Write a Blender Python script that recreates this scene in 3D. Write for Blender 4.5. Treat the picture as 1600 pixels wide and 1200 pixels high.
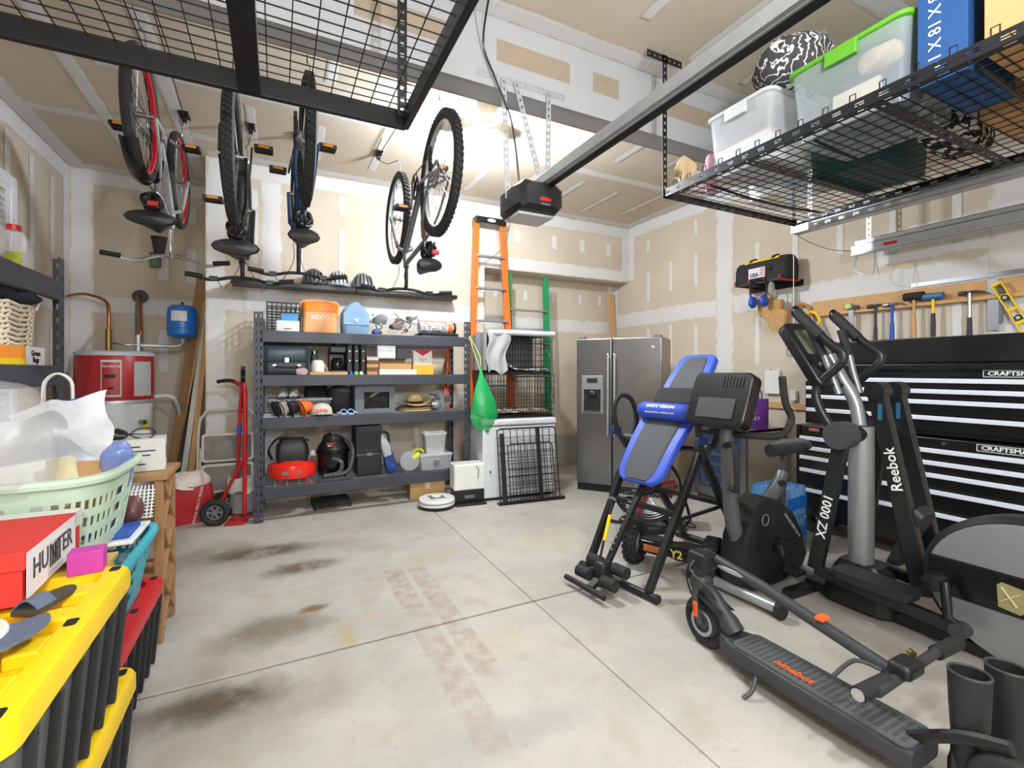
import bpy, bmesh, math, random
from mathutils import Vector as V, Matrix, noise
R = math.radians; PI = math.pi
random.seed(7)
scene = bpy.context.scene
for _o in list(bpy.data.objects): bpy.data.objects.remove(_o)
COL = scene.collection
# ------------------------------------------------------------------ camera
F_PX, YAW, CAM_H, HORIZON = 736.0, R(26.5), 1.33, 580.0
cam = bpy.data.objects.new('camera', bpy.data.cameras.new('camera')); COL.objects.link(cam)
cam.location = (0, 0, CAM_H); cam.rotation_euler = (R(90), 0, -YAW)
cam.data.sensor_width = 36; cam.data.lens = F_PX / 1600 * 36
cam.data.shift_y = (HORIZON - 600) / 1600; cam.data.clip_start = .02
scene.camera = cam
# ------------------------------------------------------------------ world and exposure
w = bpy.data.worlds.new('world'); scene.world = w; w.use_nodes = True
w.node_tree.nodes['Background'].inputs[0].default_value = (.8, .87, 1, 1)
w.node_tree.nodes['Background'].inputs[1].default_value = .3
vs = scene.view_settings
vs.view_transform = 'Standard'; vs.look = 'None'; vs.gamma = 1; vs.use_curve_mapping = False; vs.exposure = 0.36
LAMP_A, LAMP_B, LAMP_C = 160, 115, 175          # watts of the two ceiling lights and the added tripod fill lamp (built below)
# ------------------------------------------------------------------ helpers
_F = V((math.sin(YAW), math.cos(YAW), 0)); _R = V((math.cos(YAW), -math.sin(YAW), 0)); CAM = V((0, 0, CAM_H))
def ray(u, v): return _F + _R * ((u - 800) / F_PX) + V((0, 0, (HORIZON - v) / F_PX))
def at_y(u, v, y): d = ray(u, v); return CAM + d * (y / d.y)
def at_x(u, v, x): d = ray(u, v); return CAM + d * (x / d.x)
def at_z(u, v, z=0): d = ray(u, v); return CAM + d * ((z - CAM_H) / d.z)
def at_t(u, v, t): return CAM + ray(u, v) * t
def lin(c): c /= 255; return c / 12.92 if c <= .04045 else ((c + .055) / 1.055) ** 2.4
_mats = {}
def mt(name, rgb=None, rough=.5, metal=0, var=.1, scale=14, bump=0, alpha=1, trans=0, emit=0, coat=0):
    if name in _mats: return _mats[name]
    m = bpy.data.materials.new(name); m.use_nodes = True; nt = m.node_tree; N = nt.nodes; L = nt.links
    b = N['Principled BSDF']; c = [lin(x) for x in rgb]
    tc = N.new('ShaderNodeTexCoord'); no = N.new('ShaderNodeTexNoise'); no.inputs['Scale'].default_value = scale
    no.inputs['Detail'].default_value = 5; L.new(tc.outputs['Object'], no.inputs['Vector'])
    mx = N.new('ShaderNodeMix'); mx.data_type = 'RGBA'
    mx.inputs['A'].default_value = [x * (1 - var) for x in c] + [1]; mx.inputs['B'].default_value = [min(1, x * (1 + var)) for x in c] + [1]
    L.new(no.outputs['Fac'], mx.inputs['Factor']); L.new(mx.outputs['Result'], b.inputs['Base Color'])
    b.inputs['Roughness'].default_value = rough; b.inputs['Metallic'].default_value = metal
    if alpha < 1: b.inputs['Alpha'].default_value = alpha
    if trans: b.inputs['Transmission Weight'].default_value = trans
    if coat: b.inputs['Coat Weight'].default_value = coat
    if emit: L.new(mx.outputs['Result'], b.inputs['Emission Color']); b.inputs['Emission Strength'].default_value = emit
    if bump:
        bu = N.new('ShaderNodeBump'); bu.inputs['Strength'].default_value = bump; bu.inputs['Distance'].default_value = .01
        L.new(no.outputs['Fac'], bu.inputs['Height']); L.new(bu.outputs['Normal'], b.inputs['Normal'])
    _mats[name] = m; return m
def link(o, parent=None):
    COL.objects.link(o)
    if parent is not None: o.parent = parent
    return o
def tag(o, label, cat, group=None):
    o['label'] = label; o['category'] = cat
    if group: o['group'] = group
    return o
def thing(name, label, cat, loc=(0, 0, 0), rz=0, group=None, rot=None):
    o = bpy.data.objects.new(name, None); o.empty_display_size = .05; COL.objects.link(o)
    o.location = loc; o.rotation_euler = rot or (0, 0, rz)
    return tag(o, label, cat, group)
def copy_tree(o, parent=None, label=None):
    c = o.copy(); COL.objects.link(c); c.parent = parent
    for ch in list(o.children): copy_tree(ch, c)
    if label: c['label'] = label
    return c
def frame(o, x, y):
    x = V(x).normalized(); y = V(y); z = x.cross(y).normalized(); y = z.cross(x)
    m = Matrix((x, y, z)).transposed().to_4x4(); m.translation = V(o); return m
def rotm(x=0, y=0, z=0, t=(0, 0, 0)):
    return Matrix.Translation(t) @ Matrix.Rotation(z, 4, 'Z') @ Matrix.Rotation(y, 4, 'Y') @ Matrix.Rotation(x, 4, 'X')
def catmull(p, k=6, closed=False):
    p = [V(q) for q in p]; n = len(p); out = []
    for i in range(n if closed else n - 1):
        a, b, c, d = (p[(i - 1) % n], p[i], p[(i + 1) % n], p[(i + 2) % n]) if closed else (p[max(i - 1, 0)], p[i], p[i + 1], p[min(i + 2, n - 1)])
        for j in range(k):
            t = j / k
            out.append(.5 * ((2 * b) + (c - a) * t + (2 * a - 5 * b + 4 * c - d) * t * t + (3 * b - a - 3 * c + d) * t ** 3))
    if not closed: out.append(p[-1])
    return out
class MB:
    def __init__(s): s.v = []; s.f = []
    def add(s, vs, fs, m=None):
        b = len(s.v); s.v += [tuple(m @ V(p)) if m else tuple(p) for p in vs]; s.f += [tuple(b + i for i in f) for f in fs]; return s
    def bb(s, x0, x1, y0, y1, z0, z1, m=None):
        return s.add([(x, y, z) for z in (z0, z1) for y in (y0, y1) for x in (x0, x1)],
                     [(0, 2, 3, 1), (4, 5, 7, 6), (0, 1, 5, 4), (2, 6, 7, 3), (0, 4, 6, 2), (1, 3, 7, 5)], m)
    def box(s, c, d, m=None):
        return s.bb(c[0] - d[0] / 2, c[0] + d[0] / 2, c[1] - d[1] / 2, c[1] + d[1] / 2, c[2] - d[2] / 2, c[2] + d[2] / 2, m)
    def bar(s, a, b, wd, h=None, up=(0, 0, 1)):
        a, b = V(a), V(b); d = b - a; up = V(up)
        if abs(d.normalized().dot(up)) > .98: up = V((0, 1, 0))
        m = frame(a, d, up.cross(d)); h = h or wd
        return s.bb(0, d.length, -wd / 2, wd / 2, -h / 2, h / 2, m)
    def tube(s, pts, r, n=8, closed=False, smooth=0, m=None):
        if smooth: pts = catmull(pts, smooth, closed)
        pts = [V(p) for p in pts]; k = len(pts); rs = r if isinstance(r, (list, tuple)) else [r] * k
        if len(rs) != k: rs = [rs[0] + (rs[-1] - rs[0]) * i / (k - 1) for i in range(k)] if len(rs) == 2 else [rs[min(int(i / (k - 1) * (len(rs) - 1) + .5), len(rs) - 1)] for i in range(k)]
        t0 = (pts[1] - pts[0]).normalized(); nrm = t0.orthogonal().normalized(); vs = []; fs = []
        for i, p in enumerate(pts):
            a = pts[(i - 1) % k] if (closed or i) else p; b = pts[(i + 1) % k] if (closed or i < k - 1) else p
            t = (b - a).normalized(); nrm = (nrm - t * nrm.dot(t)); nrm = nrm.normalized() if nrm.length > 1e-6 else t.orthogonal().normalized()
            bn = t.cross(nrm)
            vs += [p + (nrm * math.cos(2 * PI * j / n) + bn * math.sin(2 * PI * j / n)) * rs[i] for j in range(n)]
        for i in range(k if closed else k - 1):
            for j in range(n):
                a = i * n + j; b = i * n + (j + 1) % n; c = ((i + 1) % k) * n
                fs.append((a, b, c + (j + 1) % n, c + j))
        if not closed: fs += [tuple(range(n)), tuple((k - 1) * n + j for j in range(n))]
        return s.add(vs, fs, m)
    def cyl(s, a, b, r, n=16, r2=None): return s.tube([a, b], [r, r if r2 is None else r2], n)
    def lathe(s, prof, n=24, m=None):
        vs = []; fs = []; k = len(prof)
        for r, z in prof: vs += [(r * math.cos(2 * PI * j / n), r * math.sin(2 * PI * j / n), z) for j in range(n)]
        for i in range(k - 1):
            for j in range(n): fs.append((i * n + j, i * n + (j + 1) % n, (i + 1) * n + (j + 1) % n, (i + 1) * n + j))
        if prof[0][0] > 1e-5: fs.append(tuple(range(n)))
        if prof[-1][0] > 1e-5: fs.append(tuple((k - 1) * n + j for j in range(n)))
        return s.add(vs, fs, m)
    def ring(s, prof, n=24, m=None):                       # closed profile revolved about z
        vs = []; fs = []; k = len(prof)
        for r, z in prof: vs += [(r * math.cos(2 * PI * j / n), r * math.sin(2 * PI * j / n), z) for j in range(n)]
        for i in range(k):
            for j in range(n): fs.append((i * n + j, i * n + (j + 1) % n, (i + 1) % k * n + (j + 1) % n, (i + 1) % k * n + j))
        return s.add(vs, fs, m)
    def torus(s, Rr, r, n=32, k=8, m=None, sy=1):
        return s.ring([(Rr + r * math.cos(2 * PI * i / k), r * sy * math.sin(2 * PI * i / k)) for i in range(k)], n, m)
    def prism(s, poly, z0, z1, m=None):
        n = len(poly); vs = [(x, y, z0) for x, y in poly] + [(x, y, z1) for x, y in poly]
        return s.add(vs, [tuple(range(n))[::-1], tuple(range(n, 2 * n))] + [(i, (i + 1) % n, n + (i + 1) % n, n + i) for i in range(n)], m)
    def loft(s, rings, caps=True, m=None):
        n = len(rings[0]); vs = [p for r in rings for p in r]; fs = []
        for i in range(len(rings) - 1):
            for j in range(n): fs.append((i * n + j, i * n + (j + 1) % n, (i + 1) * n + (j + 1) % n, (i + 1) * n + j))
        if caps: fs += [tuple(range(n))[::-1], tuple((len(rings) - 1) * n + j for j in range(n))]
        return s.add(vs, fs, m)
    def ell(s, c, r, n=16, k=10, m=None, e=1.0):
        def pw(x): return math.copysign(abs(x) ** e, x)
        vs = [(c[0], c[1], c[2] - r[2])]; fs = []
        for i in range(1, k):
            a = -PI / 2 + PI * i / k
            for j in range(n):
                b = 2 * PI * j / n; q = pw(math.cos(a))
                vs.append((c[0] + r[0] * q * pw(math.cos(b)), c[1] + r[1] * q * pw(math.sin(b)), c[2] + r[2] * pw(math.sin(a))))
        vs.append((c[0], c[1], c[2] + r[2])); T = len(vs) - 1
        for j in range(n): fs += [(0, 1 + (j + 1) % n, 1 + j), (T, T - n + j, T - n + (j + 1) % n)]
        for i in range(k - 2):
            for j in range(n): a = 1 + i * n; fs.append((a + j, a + (j + 1) % n, a + n + (j + 1) % n, a + n + j))
        return s.add(vs, fs, m)
    def grid(s, fn, nu, nv, thick=None, m=None):           # surface fn(a,b), a,b in 0..1; optional thickness
        P = [[V(fn(i / nu, j / nv)) for j in range(nv + 1)] for i in range(nu + 1)]; W = nv + 1
        vs = [p for r in P for p in r]; fs = [(i * W + j, (i + 1) * W + j, (i + 1) * W + j + 1, i * W + j + 1) for i in range(nu) for j in range(nv)]
        if thick:
            K = len(vs); off = []
            for i in range(nu + 1):
                for j in range(nv + 1):
                    a = P[min(i + 1, nu)][j] - P[max(i - 1, 0)][j]; b = P[i][min(j + 1, nv)] - P[i][max(j - 1, 0)]
                    nn = a.cross(b); off.append(P[i][j] + (nn.normalized() if nn.length > 1e-9 else V((0, 0, 1))) * thick)
            vs = vs + off; fs = fs + [tuple(K + q for q in f[::-1]) for f in fs]
            edge = [i * W for i in range(nu + 1)] + [nu * W + j for j in range(1, W)] + [i * W + nv for i in range(nu - 1, -1, -1)] + [j for j in range(nv - 1, 0, -1)]
            fs += [(edge[i], edge[(i + 1) % len(edge)], K + edge[(i + 1) % len(edge)], K + edge[i]) for i in range(len(edge))]
        return s.add(vs, fs, m)
    def crumple(s, amp, freq=8, seed=0, start=0):
        o = V((seed * 3.7, seed * 1.3, seed * 2.1))
        for i in range(start, len(s.v)):
            p = V(s.v[i]); s.v[i] = tuple(p + noise.noise_vector(p * freq + o) * amp)
        return s
    def build(s, name, mat, parent=None, smooth=38, bevel=0, seg=2, recalc=True):
        me = bpy.data.meshes.new(name); me.from_pydata([tuple(p) for p in s.v], [], s.f)
        if recalc:
            bm = bmesh.new(); bm.from_mesh(me); bmesh.ops.recalc_face_normals(bm, faces=bm.faces); bm.to_mesh(me); bm.free()
        me.materials.append(mat)
        if smooth: me.polygons.foreach_set('use_smooth', [True] * len(me.polygons)); me.set_sharp_from_angle(angle=R(smooth))
        o = bpy.data.objects.new(name, me); link(o, parent)
        if bevel:
            b = o.modifiers.new('bevel', 'BEVEL'); b.width = bevel; b.segments = seg; b.limit_method = 'ANGLE'; b.angle_limit = R(40)
        return o
def solo(name, mb, mat, label, cat, loc=(0, 0, 0), rz=0, group=None, bevel=0, rot=None, smooth=38):
    o = mb.build(name, mat, None, smooth, bevel); o.location = loc; o.rotation_euler = rot or (0, 0, rz); return tag(o, label, cat, group)
def dup_part(o, parent, loc=None, m=None):
    c = o.copy(); link(c, parent)
    if m is not None: c.matrix_local = m
    elif loc is not None: c.location = loc
    return c
def text(s_, size, mat, parent, m, name='lettering', ext=.0008, align='CENTER', bold=0, shear=0, sx=1):
    cu = bpy.data.curves.new('t', 'FONT'); cu.body = s_; cu.size = size; cu.extrude = ext; cu.align_x = align; cu.align_y = 'CENTER'; cu.offset = bold; cu.shear = shear; cu.resolution_u = 2
    o = bpy.data.objects.new('t', cu); COL.objects.link(o)
    me = bpy.data.meshes.new_from_object(o); bpy.data.objects.remove(o); bpy.data.curves.remove(cu)
    me.name = name; me.materials.clear(); me.materials.append(mat)
    for q in me.vertices: q.co.x *= sx
    t = bpy.data.objects.new(name, me); link(t, parent); t.matrix_local = m; return t
def rrect(x0, x1, y0, y1, r, k=4):
    out = []
    for cx, cy, a in ((x1 - r, y1 - r, 0), (x0 + r, y1 - r, 90), (x0 + r, y0 + r, 180), (x1 - r, y0 + r, 270)):
        out += [(cx + r * math.cos(R(a + 90 * i / k)), cy + r * math.sin(R(a + 90 * i / k))) for i in range(k + 1)]
    return out
# ------------------------------------------------------------------ materials shared by many things
BLACK = mt('black_plastic', (26, 26, 28), .45); SATIN = mt('satin_black', (20, 20, 22), .32); MATTE = mt('matte_black', (30, 30, 32), .8)
RUBBER = mt('rubber', (34, 34, 36), .75, bump=.3, scale=60); CHROME = mt('chrome', (200, 202, 206), .18, 1); STEEL = mt('brushed_steel', (150, 152, 155), .38, 1)
GALV = mt('galvanised', (188, 191, 195), .42, .6, var=.2); RACKM = mt('rack_grey', (62, 65, 74), .45, .2); WHITE = mt('white_plastic', (228, 228, 226), .45)
GREY = mt('grey_plastic', (110, 112, 116), .5); DGREY = mt('dark_grey_plastic', (58, 60, 64), .5); RED = mt('red_paint', (196, 28, 34), .35)
WHT = mt('white_print', (235, 235, 235), .5); BLK = mt('black_print', (18, 18, 18), .6); CARD = mt('cardboard', (186, 146, 98), .85, var=.08)
WOOD = mt('pine_wood', (205, 160, 108), .6, var=.18, scale=9); BLUE = mt('blue_plastic', (38, 82, 190), .4); YEL = mt('yellow_plastic', (246, 204, 20), .4)
ORANGE = mt('orange_plastic', (240, 100, 36), .45); SILVER = mt('silver_paint', (176, 178, 182), .35, .5); CLEAR = mt('clear_plastic', (236, 238, 240), .25, alpha=.26, var=.05)
# ------------------------------------------------------------------ the room
LX, RX, BY, ALC, REC, FY, CH = -1.88, 4.56, 5.36, 6.25, 5.71, -1.9, 3.40
def drywall():
    m = bpy.data.materials.new('drywall'); m.use_nodes = True; nt = m.node_tree; N = nt.nodes; L = nt.links; b = N['Principled BSDF']
    tc = N.new('ShaderNodeTexCoord'); n1 = N.new('ShaderNodeTexNoise'); n1.inputs['Scale'].default_value = 1.3; n1.inputs['Detail'].default_value = 6
    cr = N.new('ShaderNodeValToRGB'); cr.color_ramp.elements[0].position = .3; cr.color_ramp.elements[1].position = .75
    cr.color_ramp.elements[0].color = [lin(x) for x in (200, 187, 168)] + [1]; cr.color_ramp.elements[1].color = [lin(x) for x in (212, 201, 184)] + [1]
    L.new(tc.outputs['Object'], n1.inputs['Vector']); L.new(n1.outputs['Fac'], cr.inputs['Fac']); L.new(cr.outputs['Color'], b.inputs['Base Color'])
    b.inputs['Roughness'].default_value = .9; b.inputs['Specular IOR Level'].default_value = .2; return m
DRY = drywall()
def mudmat():                                               # joint compound, feathered into the paper at its edges
    m = bpy.data.materials.new('joint_compound'); m.use_nodes = True; nt = m.node_tree; N = nt.nodes; L = nt.links; b = N['Principled BSDF']
    at = N.new('ShaderNodeAttribute'); at.attribute_name = 'edge'
    tc = N.new('ShaderNodeTexCoord'); no = N.new('ShaderNodeTexNoise'); no.inputs['Scale'].default_value = 11; no.inputs['Detail'].default_value = 6
    L.new(tc.outputs['Object'], no.inputs['Vector'])
    ad = N.new('ShaderNodeMath'); ad.operation = 'ADD'; L.new(at.outputs['Fac'], ad.inputs[0]); L.new(no.outputs['Fac'], ad.inputs[1])
    mr = N.new('ShaderNodeMapRange'); mr.inputs[1].default_value = .62; mr.inputs[2].default_value = .82; L.new(ad.outputs[0], mr.inputs[0])
    mx = N.new('ShaderNodeMix'); mx.data_type = 'RGBA'; mx.inputs['A'].default_value = [lin(x) for x in (206, 195, 177)] + [1]
    mx.inputs['B'].default_value = [lin(x) for x in (219, 217, 216)] + [1]
    L.new(mr.outputs[0], mx.inputs['Factor']); L.new(mx.outputs['Result'], b.inputs['Base Color']); b.inputs['Roughness'].default_value = .85
    b.inputs['Specular IOR Level'].default_value = .2; return m
MUD = mudmat(); _tk = 0
def struct(name, mb, mat): o = mb.build(name, mat, None, 0); o['kind'] = 'structure'; return o
def tape(parent, o, x, y, wd, ln, th=.0015, name='joint_tape', mat=None):      # a strip of joint compound: origin o, x along, y across
    global _tk; _tk += 1
    m = frame(o, x, y); e = .22; vs = []; ed = []; lift = .0003 + (_tk % 40) * .00012
    xs = [0, min(.05, ln * .2), ln - min(.05, ln * .2), ln]; ys = [-wd / 2, -wd / 2 * (1 - e * 2), wd / 2 * (1 - e * 2), wd / 2]
    for i, a in enumerate(xs):
        for j, bq in enumerate(ys): vs.append(m @ V((a, bq, lift + (th if 0 < i < 3 and 0 < j < 3 else 0)))); ed.append(.55 if 0 < i < 3 and 0 < j < 3 else .05)
    fs = [(i * 4 + j, (i + 1) * 4 + j, (i + 1) * 4 + j + 1, i * 4 + j + 1) for i in range(3) for j in range(3)]
    me = bpy.data.meshes.new(name); me.from_pydata(vs, [], fs); me.materials.append(MUD)
    a = me.attributes.new('edge', 'FLOAT', 'POINT'); a.data.foreach_set('value', ed)
    if mat is not None: me.materials[0] = mat
    return link(bpy.data.objects.new(name, me), parent)
def concrete():
    m = bpy.data.materials.new('concrete'); m.use_nodes = True; nt = m.node_tree; N = nt.nodes; L = nt.links; b = N['Principled BSDF']
    tc = N.new('ShaderNodeTexCoord'); sp = N.new('ShaderNodeSeparateXYZ')
    def noi(s, d=8, r=.6):
        n = N.new('ShaderNodeTexNoise'); n.inputs['Scale'].default_value = s; n.inputs['Detail'].default_value = d; n.inputs['Roughness'].default_value = r
        L.new(tc.outputs['Object'], n.inputs['Vector']); return n.outputs['Fac']
    L.new(tc.outputs['Object'], sp.inputs[0])
    def rng(x, a, c): q = N.new('ShaderNodeMapRange'); q.interpolation_type = 'SMOOTHSTEP'; q.inputs[1].default_value = a; q.inputs[2].default_value = c; L.new(x, q.inputs[0]); return q.outputs[0]
    def mth(op, x, y):
        q = N.new('ShaderNodeMath'); q.operation = op
        for i, z in enumerate((x, y)):
            if isinstance(z, (int, float)): q.inputs[i].default_value = z
            else: L.new(z, q.inputs[i])
        return q.outputs[0]
    def mix(f, a, c):
        q = N.new('ShaderNodeMix'); q.data_type = 'RGBA'; L.new(f, q.inputs['Factor'])
        for k, z in (('A', a), ('B', c)):
            if isinstance(z, tuple): q.inputs[k].default_value = [lin(x) for x in z] + [1]
            else: L.new(z, q.inputs[k])
        return q.outputs['Result']
    big = noi(1.5); fine = noi(26); mid = noi(5)
    col = mix(rng(big, .3, .7), (168, 165, 158), (188, 184, 176))
    col = mix(mth('MULTIPLY', rng(mid, .48, .72), .6), col, (166, 156, 138))
    col = mix(mth('MULTIPLY', rng(fine, .55, .75), .42), col, (140, 136, 128))
    x, y = sp.outputs['X'], sp.outputs['Y']; wob = mth('MULTIPLY', mth('SUBTRACT', noi(7), .5), .9)
    def blob(cx, cy, rx, ry, amt, c, base, rot=0):
        dx = mth('SUBTRACT', x, cx); dy = mth('SUBTRACT', y, cy); ca, sa = math.cos(rot), math.sin(rot)
        a = mth('DIVIDE', mth('ADD', mth('MULTIPLY', dx, ca), mth('MULTIPLY', dy, sa)), rx)
        d = mth('DIVIDE', mth('SUBTRACT', mth('MULTIPLY', dy, ca), mth('MULTIPLY', dx, sa)), ry)
        r = mth('ADD', mth('SQRT', mth('ADD', mth('MULTIPLY', a, a), mth('MULTIPLY', d, d)), 0), wob)
        f = mth('MULTIPLY', mth('SUBTRACT', 1, rng(r, .25, 1.15)), mth('MULTIPLY', rng(mid, .22, .5), amt)); return mix(f, base, c)
    for a in ((-.10, 3.92, .42, .16, .95, (92, 78, 62)), (.14, 3.5, .3, .14, .9, (96, 84, 70)), (-.35, 4.05, .35, .2, .6, (120, 108, 92)), (.0, 2.72, .34, .2, .75, (112, 98, 80)),
              (.18, 2.86, .1, .05, .9, (120, 88, 52)), (-.22, 2.22, .34, .14, .95, (98, 86, 72)), (.1, 2.1, .3, .2, .4, (128, 118, 102)), (.31, 2.5, .06, .17, .7, (176, 158, 114)),
              (.44, 2.64, .16, .05, .5, (178, 164, 126)), (1.0, 3.3, .3, .14, .4, (176, 164, 128)), (1.9, 3.2, .4, .3, .35, (184, 170, 138)), (1.0, 2.1, .2, .2, .3, (180, 168, 136)),
              (.85, 4.2, .5, .2, .4, (160, 154, 144)), (.75, 1.55, .45, .12, .5, (150, 150, 150))): col = blob(*a, col)
    def stripe(x0, x1, y0, y1, amt, base):
        xx = mth('ADD', x, mth('MULTIPLY', wob, .03)); f = mth('MULTIPLY', rng(xx, x0 - .008, x0 + .008), mth('SUBTRACT', 1, rng(xx, x1 - .008, x1 + .008)))
        f = mth('MULTIPLY', f, mth('MULTIPLY', rng(y, y0 - .02, y0 + .02), mth('SUBTRACT', 1, rng(y, y1 - .02, y1 + .02))))
        return mix(mth('MULTIPLY', f, mth('MULTIPLY', rng(noi(14), .3, .7), amt)), base, (162, 142, 131))
    for a in ((.625, .75, 2.62, 3.18, 1.0), (.625, .755, 1.5, 2.4, .75), (.78, .905, 1.9, 3.15, .8), (.66, .75, 2.4, 2.62, .45), (.5, .6, 2.9, 3.15, .35)): col = stripe(*a, col)
    L.new(col, b.inputs['Base Color']); b.inputs['Roughness'].default_value = .62
    bu = N.new('ShaderNodeBump'); bu.inputs['Strength'].default_value = .12; bu.inputs['Distance'].default_value = .01; L.new(fine, bu.inputs['Height']); L.new(bu.outputs['Normal'], b.inputs['Normal'])
    return m
CONC = concrete(); JOINT = mt('joint_dirt', (96, 90, 80), .9, var=.3)
fl = struct('floor', MB().bb(LX - .1, RX + .1, FY - .1, ALC + .1, -.12, -.012), JOINT)
gx, gy = 1.33, 2.386
def slab(x0, x1, y0, y1, cx0, cx1, cy0, cy1):
    o = MB().bb(x0, x1, y0, y1, -.0119, 0).build('slab', CONC, fl, 0); b = o.modifiers.new('bevel', 'BEVEL'); b.width = .004; b.segments = 2
slab(LX - .1, gx - .002, FY - .1, gy - .008, 0, 0, 0, 0); slab(gx + .002, RX + .1, FY - .1, gy - .008, 0, 0, 0, 0)
slab(LX - .1, gx - .002, gy + .008, ALC + .1, 0, 0, 0, 0); slab(gx + .002, RX + .1, gy + .008, ALC + .1, 0, 0, 0, 0)
ce = struct('ceiling', MB().bb(LX - .1, RX + .1, FY - .1, ALC + .1, CH, CH + .1), DRY)
wl = struct('wall_left', MB().bb(LX - .1, LX, FY - .1, ALC + .1, 0, CH), DRY)
wr = struct('wall_right', MB().bb(RX, RX + .1, FY - .1, ALC + .1, 0, CH), DRY)
wb = struct('wall_back', MB().bb(-.61, 2.28, BY, ALC, 0, CH).bb(2.28, RX, BY, REC, 2.62, CH).bb(2.28, RX, REC, ALC, 0, CH), DRY)
wa = struct('wall_alcove', MB().bb(LX, -.61, ALC, ALC + .1, 0, CH), DRY)
wf = struct('wall_front', MB().bb(LX - .1, RX + .1, FY - .1, FY, 0, CH), DRY)
bm_ = struct('trim_1', MB().bb(LX, RX, 2.51, 2.70, 3.0, CH), mt('shaded_beam_board', (158, 142, 122), .9))        # dropped beam, its shade put into a darker board colour
cu_ = struct('trim_2', MB().bb(2.28, RX, REC - .06, REC, 0, .42), mt('curb_concrete', (172, 170, 164), .8, var=.15, bump=.2))
# joint compound: ceiling
X1, Y1, Z1 = (1, 0, 0), (0, 1, 0), (0, 0, 1); NX, NY, NZ = (-1, 0, 0), (0, -1, 0), (0, 0, -1)
zc = CH
for y, x0, x1 in ((4.03, -1.1, RX), (4.95, LX, -.3), (1.45, LX, RX), (.25, LX, RX)): tape(ce, (x0, y, zc), X1, NY, .13, x1 - x0)
tape(ce, (-.61, BY - .09, zc), X1, NY, .17, RX + .61); tape(ce, (LX, ALC - .08, zc), X1, NY, .16, 1.27)
tape(ce, (LX + .08, FY, zc), Y1, X1, .15, ALC - FY); tape(ce, (RX - .08, FY, zc), Y1, X1, .15, BY - FY)
tape(ce, (LX, 2.44, zc), X1, NY, .14, RX - LX); tape(ce, (LX, 2.77, zc), X1, NY, .14, RX - LX)
for i in range(11):
    x = -1.25 + i * .53
    if x < -.6: tape(ce, (x, 2.9, zc), Y1, X1, .11, 3.1); continue
    for y0, y1 in ((2.95, 3.7), (4.25, 5.0), (1.6, 2.2)): tape(ce, (x, y0 + random.uniform(-.1, .1), zc), Y1, X1, .075, y1 - y0)
# beam
GM = mt('shaded_compound', (172, 172, 174), .85, var=.06, scale=3)  # compound greyed to stand in for shade on the beam
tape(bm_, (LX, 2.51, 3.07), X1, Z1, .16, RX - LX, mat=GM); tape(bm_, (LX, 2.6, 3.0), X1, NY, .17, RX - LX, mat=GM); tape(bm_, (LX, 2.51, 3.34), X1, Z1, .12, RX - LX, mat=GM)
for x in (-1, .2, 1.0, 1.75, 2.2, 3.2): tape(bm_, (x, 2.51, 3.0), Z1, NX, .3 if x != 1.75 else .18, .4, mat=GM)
# main back wall and soffit
def wt(parent, x, z, ln, wd, horiz, y): tape(parent, (x, y, z), X1 if horiz else Z1, Z1 if horiz else NX, wd, ln)
wt(wb, -.61, CH - .08, 5.17, .16, 1, BY); wt(wb, -.53, 0, CH, .17, 0, BY); wt(wb, -.61, 2.02, 2.9, .22, 1, BY); wt(wb, -.61, 1.0, 2.9, .2, 1, BY)
for i in range(7):
    x = -.2 + i * .41
    for z, l in ((2.35, .55), (2.98, .22), (1.3, .5), (.3, .4)): wt(wb, x, z + random.uniform(-.06, .06), l, .06, 0, BY)
wt(wb, -.05, 0, 3.3, .2, 0, BY)
wt(wb, 2.28, 2.70, 2.28, .17, 1, BY); wt(wb, 2.37, 2.62, .78, .17, 0, BY); wt(wb, RX - .06, 2.62, .78, .14, 0, BY)
for x in (2.75, 3.3, 3.75, 4.2): wt(wb, x, 2.95, .2, .09, 0, BY)
tape(wb, (2.28, BY + .07, 2.62), X1, NY, .13, 2.28)
wt(wb, 2.28, 1.98, 2.28, .2, 1, REC); wt(wb, RX - .06, 0, 2.62, .12, 0, REC)
for x in (2.6, 3.05, 3.5, 3.95, 4.3):
    for z, l in ((2.3, .16), (1.5, .3), (1.1, .2), (.6, .3)): wt(wb, x, z, l, .065, 0, REC)
# alcove
wt(wa, LX, CH - .08, 1.27, .16, 1, ALC); wt(wa, LX + .1, 0, CH, .2, 0, ALC); wt(wa, LX, 2.02, 1.27, .2, 1, ALC)
for x in (-1.1, -.85):
    for z, l in ((2.3, .4), (2.95, .22), (1.3, .5)): wt(wa, x, z, l, .1, 0, ALC)
# right wall
def rt(y, z, ln, wd, horiz): tape(wr, (RX, y, z), NY if horiz else Z1, Z1 if horiz else Y1, wd, ln)
rt(REC, CH - .08, REC - FY, .17, 1); rt(BY - .06, 2.62, .78, .14, 0); rt(REC - .05, 0, 2.6, .12, 0); rt(REC, 2.07, REC - FY, .22, 1); rt(2.2, 2.35, 2.4, .3, 1)
for i in range(14):
    y = 4.95 - i * .41
    for z, l in ((2.95, .2), (2.35, .42), (1.35, .55), (.4, .35))[(i % 2):]: rt(y, z + random.uniform(-.08, .08), l, .06, 0)
rt(3.72, 1.2, 2.0, .25, 0); rt(1.35, 1.5, 1.6, .3, 0)
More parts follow.
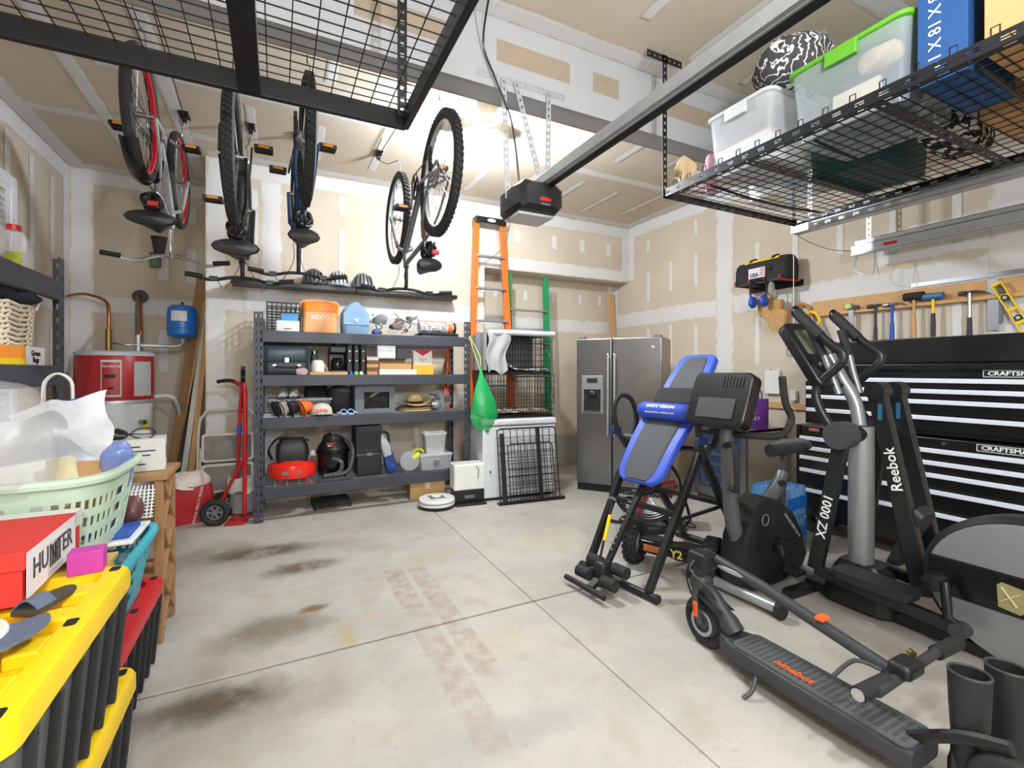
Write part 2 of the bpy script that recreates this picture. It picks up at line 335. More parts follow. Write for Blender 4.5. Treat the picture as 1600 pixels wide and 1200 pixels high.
# left wall
def lt(y, z, ln, wd, horiz): tape(wl, (LX, y, z), Y1 if horiz else Z1, Z1 if horiz else NY, wd, ln)
lt(FY, CH - .08, ALC - FY, .17, 1); lt(ALC - .08, 0, CH, .16, 0); lt(FY, 2.0, ALC - FY, .2, 1)
for i in range(8):
    y = 5.85 - i * .41
    for z, l in ((2.4, .7), (2.95, .25), (1.3, .5)): lt(y, z + random.uniform(-.06, .06), l, .1, 0)
# window in the left wall, mostly behind the left rack
TRIM = mt('white_trim', (232, 234, 240), .5)
win = MB()
wy0, wy1, wz0, wz1 = 3.75, 5.04, 1.0, 2.77
win.bb(LX - .02, LX + .025, wy0 - .09, wy0, wz0 - .09, wz1 + .09).bb(LX - .02, LX + .025, wy1, wy1 + .09, wz0 - .09, wz1 + .09)
win.bb(LX - .02, LX + .025, wy0, wy1, wz1, wz1 + .09).bb(LX - .02, LX + .04, wy0, wy1, wz0 - .09, wz0)
wn = win.build('window_1', TRIM, None, 0, .004); wn['kind'] = 'structure'
MB().bb(LX - .01, LX + .018, wy0, wy1, wz0, wz0 + .05).bb(LX - .01, LX + .018, wy0, wy1, wz1 - .05, wz1).bb(LX - .01, LX + .018, wy0, wy0 + .05, wz0 + .05, wz1 - .05).bb(LX - .01, LX + .018, wy1 - .05, wy1, wz0 + .05, wz1 - .05).build('window_sash', TRIM, wn, 0)
sl = MB().bb(LX + .001, LX + .012, wy0 + .06, wy1 - .06, 0, .042).build('blind_slat', mt('blind', (226, 228, 232), .6), wn, 0); sl.location.z = wz0 + .06; sl.rotation_euler.y = 0
for i in range(1, 34): dup_part(sl, wn, (0, 0, wz0 + .06 + i * .048))
# ceiling lights: three adjustable wings round a hub
LENS = mt('lamp_lens', (255, 252, 246), .4, emit=14, var=.02)
def garage_light(loc, watts, label, rz):
    t = thing('garage_light', label, 'light', loc, rz, 'three-wing ceiling lights')
    if loc[2] < CH - .02: MB().cyl((0, 0, 0), (0, 0, CH - loc[2] - .002), .012, 10).lathe([(0, CH - loc[2] - .03), (.05, CH - loc[2] - .02), (.05, CH - loc[2] - .002)], 16).build('drop_rod', WHITE, t)
    MB().lathe([(0, 0), (.05, 0), (.055, -.03), (.05, -.09), (.03, -.12), (0, -.12)], 20).build('hub', WHITE, t)
    for k in range(3):
        m = rotm(z=R(120 * k)) @ rotm(y=R(22), t=(.06, 0, -.075))
        w_ = MB().prism([(.0, -.035), (.03, -.07), (.1, -.082), (.17, -.07), (.2, -.03), (.2, .03), (.17, .07), (.1, .082), (.03, .07), (0, .035)], 0, .018, m).build('wing', WHITE, t)
        MB().prism([(.02, -.03), (.04, -.058), (.1, -.068), (.16, -.058), (.185, -.025), (.185, .025), (.16, .058), (.1, .068), (.04, .058), (.02, .03)], -.008, 0, m).build('lens', LENS, w_)
    ld = bpy.data.lights.new('lamp_light', 'POINT'); ld.energy = watts; ld.shadow_soft_size = .07; ld.color = (.86, .93, 1)
    lo = bpy.data.objects.new('lamp_light', ld); link(lo, t); lo.location = (0, 0, -.3)
garage_light((1.52, 3.58, CH), LAMP_A, 'bright three-wing LED light on the ceiling behind the garage door opener', .3)
garage_light((1.2, .0, 3.08), LAMP_B, 'three-wing LED light on a drop rod above the photographer', .9)
t = thing('added_fill_lamp', 'added round fill lamp on a tall tripod behind the photographer', 'lamp', (.1, -1.45, 0))  # added unseen lamp, fills shadows and brightens the ceiling
for k in range(3): MB().tube([(0, 0, .5), (.35 * math.cos(k * 2.1), .35 * math.sin(k * 2.1), .012)], .012, 8).build('tripod_leg', SATIN, t)
MB().cyl((0, 0, .35), (0, 0, 1.95), .014, 10).build('pole', SATIN, t)
hd = MB().lathe([(0, 0), (.09, 0), (.11, .03), (.13, .05)], 24, frame((0, 0, 2.02), X1, (0, -.5, .8))).build('lamp_head', SATIN, t); MB().lathe([(0, .048), (.12, .048), (.12, .052), (0, .052)], 24, frame((0, 0, 2.02), X1, (0, -.5, .8))).build('lens', LENS, hd)
ld = bpy.data.lights.new('lamp_light', 'POINT'); ld.energy = LAMP_C; ld.shadow_soft_size = .22; ld.color = (.86, .93, 1); lo = bpy.data.objects.new('lamp_light', ld); link(lo, t); lo.location = (0, .12, 2.2)
# ------------------------------------------------------------------ bicycles hung upside down from hoists
FRAMEC = {'silver': mt('frame_silver', (178, 180, 184), .3, .6), 'black': mt('frame_black', (24, 24, 27), .35), 'blue': mt('frame_blue', (30, 66, 112), .35, .2), 'grey': mt('frame_grey', (120, 124, 130), .35, .4)}
REDRIM = mt('red_rim', (190, 22, 40), .3); REFL = mt('amber_reflector', (250, 150, 20), .25); TYRE = mt('tyre_black', (40, 40, 42), .8, bump=.2, scale=80)
def wheel(parent, name, cx, r, rim_mat, knobby, seed=0):
    M = Matrix.Translation((cx, 0, r)) @ Matrix.Rotation(PI / 2, 4, 'X')
    tr = .03 if knobby else .027; mb = MB().torus(r - tr, tr, 44, 8, M)
    if knobby:
        for i in range(64):
            for row, off in ((-.014, 0), (.014, .5), (0, .25)):
                m = M @ Matrix.Rotation(2 * PI * (i + off) / 64, 4, 'Z'); mb.bb(r - .006, r + .004, -.009, .009, row - .006, row + .006, m)
    t = mb.build(name, TYRE, parent)
    MB().ring([(r - .062, -.011), (r - .062, .011), (r - .046, .014), (r - .046, -.014)], 44, M).build('rim', rim_mat, t)
    sp = MB()
    for i in range(24):
        a = 2 * PI * i / 24; s = (.022 if i % 2 else -.022); b = a + (.35 if (i // 2) % 2 else -.35)
        sp.tube([M @ V((.02 * math.cos(b), .02 * math.sin(b), s)), M @ V(((r - .06) * math.cos(a), (r - .06) * math.sin(a), 0))], .0013, 3)
    sp.build('spokes', CHROME, t)
    MB().cyl(M @ V((0, 0, -.05)), M @ V((0, 0, .05)), .014, 12).cyl(M @ V((0, 0, -.028)), M @ V((0, 0, -.022)), .028, 16).cyl(M @ V((0, 0, .022)), M @ V((0, 0, .028)), .028, 16).build('hub', STEEL, t)
    return t
def bicycle(label, rear, wb, r, frame_col, rim_mat, knobby, tilt=0, yaw=0, saddle_w=.17, cruiser=False, sad=.44, bars=.58, sweep=.08, disc=False, accent=None, fork_white=None, crank=20, bar_w=.33, ped=1):
    # local: x forward, z up as if standing; the hoist turns it over
    fm = FRAMEC[frame_col]; ax = r
    t = thing('bicycle', label, 'bicycle', (0, 0, 0), 0, 'bicycles hung from the ceiling hoists')
    base = Matrix(((0, 1, 0), (1, 0, 0), (0, 0, -1))).to_4x4()
    m = Matrix.Translation(rear) @ Matrix.Rotation(yaw, 4, 'Z') @ Matrix.Rotation(tilt, 4, 'X') @ base @ Matrix.Translation((0, 0, -ax))
    t.matrix_world = m; t.rotation_mode = 'QUATERNION'; t.location = m.translation; t.rotation_quaternion = m.to_quaternion()
    bb = V((.43, 0, ax - .045)); st = V((.30, 0, ax + sad - .12)); hb = V((wb - .29, 0, ax + .33)); ht = V((wb - .335, 0, ax + .45)); rw = V((0, 0, ax))
    f = MB()
    f.tube([bb, st], .0165, 10)
    if cruiser:
        f.tube([st - (st - bb) * .15, (.5, 0, ax + .34), ht - V((0, 0, .02))], .017, 10, smooth=6).tube([bb, (.62, 0, ax + .1), hb], .019, 10, smooth=6)
    else:
        f.tube([st - (st - bb) * .12, ht - V((0, 0, .03))], .018, 10).tube([bb, hb], .022, 10)
    f.tube([hb, ht], .022, 12).cyl(bb + V((0, -.036, 0)), bb + V((0, .036, 0)), .024, 14)
    for s in (-1, 1):
        f.tube([bb + V((0, s * .02, 0)), (.3, s * .045, ax - .03), (.02, s * .062, ax)], .009, 8, smooth=4).tube([st - (st - bb) * .16 + V((0, s * .012, 0)), (.19, s * .05, ax + .2), (.0, s * .062, ax)], .008, 8, smooth=4)
    f.build('frame', fm, t)
    fk = MB()
    for s in (-1, 1): fk.tube([hb + V((.02, s * .055, -.04)), (wb - .1, s * .055, ax + .1), (wb, s * .055, ax)], .0145, 8)
    fk.tube([hb + V((.018, -.055, -.035)), hb + V((.01, 0, -.01)), hb + V((.018, .055, -.035))], .015, 8); fk.build('fork', fork_white or fm, t)
    wheel(t, 'rear_wheel', 0, r, rim_mat, knobby); wheel(t, 'front_wheel', wb, r, rim_mat, knobby)
    # saddle
    sx, sz = .27, ax + sad
    sm = MB(); L_ = .28; rings = []
    for k in range(15):
        q = k / 14; hw = saddle_w / 2 * (1 - q) ** .9 + .022 * (1 if q < .97 else .5); ed = math.sqrt(max(0, 1 - max(0, (.16 - q) / .16) ** 2)) * .92 + .08; hw *= ed
        x = sx - .12 + L_ * q; c = (.03 + .022 * (1 - q)) * ed
        rings.append([(x, hw * math.cos(a), sz + c * math.sin(a) + .012 * (abs(q - .4) * 1.5)) for a in [2 * PI * j / 12 for j in range(12)]])
    sm.loft(rings).build('saddle', BLACK, t)
    MB().tube([st - (st - bb) * .05, (sx + .01, 0, sz - .03)], .0135, 10).build('seat_post', STEEL, t)
    bag = MB()
    for k in range(9): bag.torus(.043 + .004 * (k % 3), .009, 16, 6, Matrix.Translation((sx - .09 + k * .011, .006 * (k % 2), sz - .1)) @ Matrix.Rotation(.5 * k, 4, 'Z') @ Matrix.Rotation(PI / 2 + .5 * math.sin(2.1 * k), 4, 'X'))
    bag.build('rope_bundle', BLACK, t)
    if accent == 'redlight': MB().box((sx - .13, .02, sz - .07), (.03, .05, .03)).build('tail_light', RED, t, bevel=.005)
    # bars
    bz = ax + bars; bx = wb - .36
    MB().tube([ht, (bx + .02, 0, bz - .03), (bx + .05, 0, bz)], .014, 10).build('stem', BLACK if frame_col != 'silver' else CHROME, t)
    rise = .03 if not cruiser else .05
    h = MB().tube([(bx + .05 - sweep * 1.3, -bar_w, bz + rise - .02), (bx + .04 - sweep * .3, -bar_w * .6, bz + rise), (bx + .05, -bar_w * .2, bz), (bx + .05, bar_w * .2, bz), (bx + .04 - sweep * .3, bar_w * .6, bz + rise), (bx + .05 - sweep * 1.3, bar_w, bz + rise - .02)], .0115, 8, smooth=4).build('handlebar', CHROME if cruiser else BLACK, t)
    for s in (-1, 1):
        MB().tube([(bx + .045 - sweep * .95, s * bar_w * .74, bz + rise - .012), (bx + .05 - sweep * 1.32, s * (bar_w + .01), bz + rise - .02)], .017, 10).build('grip', RUBBER, h)
        if not cruiser:
            MB().box((bx + .05 - sweep * .3, s * bar_w * .55, bz + rise - .01), (.045, .05, .03)).tube([(bx + .06 - sweep * .3, s * bar_w * .55, bz + rise), (bx + .1 - sweep * .3, s * bar_w * .65, bz + rise - .01), (bx + .1 - sweep, s * bar_w * .95, bz + rise - .02)], .006, 6, smooth=3).build('brake_lever', BLACK, h)
            MB().tube([(bx + .07, s * bar_w * .5, bz + .01), (bx + .2, s * .12, bz + .06), (bx + .2, s * .03, bz - .1), (bx + .14, s * .03, ax + .42)], .0025, 5, smooth=5).build('brake_cable', BLACK, h)
    # drivetrain
    a = R(crank); ca, sa = math.cos(a), math.sin(a)
    cr = MB().torus(.085, .006, 28, 6, Matrix.Translation(bb + V((0, -.045, 0))) @ Matrix.Rotation(PI / 2, 4, 'X'))
    for k in range(5): cr.bar(bb + V((0, -.045, 0)), bb + V((.085 * math.cos(k * 1.257), -.045, .085 * math.sin(k * 1.257))), .012, .005)
    cr.build('chainring', BLACK, t)
    for s in (-1, 1):
        e = bb + V((s * .17 * ca, -s * .075, s * .17 * sa)); c_ = MB().bar(bb + V((0, -s * .06, 0)), e, .022, .012, (0, 1, 0)).build('crank_arm', STEEL if frame_col != 'black' else BLACK, t)
        p = e + V((0, -s * .065 * ped, 0)); pd = MB().bar(p + V((-.045, -.048, 0)), p + V((-.045, .048, 0)), .012, .022).bar(p + V((.045, -.048, 0)), p + V((.045, .048, 0)), .012, .022).bar(p + V((0, -.05, 0)), p + V((0, .05, 0)), .014, .014)
        pd.bar(p + V((-.045, -.048, 0)), p + V((.045, -.048, 0)), .01, .02).bar(p + V((-.045, .048, 0)), p + V((.045, .048, 0)), .01, .02); pd = pd.build('pedal', BLACK, c_)
        MB().box(p + V((-.052, 0, 0)), (.004, .06, .014)).build('reflector', REFL, pd); MB().box(p + V((.052, 0, 0)), (.004, .06, .014)).build('reflector', REFL, pd)
    MB().tube([bb + V((0, -.045, .085)), (0, -.045, ax + .035)], .004, 5).tube([bb + V((0, -.045, -.085)), (.05, -.045, ax - .13), (0, -.045, ax - .035)], .004, 5).build('chain', DGREY, t)
    cs = MB()
    for k in range(6): cs.torus(.022 + .006 * k, .003, 20, 5, Matrix.Translation((0, -.03 - .004 * (6 - k), ax)) @ Matrix.Rotation(PI / 2, 4, 'X'))
    cs.build('cassette', STEEL, t)
    MB().bar((.0, -.06, ax - .02), (.03, -.06, ax - .15), .025, .02, (0, 1, 0)).cyl((.03, -.068, ax - .15), (.03, -.05, ax - .15), .024, 12).build('derailleur', BLACK, t)
    if disc:
        MB().ring([(.06, .028), (.085, .028), (.085, .031), (.06, .031)], 28, Matrix.Translation((0, 0, ax)) @ Matrix.Rotation(PI / 2, 4, 'X')).build('brake_disc', STEEL, t)
        MB().ring([(.06, .028), (.085, .028), (.085, .031), (.06, .031)], 28, Matrix.Translation((wb, 0, ax)) @ Matrix.Rotation(PI / 2, 4, 'X')).build('brake_disc', STEEL, t)
    return t, ax
def mudguard(t, cx, r, a0, a1, mat):
    P = []
    mb = MB().grid(lambda a, b: (cx + (r + .016 - .012 * (2 * b - 1) ** 2) * math.cos(a0 + (a1 - a0) * a), (2 * b - 1) * .042, r + (r + .016 - .018 * (2 * b - 1) ** 2) * math.sin(a0 + (a1 - a0) * a)), 18, 6, .002)
    mb.build('mudguard', mat, t)
b1, _ = bicycle('silver beach cruiser bicycle with red rims, leftmost hanging', (-.68, 3.3, 2.77), 1.12, .36, 'silver', REDRIM, False, tilt=R(1.5), saddle_w=.26, cruiser=True, sad=.52, bars=.64, sweep=.1, crank=170, accent='redlight', bar_w=.36, ped=1.2)
mudguard(b1, 0, .36, R(20), R(140), mt('smoked_mudguard', (26, 27, 30), .15))
MB().lathe([(.03, 0), (.045, .1), (.048, .1), (.048, .105), (.03, .1), (.02, .004), (0, .004)], 20, Matrix.Translation((.58, -.03, .36 + .66)) @ Matrix.Rotation(PI, 4, 'X')).build('cup_holder', MATTE, b1)
bicycle('black mountain bike with wide saddle, hanging second from the left', (-.215, 2.97, 2.5), 1.1, .36, 'black', FRAMEC['black'], True, tilt=R(2), saddle_w=.24, sad=.45, bars=.55, crank=75, bar_w=.31)
bicycle('dark blue mountain bike, hanging third from the left', (.155, 3.0, 2.67), 1.1, .36, 'blue', FRAMEC['black'], True, tilt=R(3), yaw=R(1), saddle_w=.17, sad=.50, bars=.66, crank=15, bar_w=.31)
b4, _ = bicycle('grey and red mountain bike with disc brakes, rightmost hanging', (.905, 2.82, 2.55), 1.16, .37, 'grey', SILVER, True, tilt=R(3), yaw=R(0), saddle_w=.15, sad=.52, bars=.62, disc=True, accent='redlight', crank=100, bar_w=.34)
MB().tube([(.36, .0, .37 + .2), (.33, 0, .37 + .32)], .021, 12).build('seat_tube_sleeve', RED, b4)
# hoists
ROPE = mt('black_cord', (22, 22, 24), .8)
def hoist(label, x, y, top, rope_to=None):
    t = thing('bike_hoist', label, 'hoist', (x, y, CH), 0, 'bicycle ceiling hoists')
    p = MB().bb(-.035, .035, -.07, .07, -.006, -.001)
    for k in range(4): p.bb(-.035 + .02 * k, -.029 + .02 * k, -.07, .07, -.016, -.006)
    p.build('ceiling_plate', BLACK, t)
    MB().cyl((-.012, 0, -.04), (.012, 0, -.04), .024, 14).bb(-.016, -.013, -.015, .015, -.075, -.01).bb(.013, .016, -.015, .015, -.075, -.01).build('pulley', BLACK, t)
    e = V(top) - V((x, y, CH)); MB().tube([(0, 0, -.07), e * .5 + V((0, 0, -.03)), e + V((0, 0, .08))], .003, 5).build('rope', ROPE, t)
    MB().tube([e + V((0, 0, .1)), e + V((.018, 0, .05)), e + V((.02, 0, -.03)), e + V((0, 0, -.045)), e + V((-.02, 0, -.03))], .004, 6, smooth=4).build('hook', CHROME, t)
    if rope_to: MB().tube([(0, 0, -.03), V(rope_to) - V((x, y, CH))], .004, 5).build('long_rope', ROPE, t)
hoist('ceiling pulley over the front wheel of the silver cruiser', -.67, 4.58, (-.68, 4.41, 3.19), (-.6, 2.75, 3.33))
hoist('ceiling pulley over the front wheel of the second bicycle', -.2, 4.55, (-.215, 4.06, 2.93))
hoist('ceiling pulley over the front wheel of the blue bicycle', .16, 4.55, (.15, 4.09, 3.13))
hoist('ceiling pulley over the front wheel of the grey and red bicycle', .86, 4.56, (.905, 3.97, 3.02), (.95, 2.9, 3.36))
hoist('ceiling pulley over the rear wheel of the silver cruiser', -.68, 2.9, (-.68, 3.28, 3.15))
hoist('ceiling pulley over the rear wheel of the second bicycle', -.2, 2.9, (-.215, 2.96, 2.88))
hoist('ceiling pulley over the rear wheel of the blue bicycle', .16, 2.9, (.155, 3.0, 3.05))
hoist('ceiling pulley over the rear wheel of the grey and red bicycle', .92, 2.9, (.905, 2.83, 2.94))
# ------------------------------------------------------------------ perforated steel and overhead racks
def perf(mb, a, b, wd, th, pitch, hole, up=(0, 0, 1)):      # flat perforated bar: two rails and rungs
    a, b = V(a), V(b); d = b - a; m = frame(a, d, up); L_ = d.length; r_ = (wd - hole) / 2
    mb.bb(0, L_, -wd / 2, -wd / 2 + r_, -th / 2, th / 2, m).bb(0, L_, wd / 2 - r_, wd / 2, -th / 2, th / 2, m)
    n = max(2, int(L_ / pitch))
    for i in range(n + 1): x = L_ * i / n; mb.bb(max(0, x - pitch * .3), min(L_, x + pitch * .3), -hole / 2, hole / 2, -th / 2, th / 2, m)
    return mb
RK = mt('rack_black', (24, 25, 30), .4, .2)
def deck(parent, x0, x1, y0, y1, z, sx, sy, mat=RK):
    mb = MB(); n = round((x1 - x0) / sx); k = round((y1 - y0) / sy)
    for i in range(n + 1): mb.bb(x0 + (x1 - x0) * i / n - .002, x0 + (x1 - x0) * i / n + .002, y0, y1, z - .002, z + .002)
    for i in range(k + 1): mb.bb(x0, x1, y0 + (y1 - y0) * i / k - .002, y0 + (y1 - y0) * i / k + .002, z + .002, z + .006)
    o = mb.build('wire_deck', mat, parent, 0); o['kind'] = 'stuff'; return o
# left overhead rack
t = thing('overhead_rack', 'empty black wire overhead rack above the bicycles, upper left', 'rack', (0, 0, 0), 0)
x0, x1, y0, y1, z = -1.83, .56, 1.05, 2.29, 2.55
for a, b in (((x0, y1, z), (x1, y1, z)), ((x0, y0, z), (x1, y0, z)), ((x1, y0, z), (x1, y1, z)), ((x0, y0, z), (x0, y1, z))): MB().bar(a, b, .03, .085).build('side_beam', RK, t, 0, .003)
for x in (-1.05, -.105): MB().bb(x - .042, x + .042, y0, y1, z - .043, z + .0).build('cross_beam', RK, t, 0, .003)
deck(t, x0, x1, y0, y1, z + .036, .085, .06)
for x, y in ((x0 + .02, y0 + .03), (x1 - .02, y0 + .03), (x0 + .02, y1 - .04), (x1 - .025, y1 - .04)):
    perf(MB(), (x, y, z), (x, y, CH - .004), .045, .003, .05, .018, (1, 0, 0)).build('hanger', RK, t, 0)
    MB().bb(x - .02, x + .02, y - .09, y + .09, CH - .004, CH - .001).build('ceiling_bracket', RK, t, 0)
hk = MB().tube([(0, 0, .0), (0, 0, -.05), (.01, 0, -.08), (.02, 0, -.05)], .003, 6); solo('wire_hook', hk, WHITE, 'small white wire hook hanging from the corner of the empty rack', 'hook', (.575, 2.2, 2.52))
# right overhead rack
t = thing('overhead_rack', 'black wire overhead rack loaded with plastic bins, upper right', 'rack', (0, 0, 0), 0)
x0, x1, y0, y1, z = 2.26, 3.62, -.1, 2.32, 2.49
for a, b, up in (((x0, y0, z), (x0, y1, z), X1), ((x1, y0, z), (x1, y1, z), X1), ((x0, y1, z), (x1, y1, z), Y1), ((x0, y0, z), (x1, y0, z), Y1)):
    mb = perf(MB(), a, b, .05, .003, .09, .016, Z1); o_ = V(up) * .022
    c = (V((x0 + x1, y0 + y1, 0)) / 2 - V(a)); c.z = 0; o_ = o_ if o_.dot(c) > 0 else -o_
    perf(mb, V(a) + o_ - V((0, 0, .022)), V(b) + o_ - V((0, 0, .022)), .045, .003, .09, .016, up); mb.build('side_beam', GALV if a[0] == x0 and b[0] == x0 and False else RK, t, 0)
for y in (1.72, 1.1, .5): perf(MB(), (x0, y, z - .02), (x1, y, z - .02), .05, .003, .05, .014, Y1).build('cross_beam', RK, t, 0)
for y in (2.05, 1.42, .8, .2):
    mb = MB().tube([(x0 + .12, y, z - .015), (x0 + .5, y, z - .035), (x1 - .5, y, z - .035), (x1 - .12, y, z - .015)], .008, 6, smooth=4); mb.build('stiffener', RK, t)
deck(t, x0, x1, y0, y1, z, .075, .06)
for y in range(18):                                       # upright clips on the near rail
    pass
cl = MB().tube([(0, -.012, 0), (0, -.012, .035), (0, .012, .035), (0, .012, 0)], .003, 5).build('wire_clip', RK, t); cl.location = (x0 + .004, y1 - .1, z + .02)
for i in range(1, 20): dup_part(cl, t, (x0 + .004, y1 - .1 - i * .115, z + .02))
for x, y in ((x0 + .008, y1 - .01), (x1 - .01, y1 - .01), (x0 + .008, .45), (x1 - .01, .45)):
    perf(MB(), (x, y, z - .03), (x, y, CH - .004), .036, .003, .045, .014, X1 if y > 2 else Y1).build('hanger', RK, t, 0)
    perf(MB(), (x - .15, y, CH - .03), (x + .15, y, CH - .03), .045, .003, .04, .014, Z1).build('ceiling_bracket', RK, t, 0)
RZ = 2.497
def tote(name, label, loc, rz, wd, dp, h, body, lid, taper=.9, lidh=.03, group=None, contents=()):
    t = thing(name, label, 'bin', loc, rz, group)
    b = MB(); n = 4
    def rr(s, z): return [(x, y, z) for x, y in rrect(-wd / 2 * s, wd / 2 * s, -dp / 2 * s, dp / 2 * s, .05 * s, 4)]
    b.loft([rr(taper, .002), rr(taper + (1 - taper) * .5, h * .5), rr(1, h - .03)], True); b.build('tub', body, t)
    l = MB(); l.loft([rr(1.02, h - .035), rr(1.05, h - .03), rr(1.05, h - .012), rr(.97, h), rr(.9, h)], True); lo = l.build('lid', lid, t)
    for s in (-1, 1): MB().bb(s * wd * .525 - .012, s * wd * .525 + .012, -.07, .07, h - .09, h - .02).build('latch', lid, lo, bevel=.004)
    for nm, mb, mat in contents: mb.build(nm, mat, t)
    return t
CLB = mt('frosted_bin', (214, 218, 222), .3, alpha=.45); GRL = mt('green_lid', (96, 168, 44), .4, alpha=.92); WHL = mt('frosted_lid', (206, 208, 210), .4, alpha=.8); CLB2 = mt('clear_bin', (190, 198, 204), .2, alpha=.38)
PINK = mt('pink_plush', (214, 176, 196), .9); TAN = mt('tan_plush', (196, 170, 134), .95, bump=.5)
paper = lambda a, b, c, d, e, f: MB().bb(a, b, c, d, e, f)
tote('storage_bin', 'clear storage bin with frosted white lid on the overhead rack', (2.6, 1.86, RZ), 0, .44, .42, .39, CLB, WHL, contents=(('paper_stack', paper(-.2, .2, -.17, .17, .03, .16), WHITE), ('folder', paper(-.15, .1, -.15, .15, .16, .2), mt('tan_folder', (188, 158, 120), .8))))
tote('storage_bin', 'tall clear bin with bright green lid on the overhead rack', (2.63, 1.29, RZ), 0, .5, .52, .38, CLB2, GRL, contents=(('dark_cloth', MB().ell((.02, 0, .17), (.18, .2, .15)).crumple(.03, 9, 2), mt('navy_cloth', (58, 62, 76), .9)), ('picture_frame', MB().box((-.19, -.03, .1), (.02, .2, .14)), mt('cream_frame', (214, 200, 170), .6)), ('toy', MB().ell((-.13, -.1, .29), (.06, .09, .05)).crumple(.03, 14, 4), TAN)))
tote('storage_bin', 'clear bin with green lid behind the frosted bin on the overhead rack', (3.1, 2.06, RZ), 0, .4, .36, .6, CLB2, GRL, contents=(('green_cloth', MB().ell((0, 0, .4), (.18, .13, .15)).crumple(.03, 9, 5), mt('green_cloth', (110, 170, 120), .9)), ('yellow_toy', MB().tube([(-.15, -.1, .15), (.1, .1, .3)], .04, 8), YEL)))
tote('storage_bin', 'dark teal storage bin seen through the overhead rack mesh', (3.22, 1.6, RZ), 0, .58, .42, .36, mt('teal_bin', (18, 74, 76), .5), mt('teal_lid', (22, 84, 84), .5))
# soft bags on the rack
def sack(name, label, cat, loc, r, mat, seed, h=None, e=.8, amp=.03, freq=7):
    mb = MB().ell((0, 0, r[2]), r, 28, 18, None, e).crumple(amp, freq, seed)
    for i, p in enumerate(mb.v): mb.v[i] = (p[0], p[1], max(.003, p[2]))
    return solo(name, mb, mat, label, cat, loc)
def patmat(name, dark, light, scale, kind):
    m = bpy.data.materials.new(name); m.use_nodes = True; nt = m.node_tree; N = nt.nodes; L = nt.links; b = N['Principled BSDF']; tc = N.new('ShaderNodeTexCoord')
    if kind == 'tri':
        v = N.new('ShaderNodeTexVoronoi'); v.inputs['Scale'].default_value = scale; v.distance = 'CHEBYCHEV'; L.new(tc.outputs['Object'], v.inputs['Vector']); src = v.outputs['Color']
        sp = N.new('ShaderNodeSeparateColor'); L.new(src, sp.inputs[0]); fac = sp.outputs[0]; lo, hi = .48, .52
    else:
        wv = N.new('ShaderNodeTexWave'); wv.inputs['Scale'].default_value = scale; wv.inputs['Distortion'].default_value = 9; wv.inputs['Detail Scale'].default_value = 2.2; L.new(tc.outputs['Object'], wv.inputs['Vector']); fac = wv.outputs['Fac']; lo, hi = .86, .9
    mr = N.new('ShaderNodeMapRange'); mr.inputs[1].default_value = lo; mr.inputs[2].default_value = hi; L.new(fac, mr.inputs[0])
    mx = N.new('ShaderNodeMix'); mx.data_type = 'RGBA'; mx.inputs['A'].default_value = [lin(x) for x in dark] + [1]; mx.inputs['B'].default_value = [lin(x) for x in light] + [1]
    L.new(mr.outputs[0], mx.inputs['Factor']); L.new(mx.outputs['Result'], b.inputs['Base Color']); b.inputs['Roughness'].default_value = .85; return m
sack('cloth_bag', 'grey cloth bag with white arrow pattern on top of the frosted bin', 'bag', (2.62, 1.68, RZ + .395), (.2, .19, .15), patmat('arrow_print', (66, 62, 64), (222, 220, 218), 9, 'w'), 3)
sack('cloth_bag', 'black and white triangle print bag seen through the overhead rack mesh', 'bag', (3.24, 1.2, RZ), (.29, .13, .13), patmat('triangle_print', (18, 18, 20), (225, 225, 225), 30, 'tri'), 5)
pb = sack('plush_toy', 'tan plush toy in clear bag at the corner of the overhead rack', 'toy', (2.35, 2.22, RZ), (.06, .05, .1), TAN, 8, amp=.04, freq=14)
sack('plush_toy', 'pink plush toy in clear bag at the corner of the overhead rack', 'toy', (2.47, 2.22, RZ), (.045, .05, .07), PINK, 9, amp=.03, freq=14)
sack('pink_bag', 'pink bag with black edge beside the frosted bin', 'bag', (2.6, 2.23, RZ), (.06, .04, .14), mt('pink_cloth', (206, 160, 178), .7), 12, amp=.02)
def carton(name, label, loc, rz, wd, dp, h, mat=CARD, tape_c=None, cat='box', lines=(), top=True):
    t = thing(name, label, cat, loc, rz)
    MB().bb(-wd / 2, wd / 2, -dp / 2, dp / 2, .001, h).build('body', mat, t, 0, .003)
    if top:
        for s in (-1, 1): MB().bb(s * wd / 4 - wd / 4 + .001, s * wd / 4 + wd / 4 - .001, -dp / 2, dp / 2, h, h + .004).build('flap', mat, t, 0)
    if tape_c: MB().bb(-.025, .025, -dp / 2 - .001, dp / 2 + .001, h * .6, h + .005).build('packing_tape', tape_c, t, 0)
    for (s_, size, x, z, mat2) in lines: text(s_, size, mat2, t, frame((x, -dp / 2 - .0015, z), X1, Z1))
    return t
BLUB = mt('blue_box', (28, 74, 128), .7)
tb = carton('moving_box', 'blue moving box printed 18 X 18 X 16 on the overhead rack', (2.6, .92, RZ), 0, .44, .16, .5, BLUB)
text('18 X 18 X 16', .06, WHT, tb, frame((-.2215, 0.02, .22), (0, 0, -1), Y1)); 
carton('cardboard_box', 'large cardboard box at the near end of the overhead rack', (2.64, .5, RZ), 0, .6, .56, .55)
carton('cardboard_box', 'flat cardboard box beside the blue box seen through the overhead rack mesh', (3.2, .9, RZ), 0, .5, .2, .3)
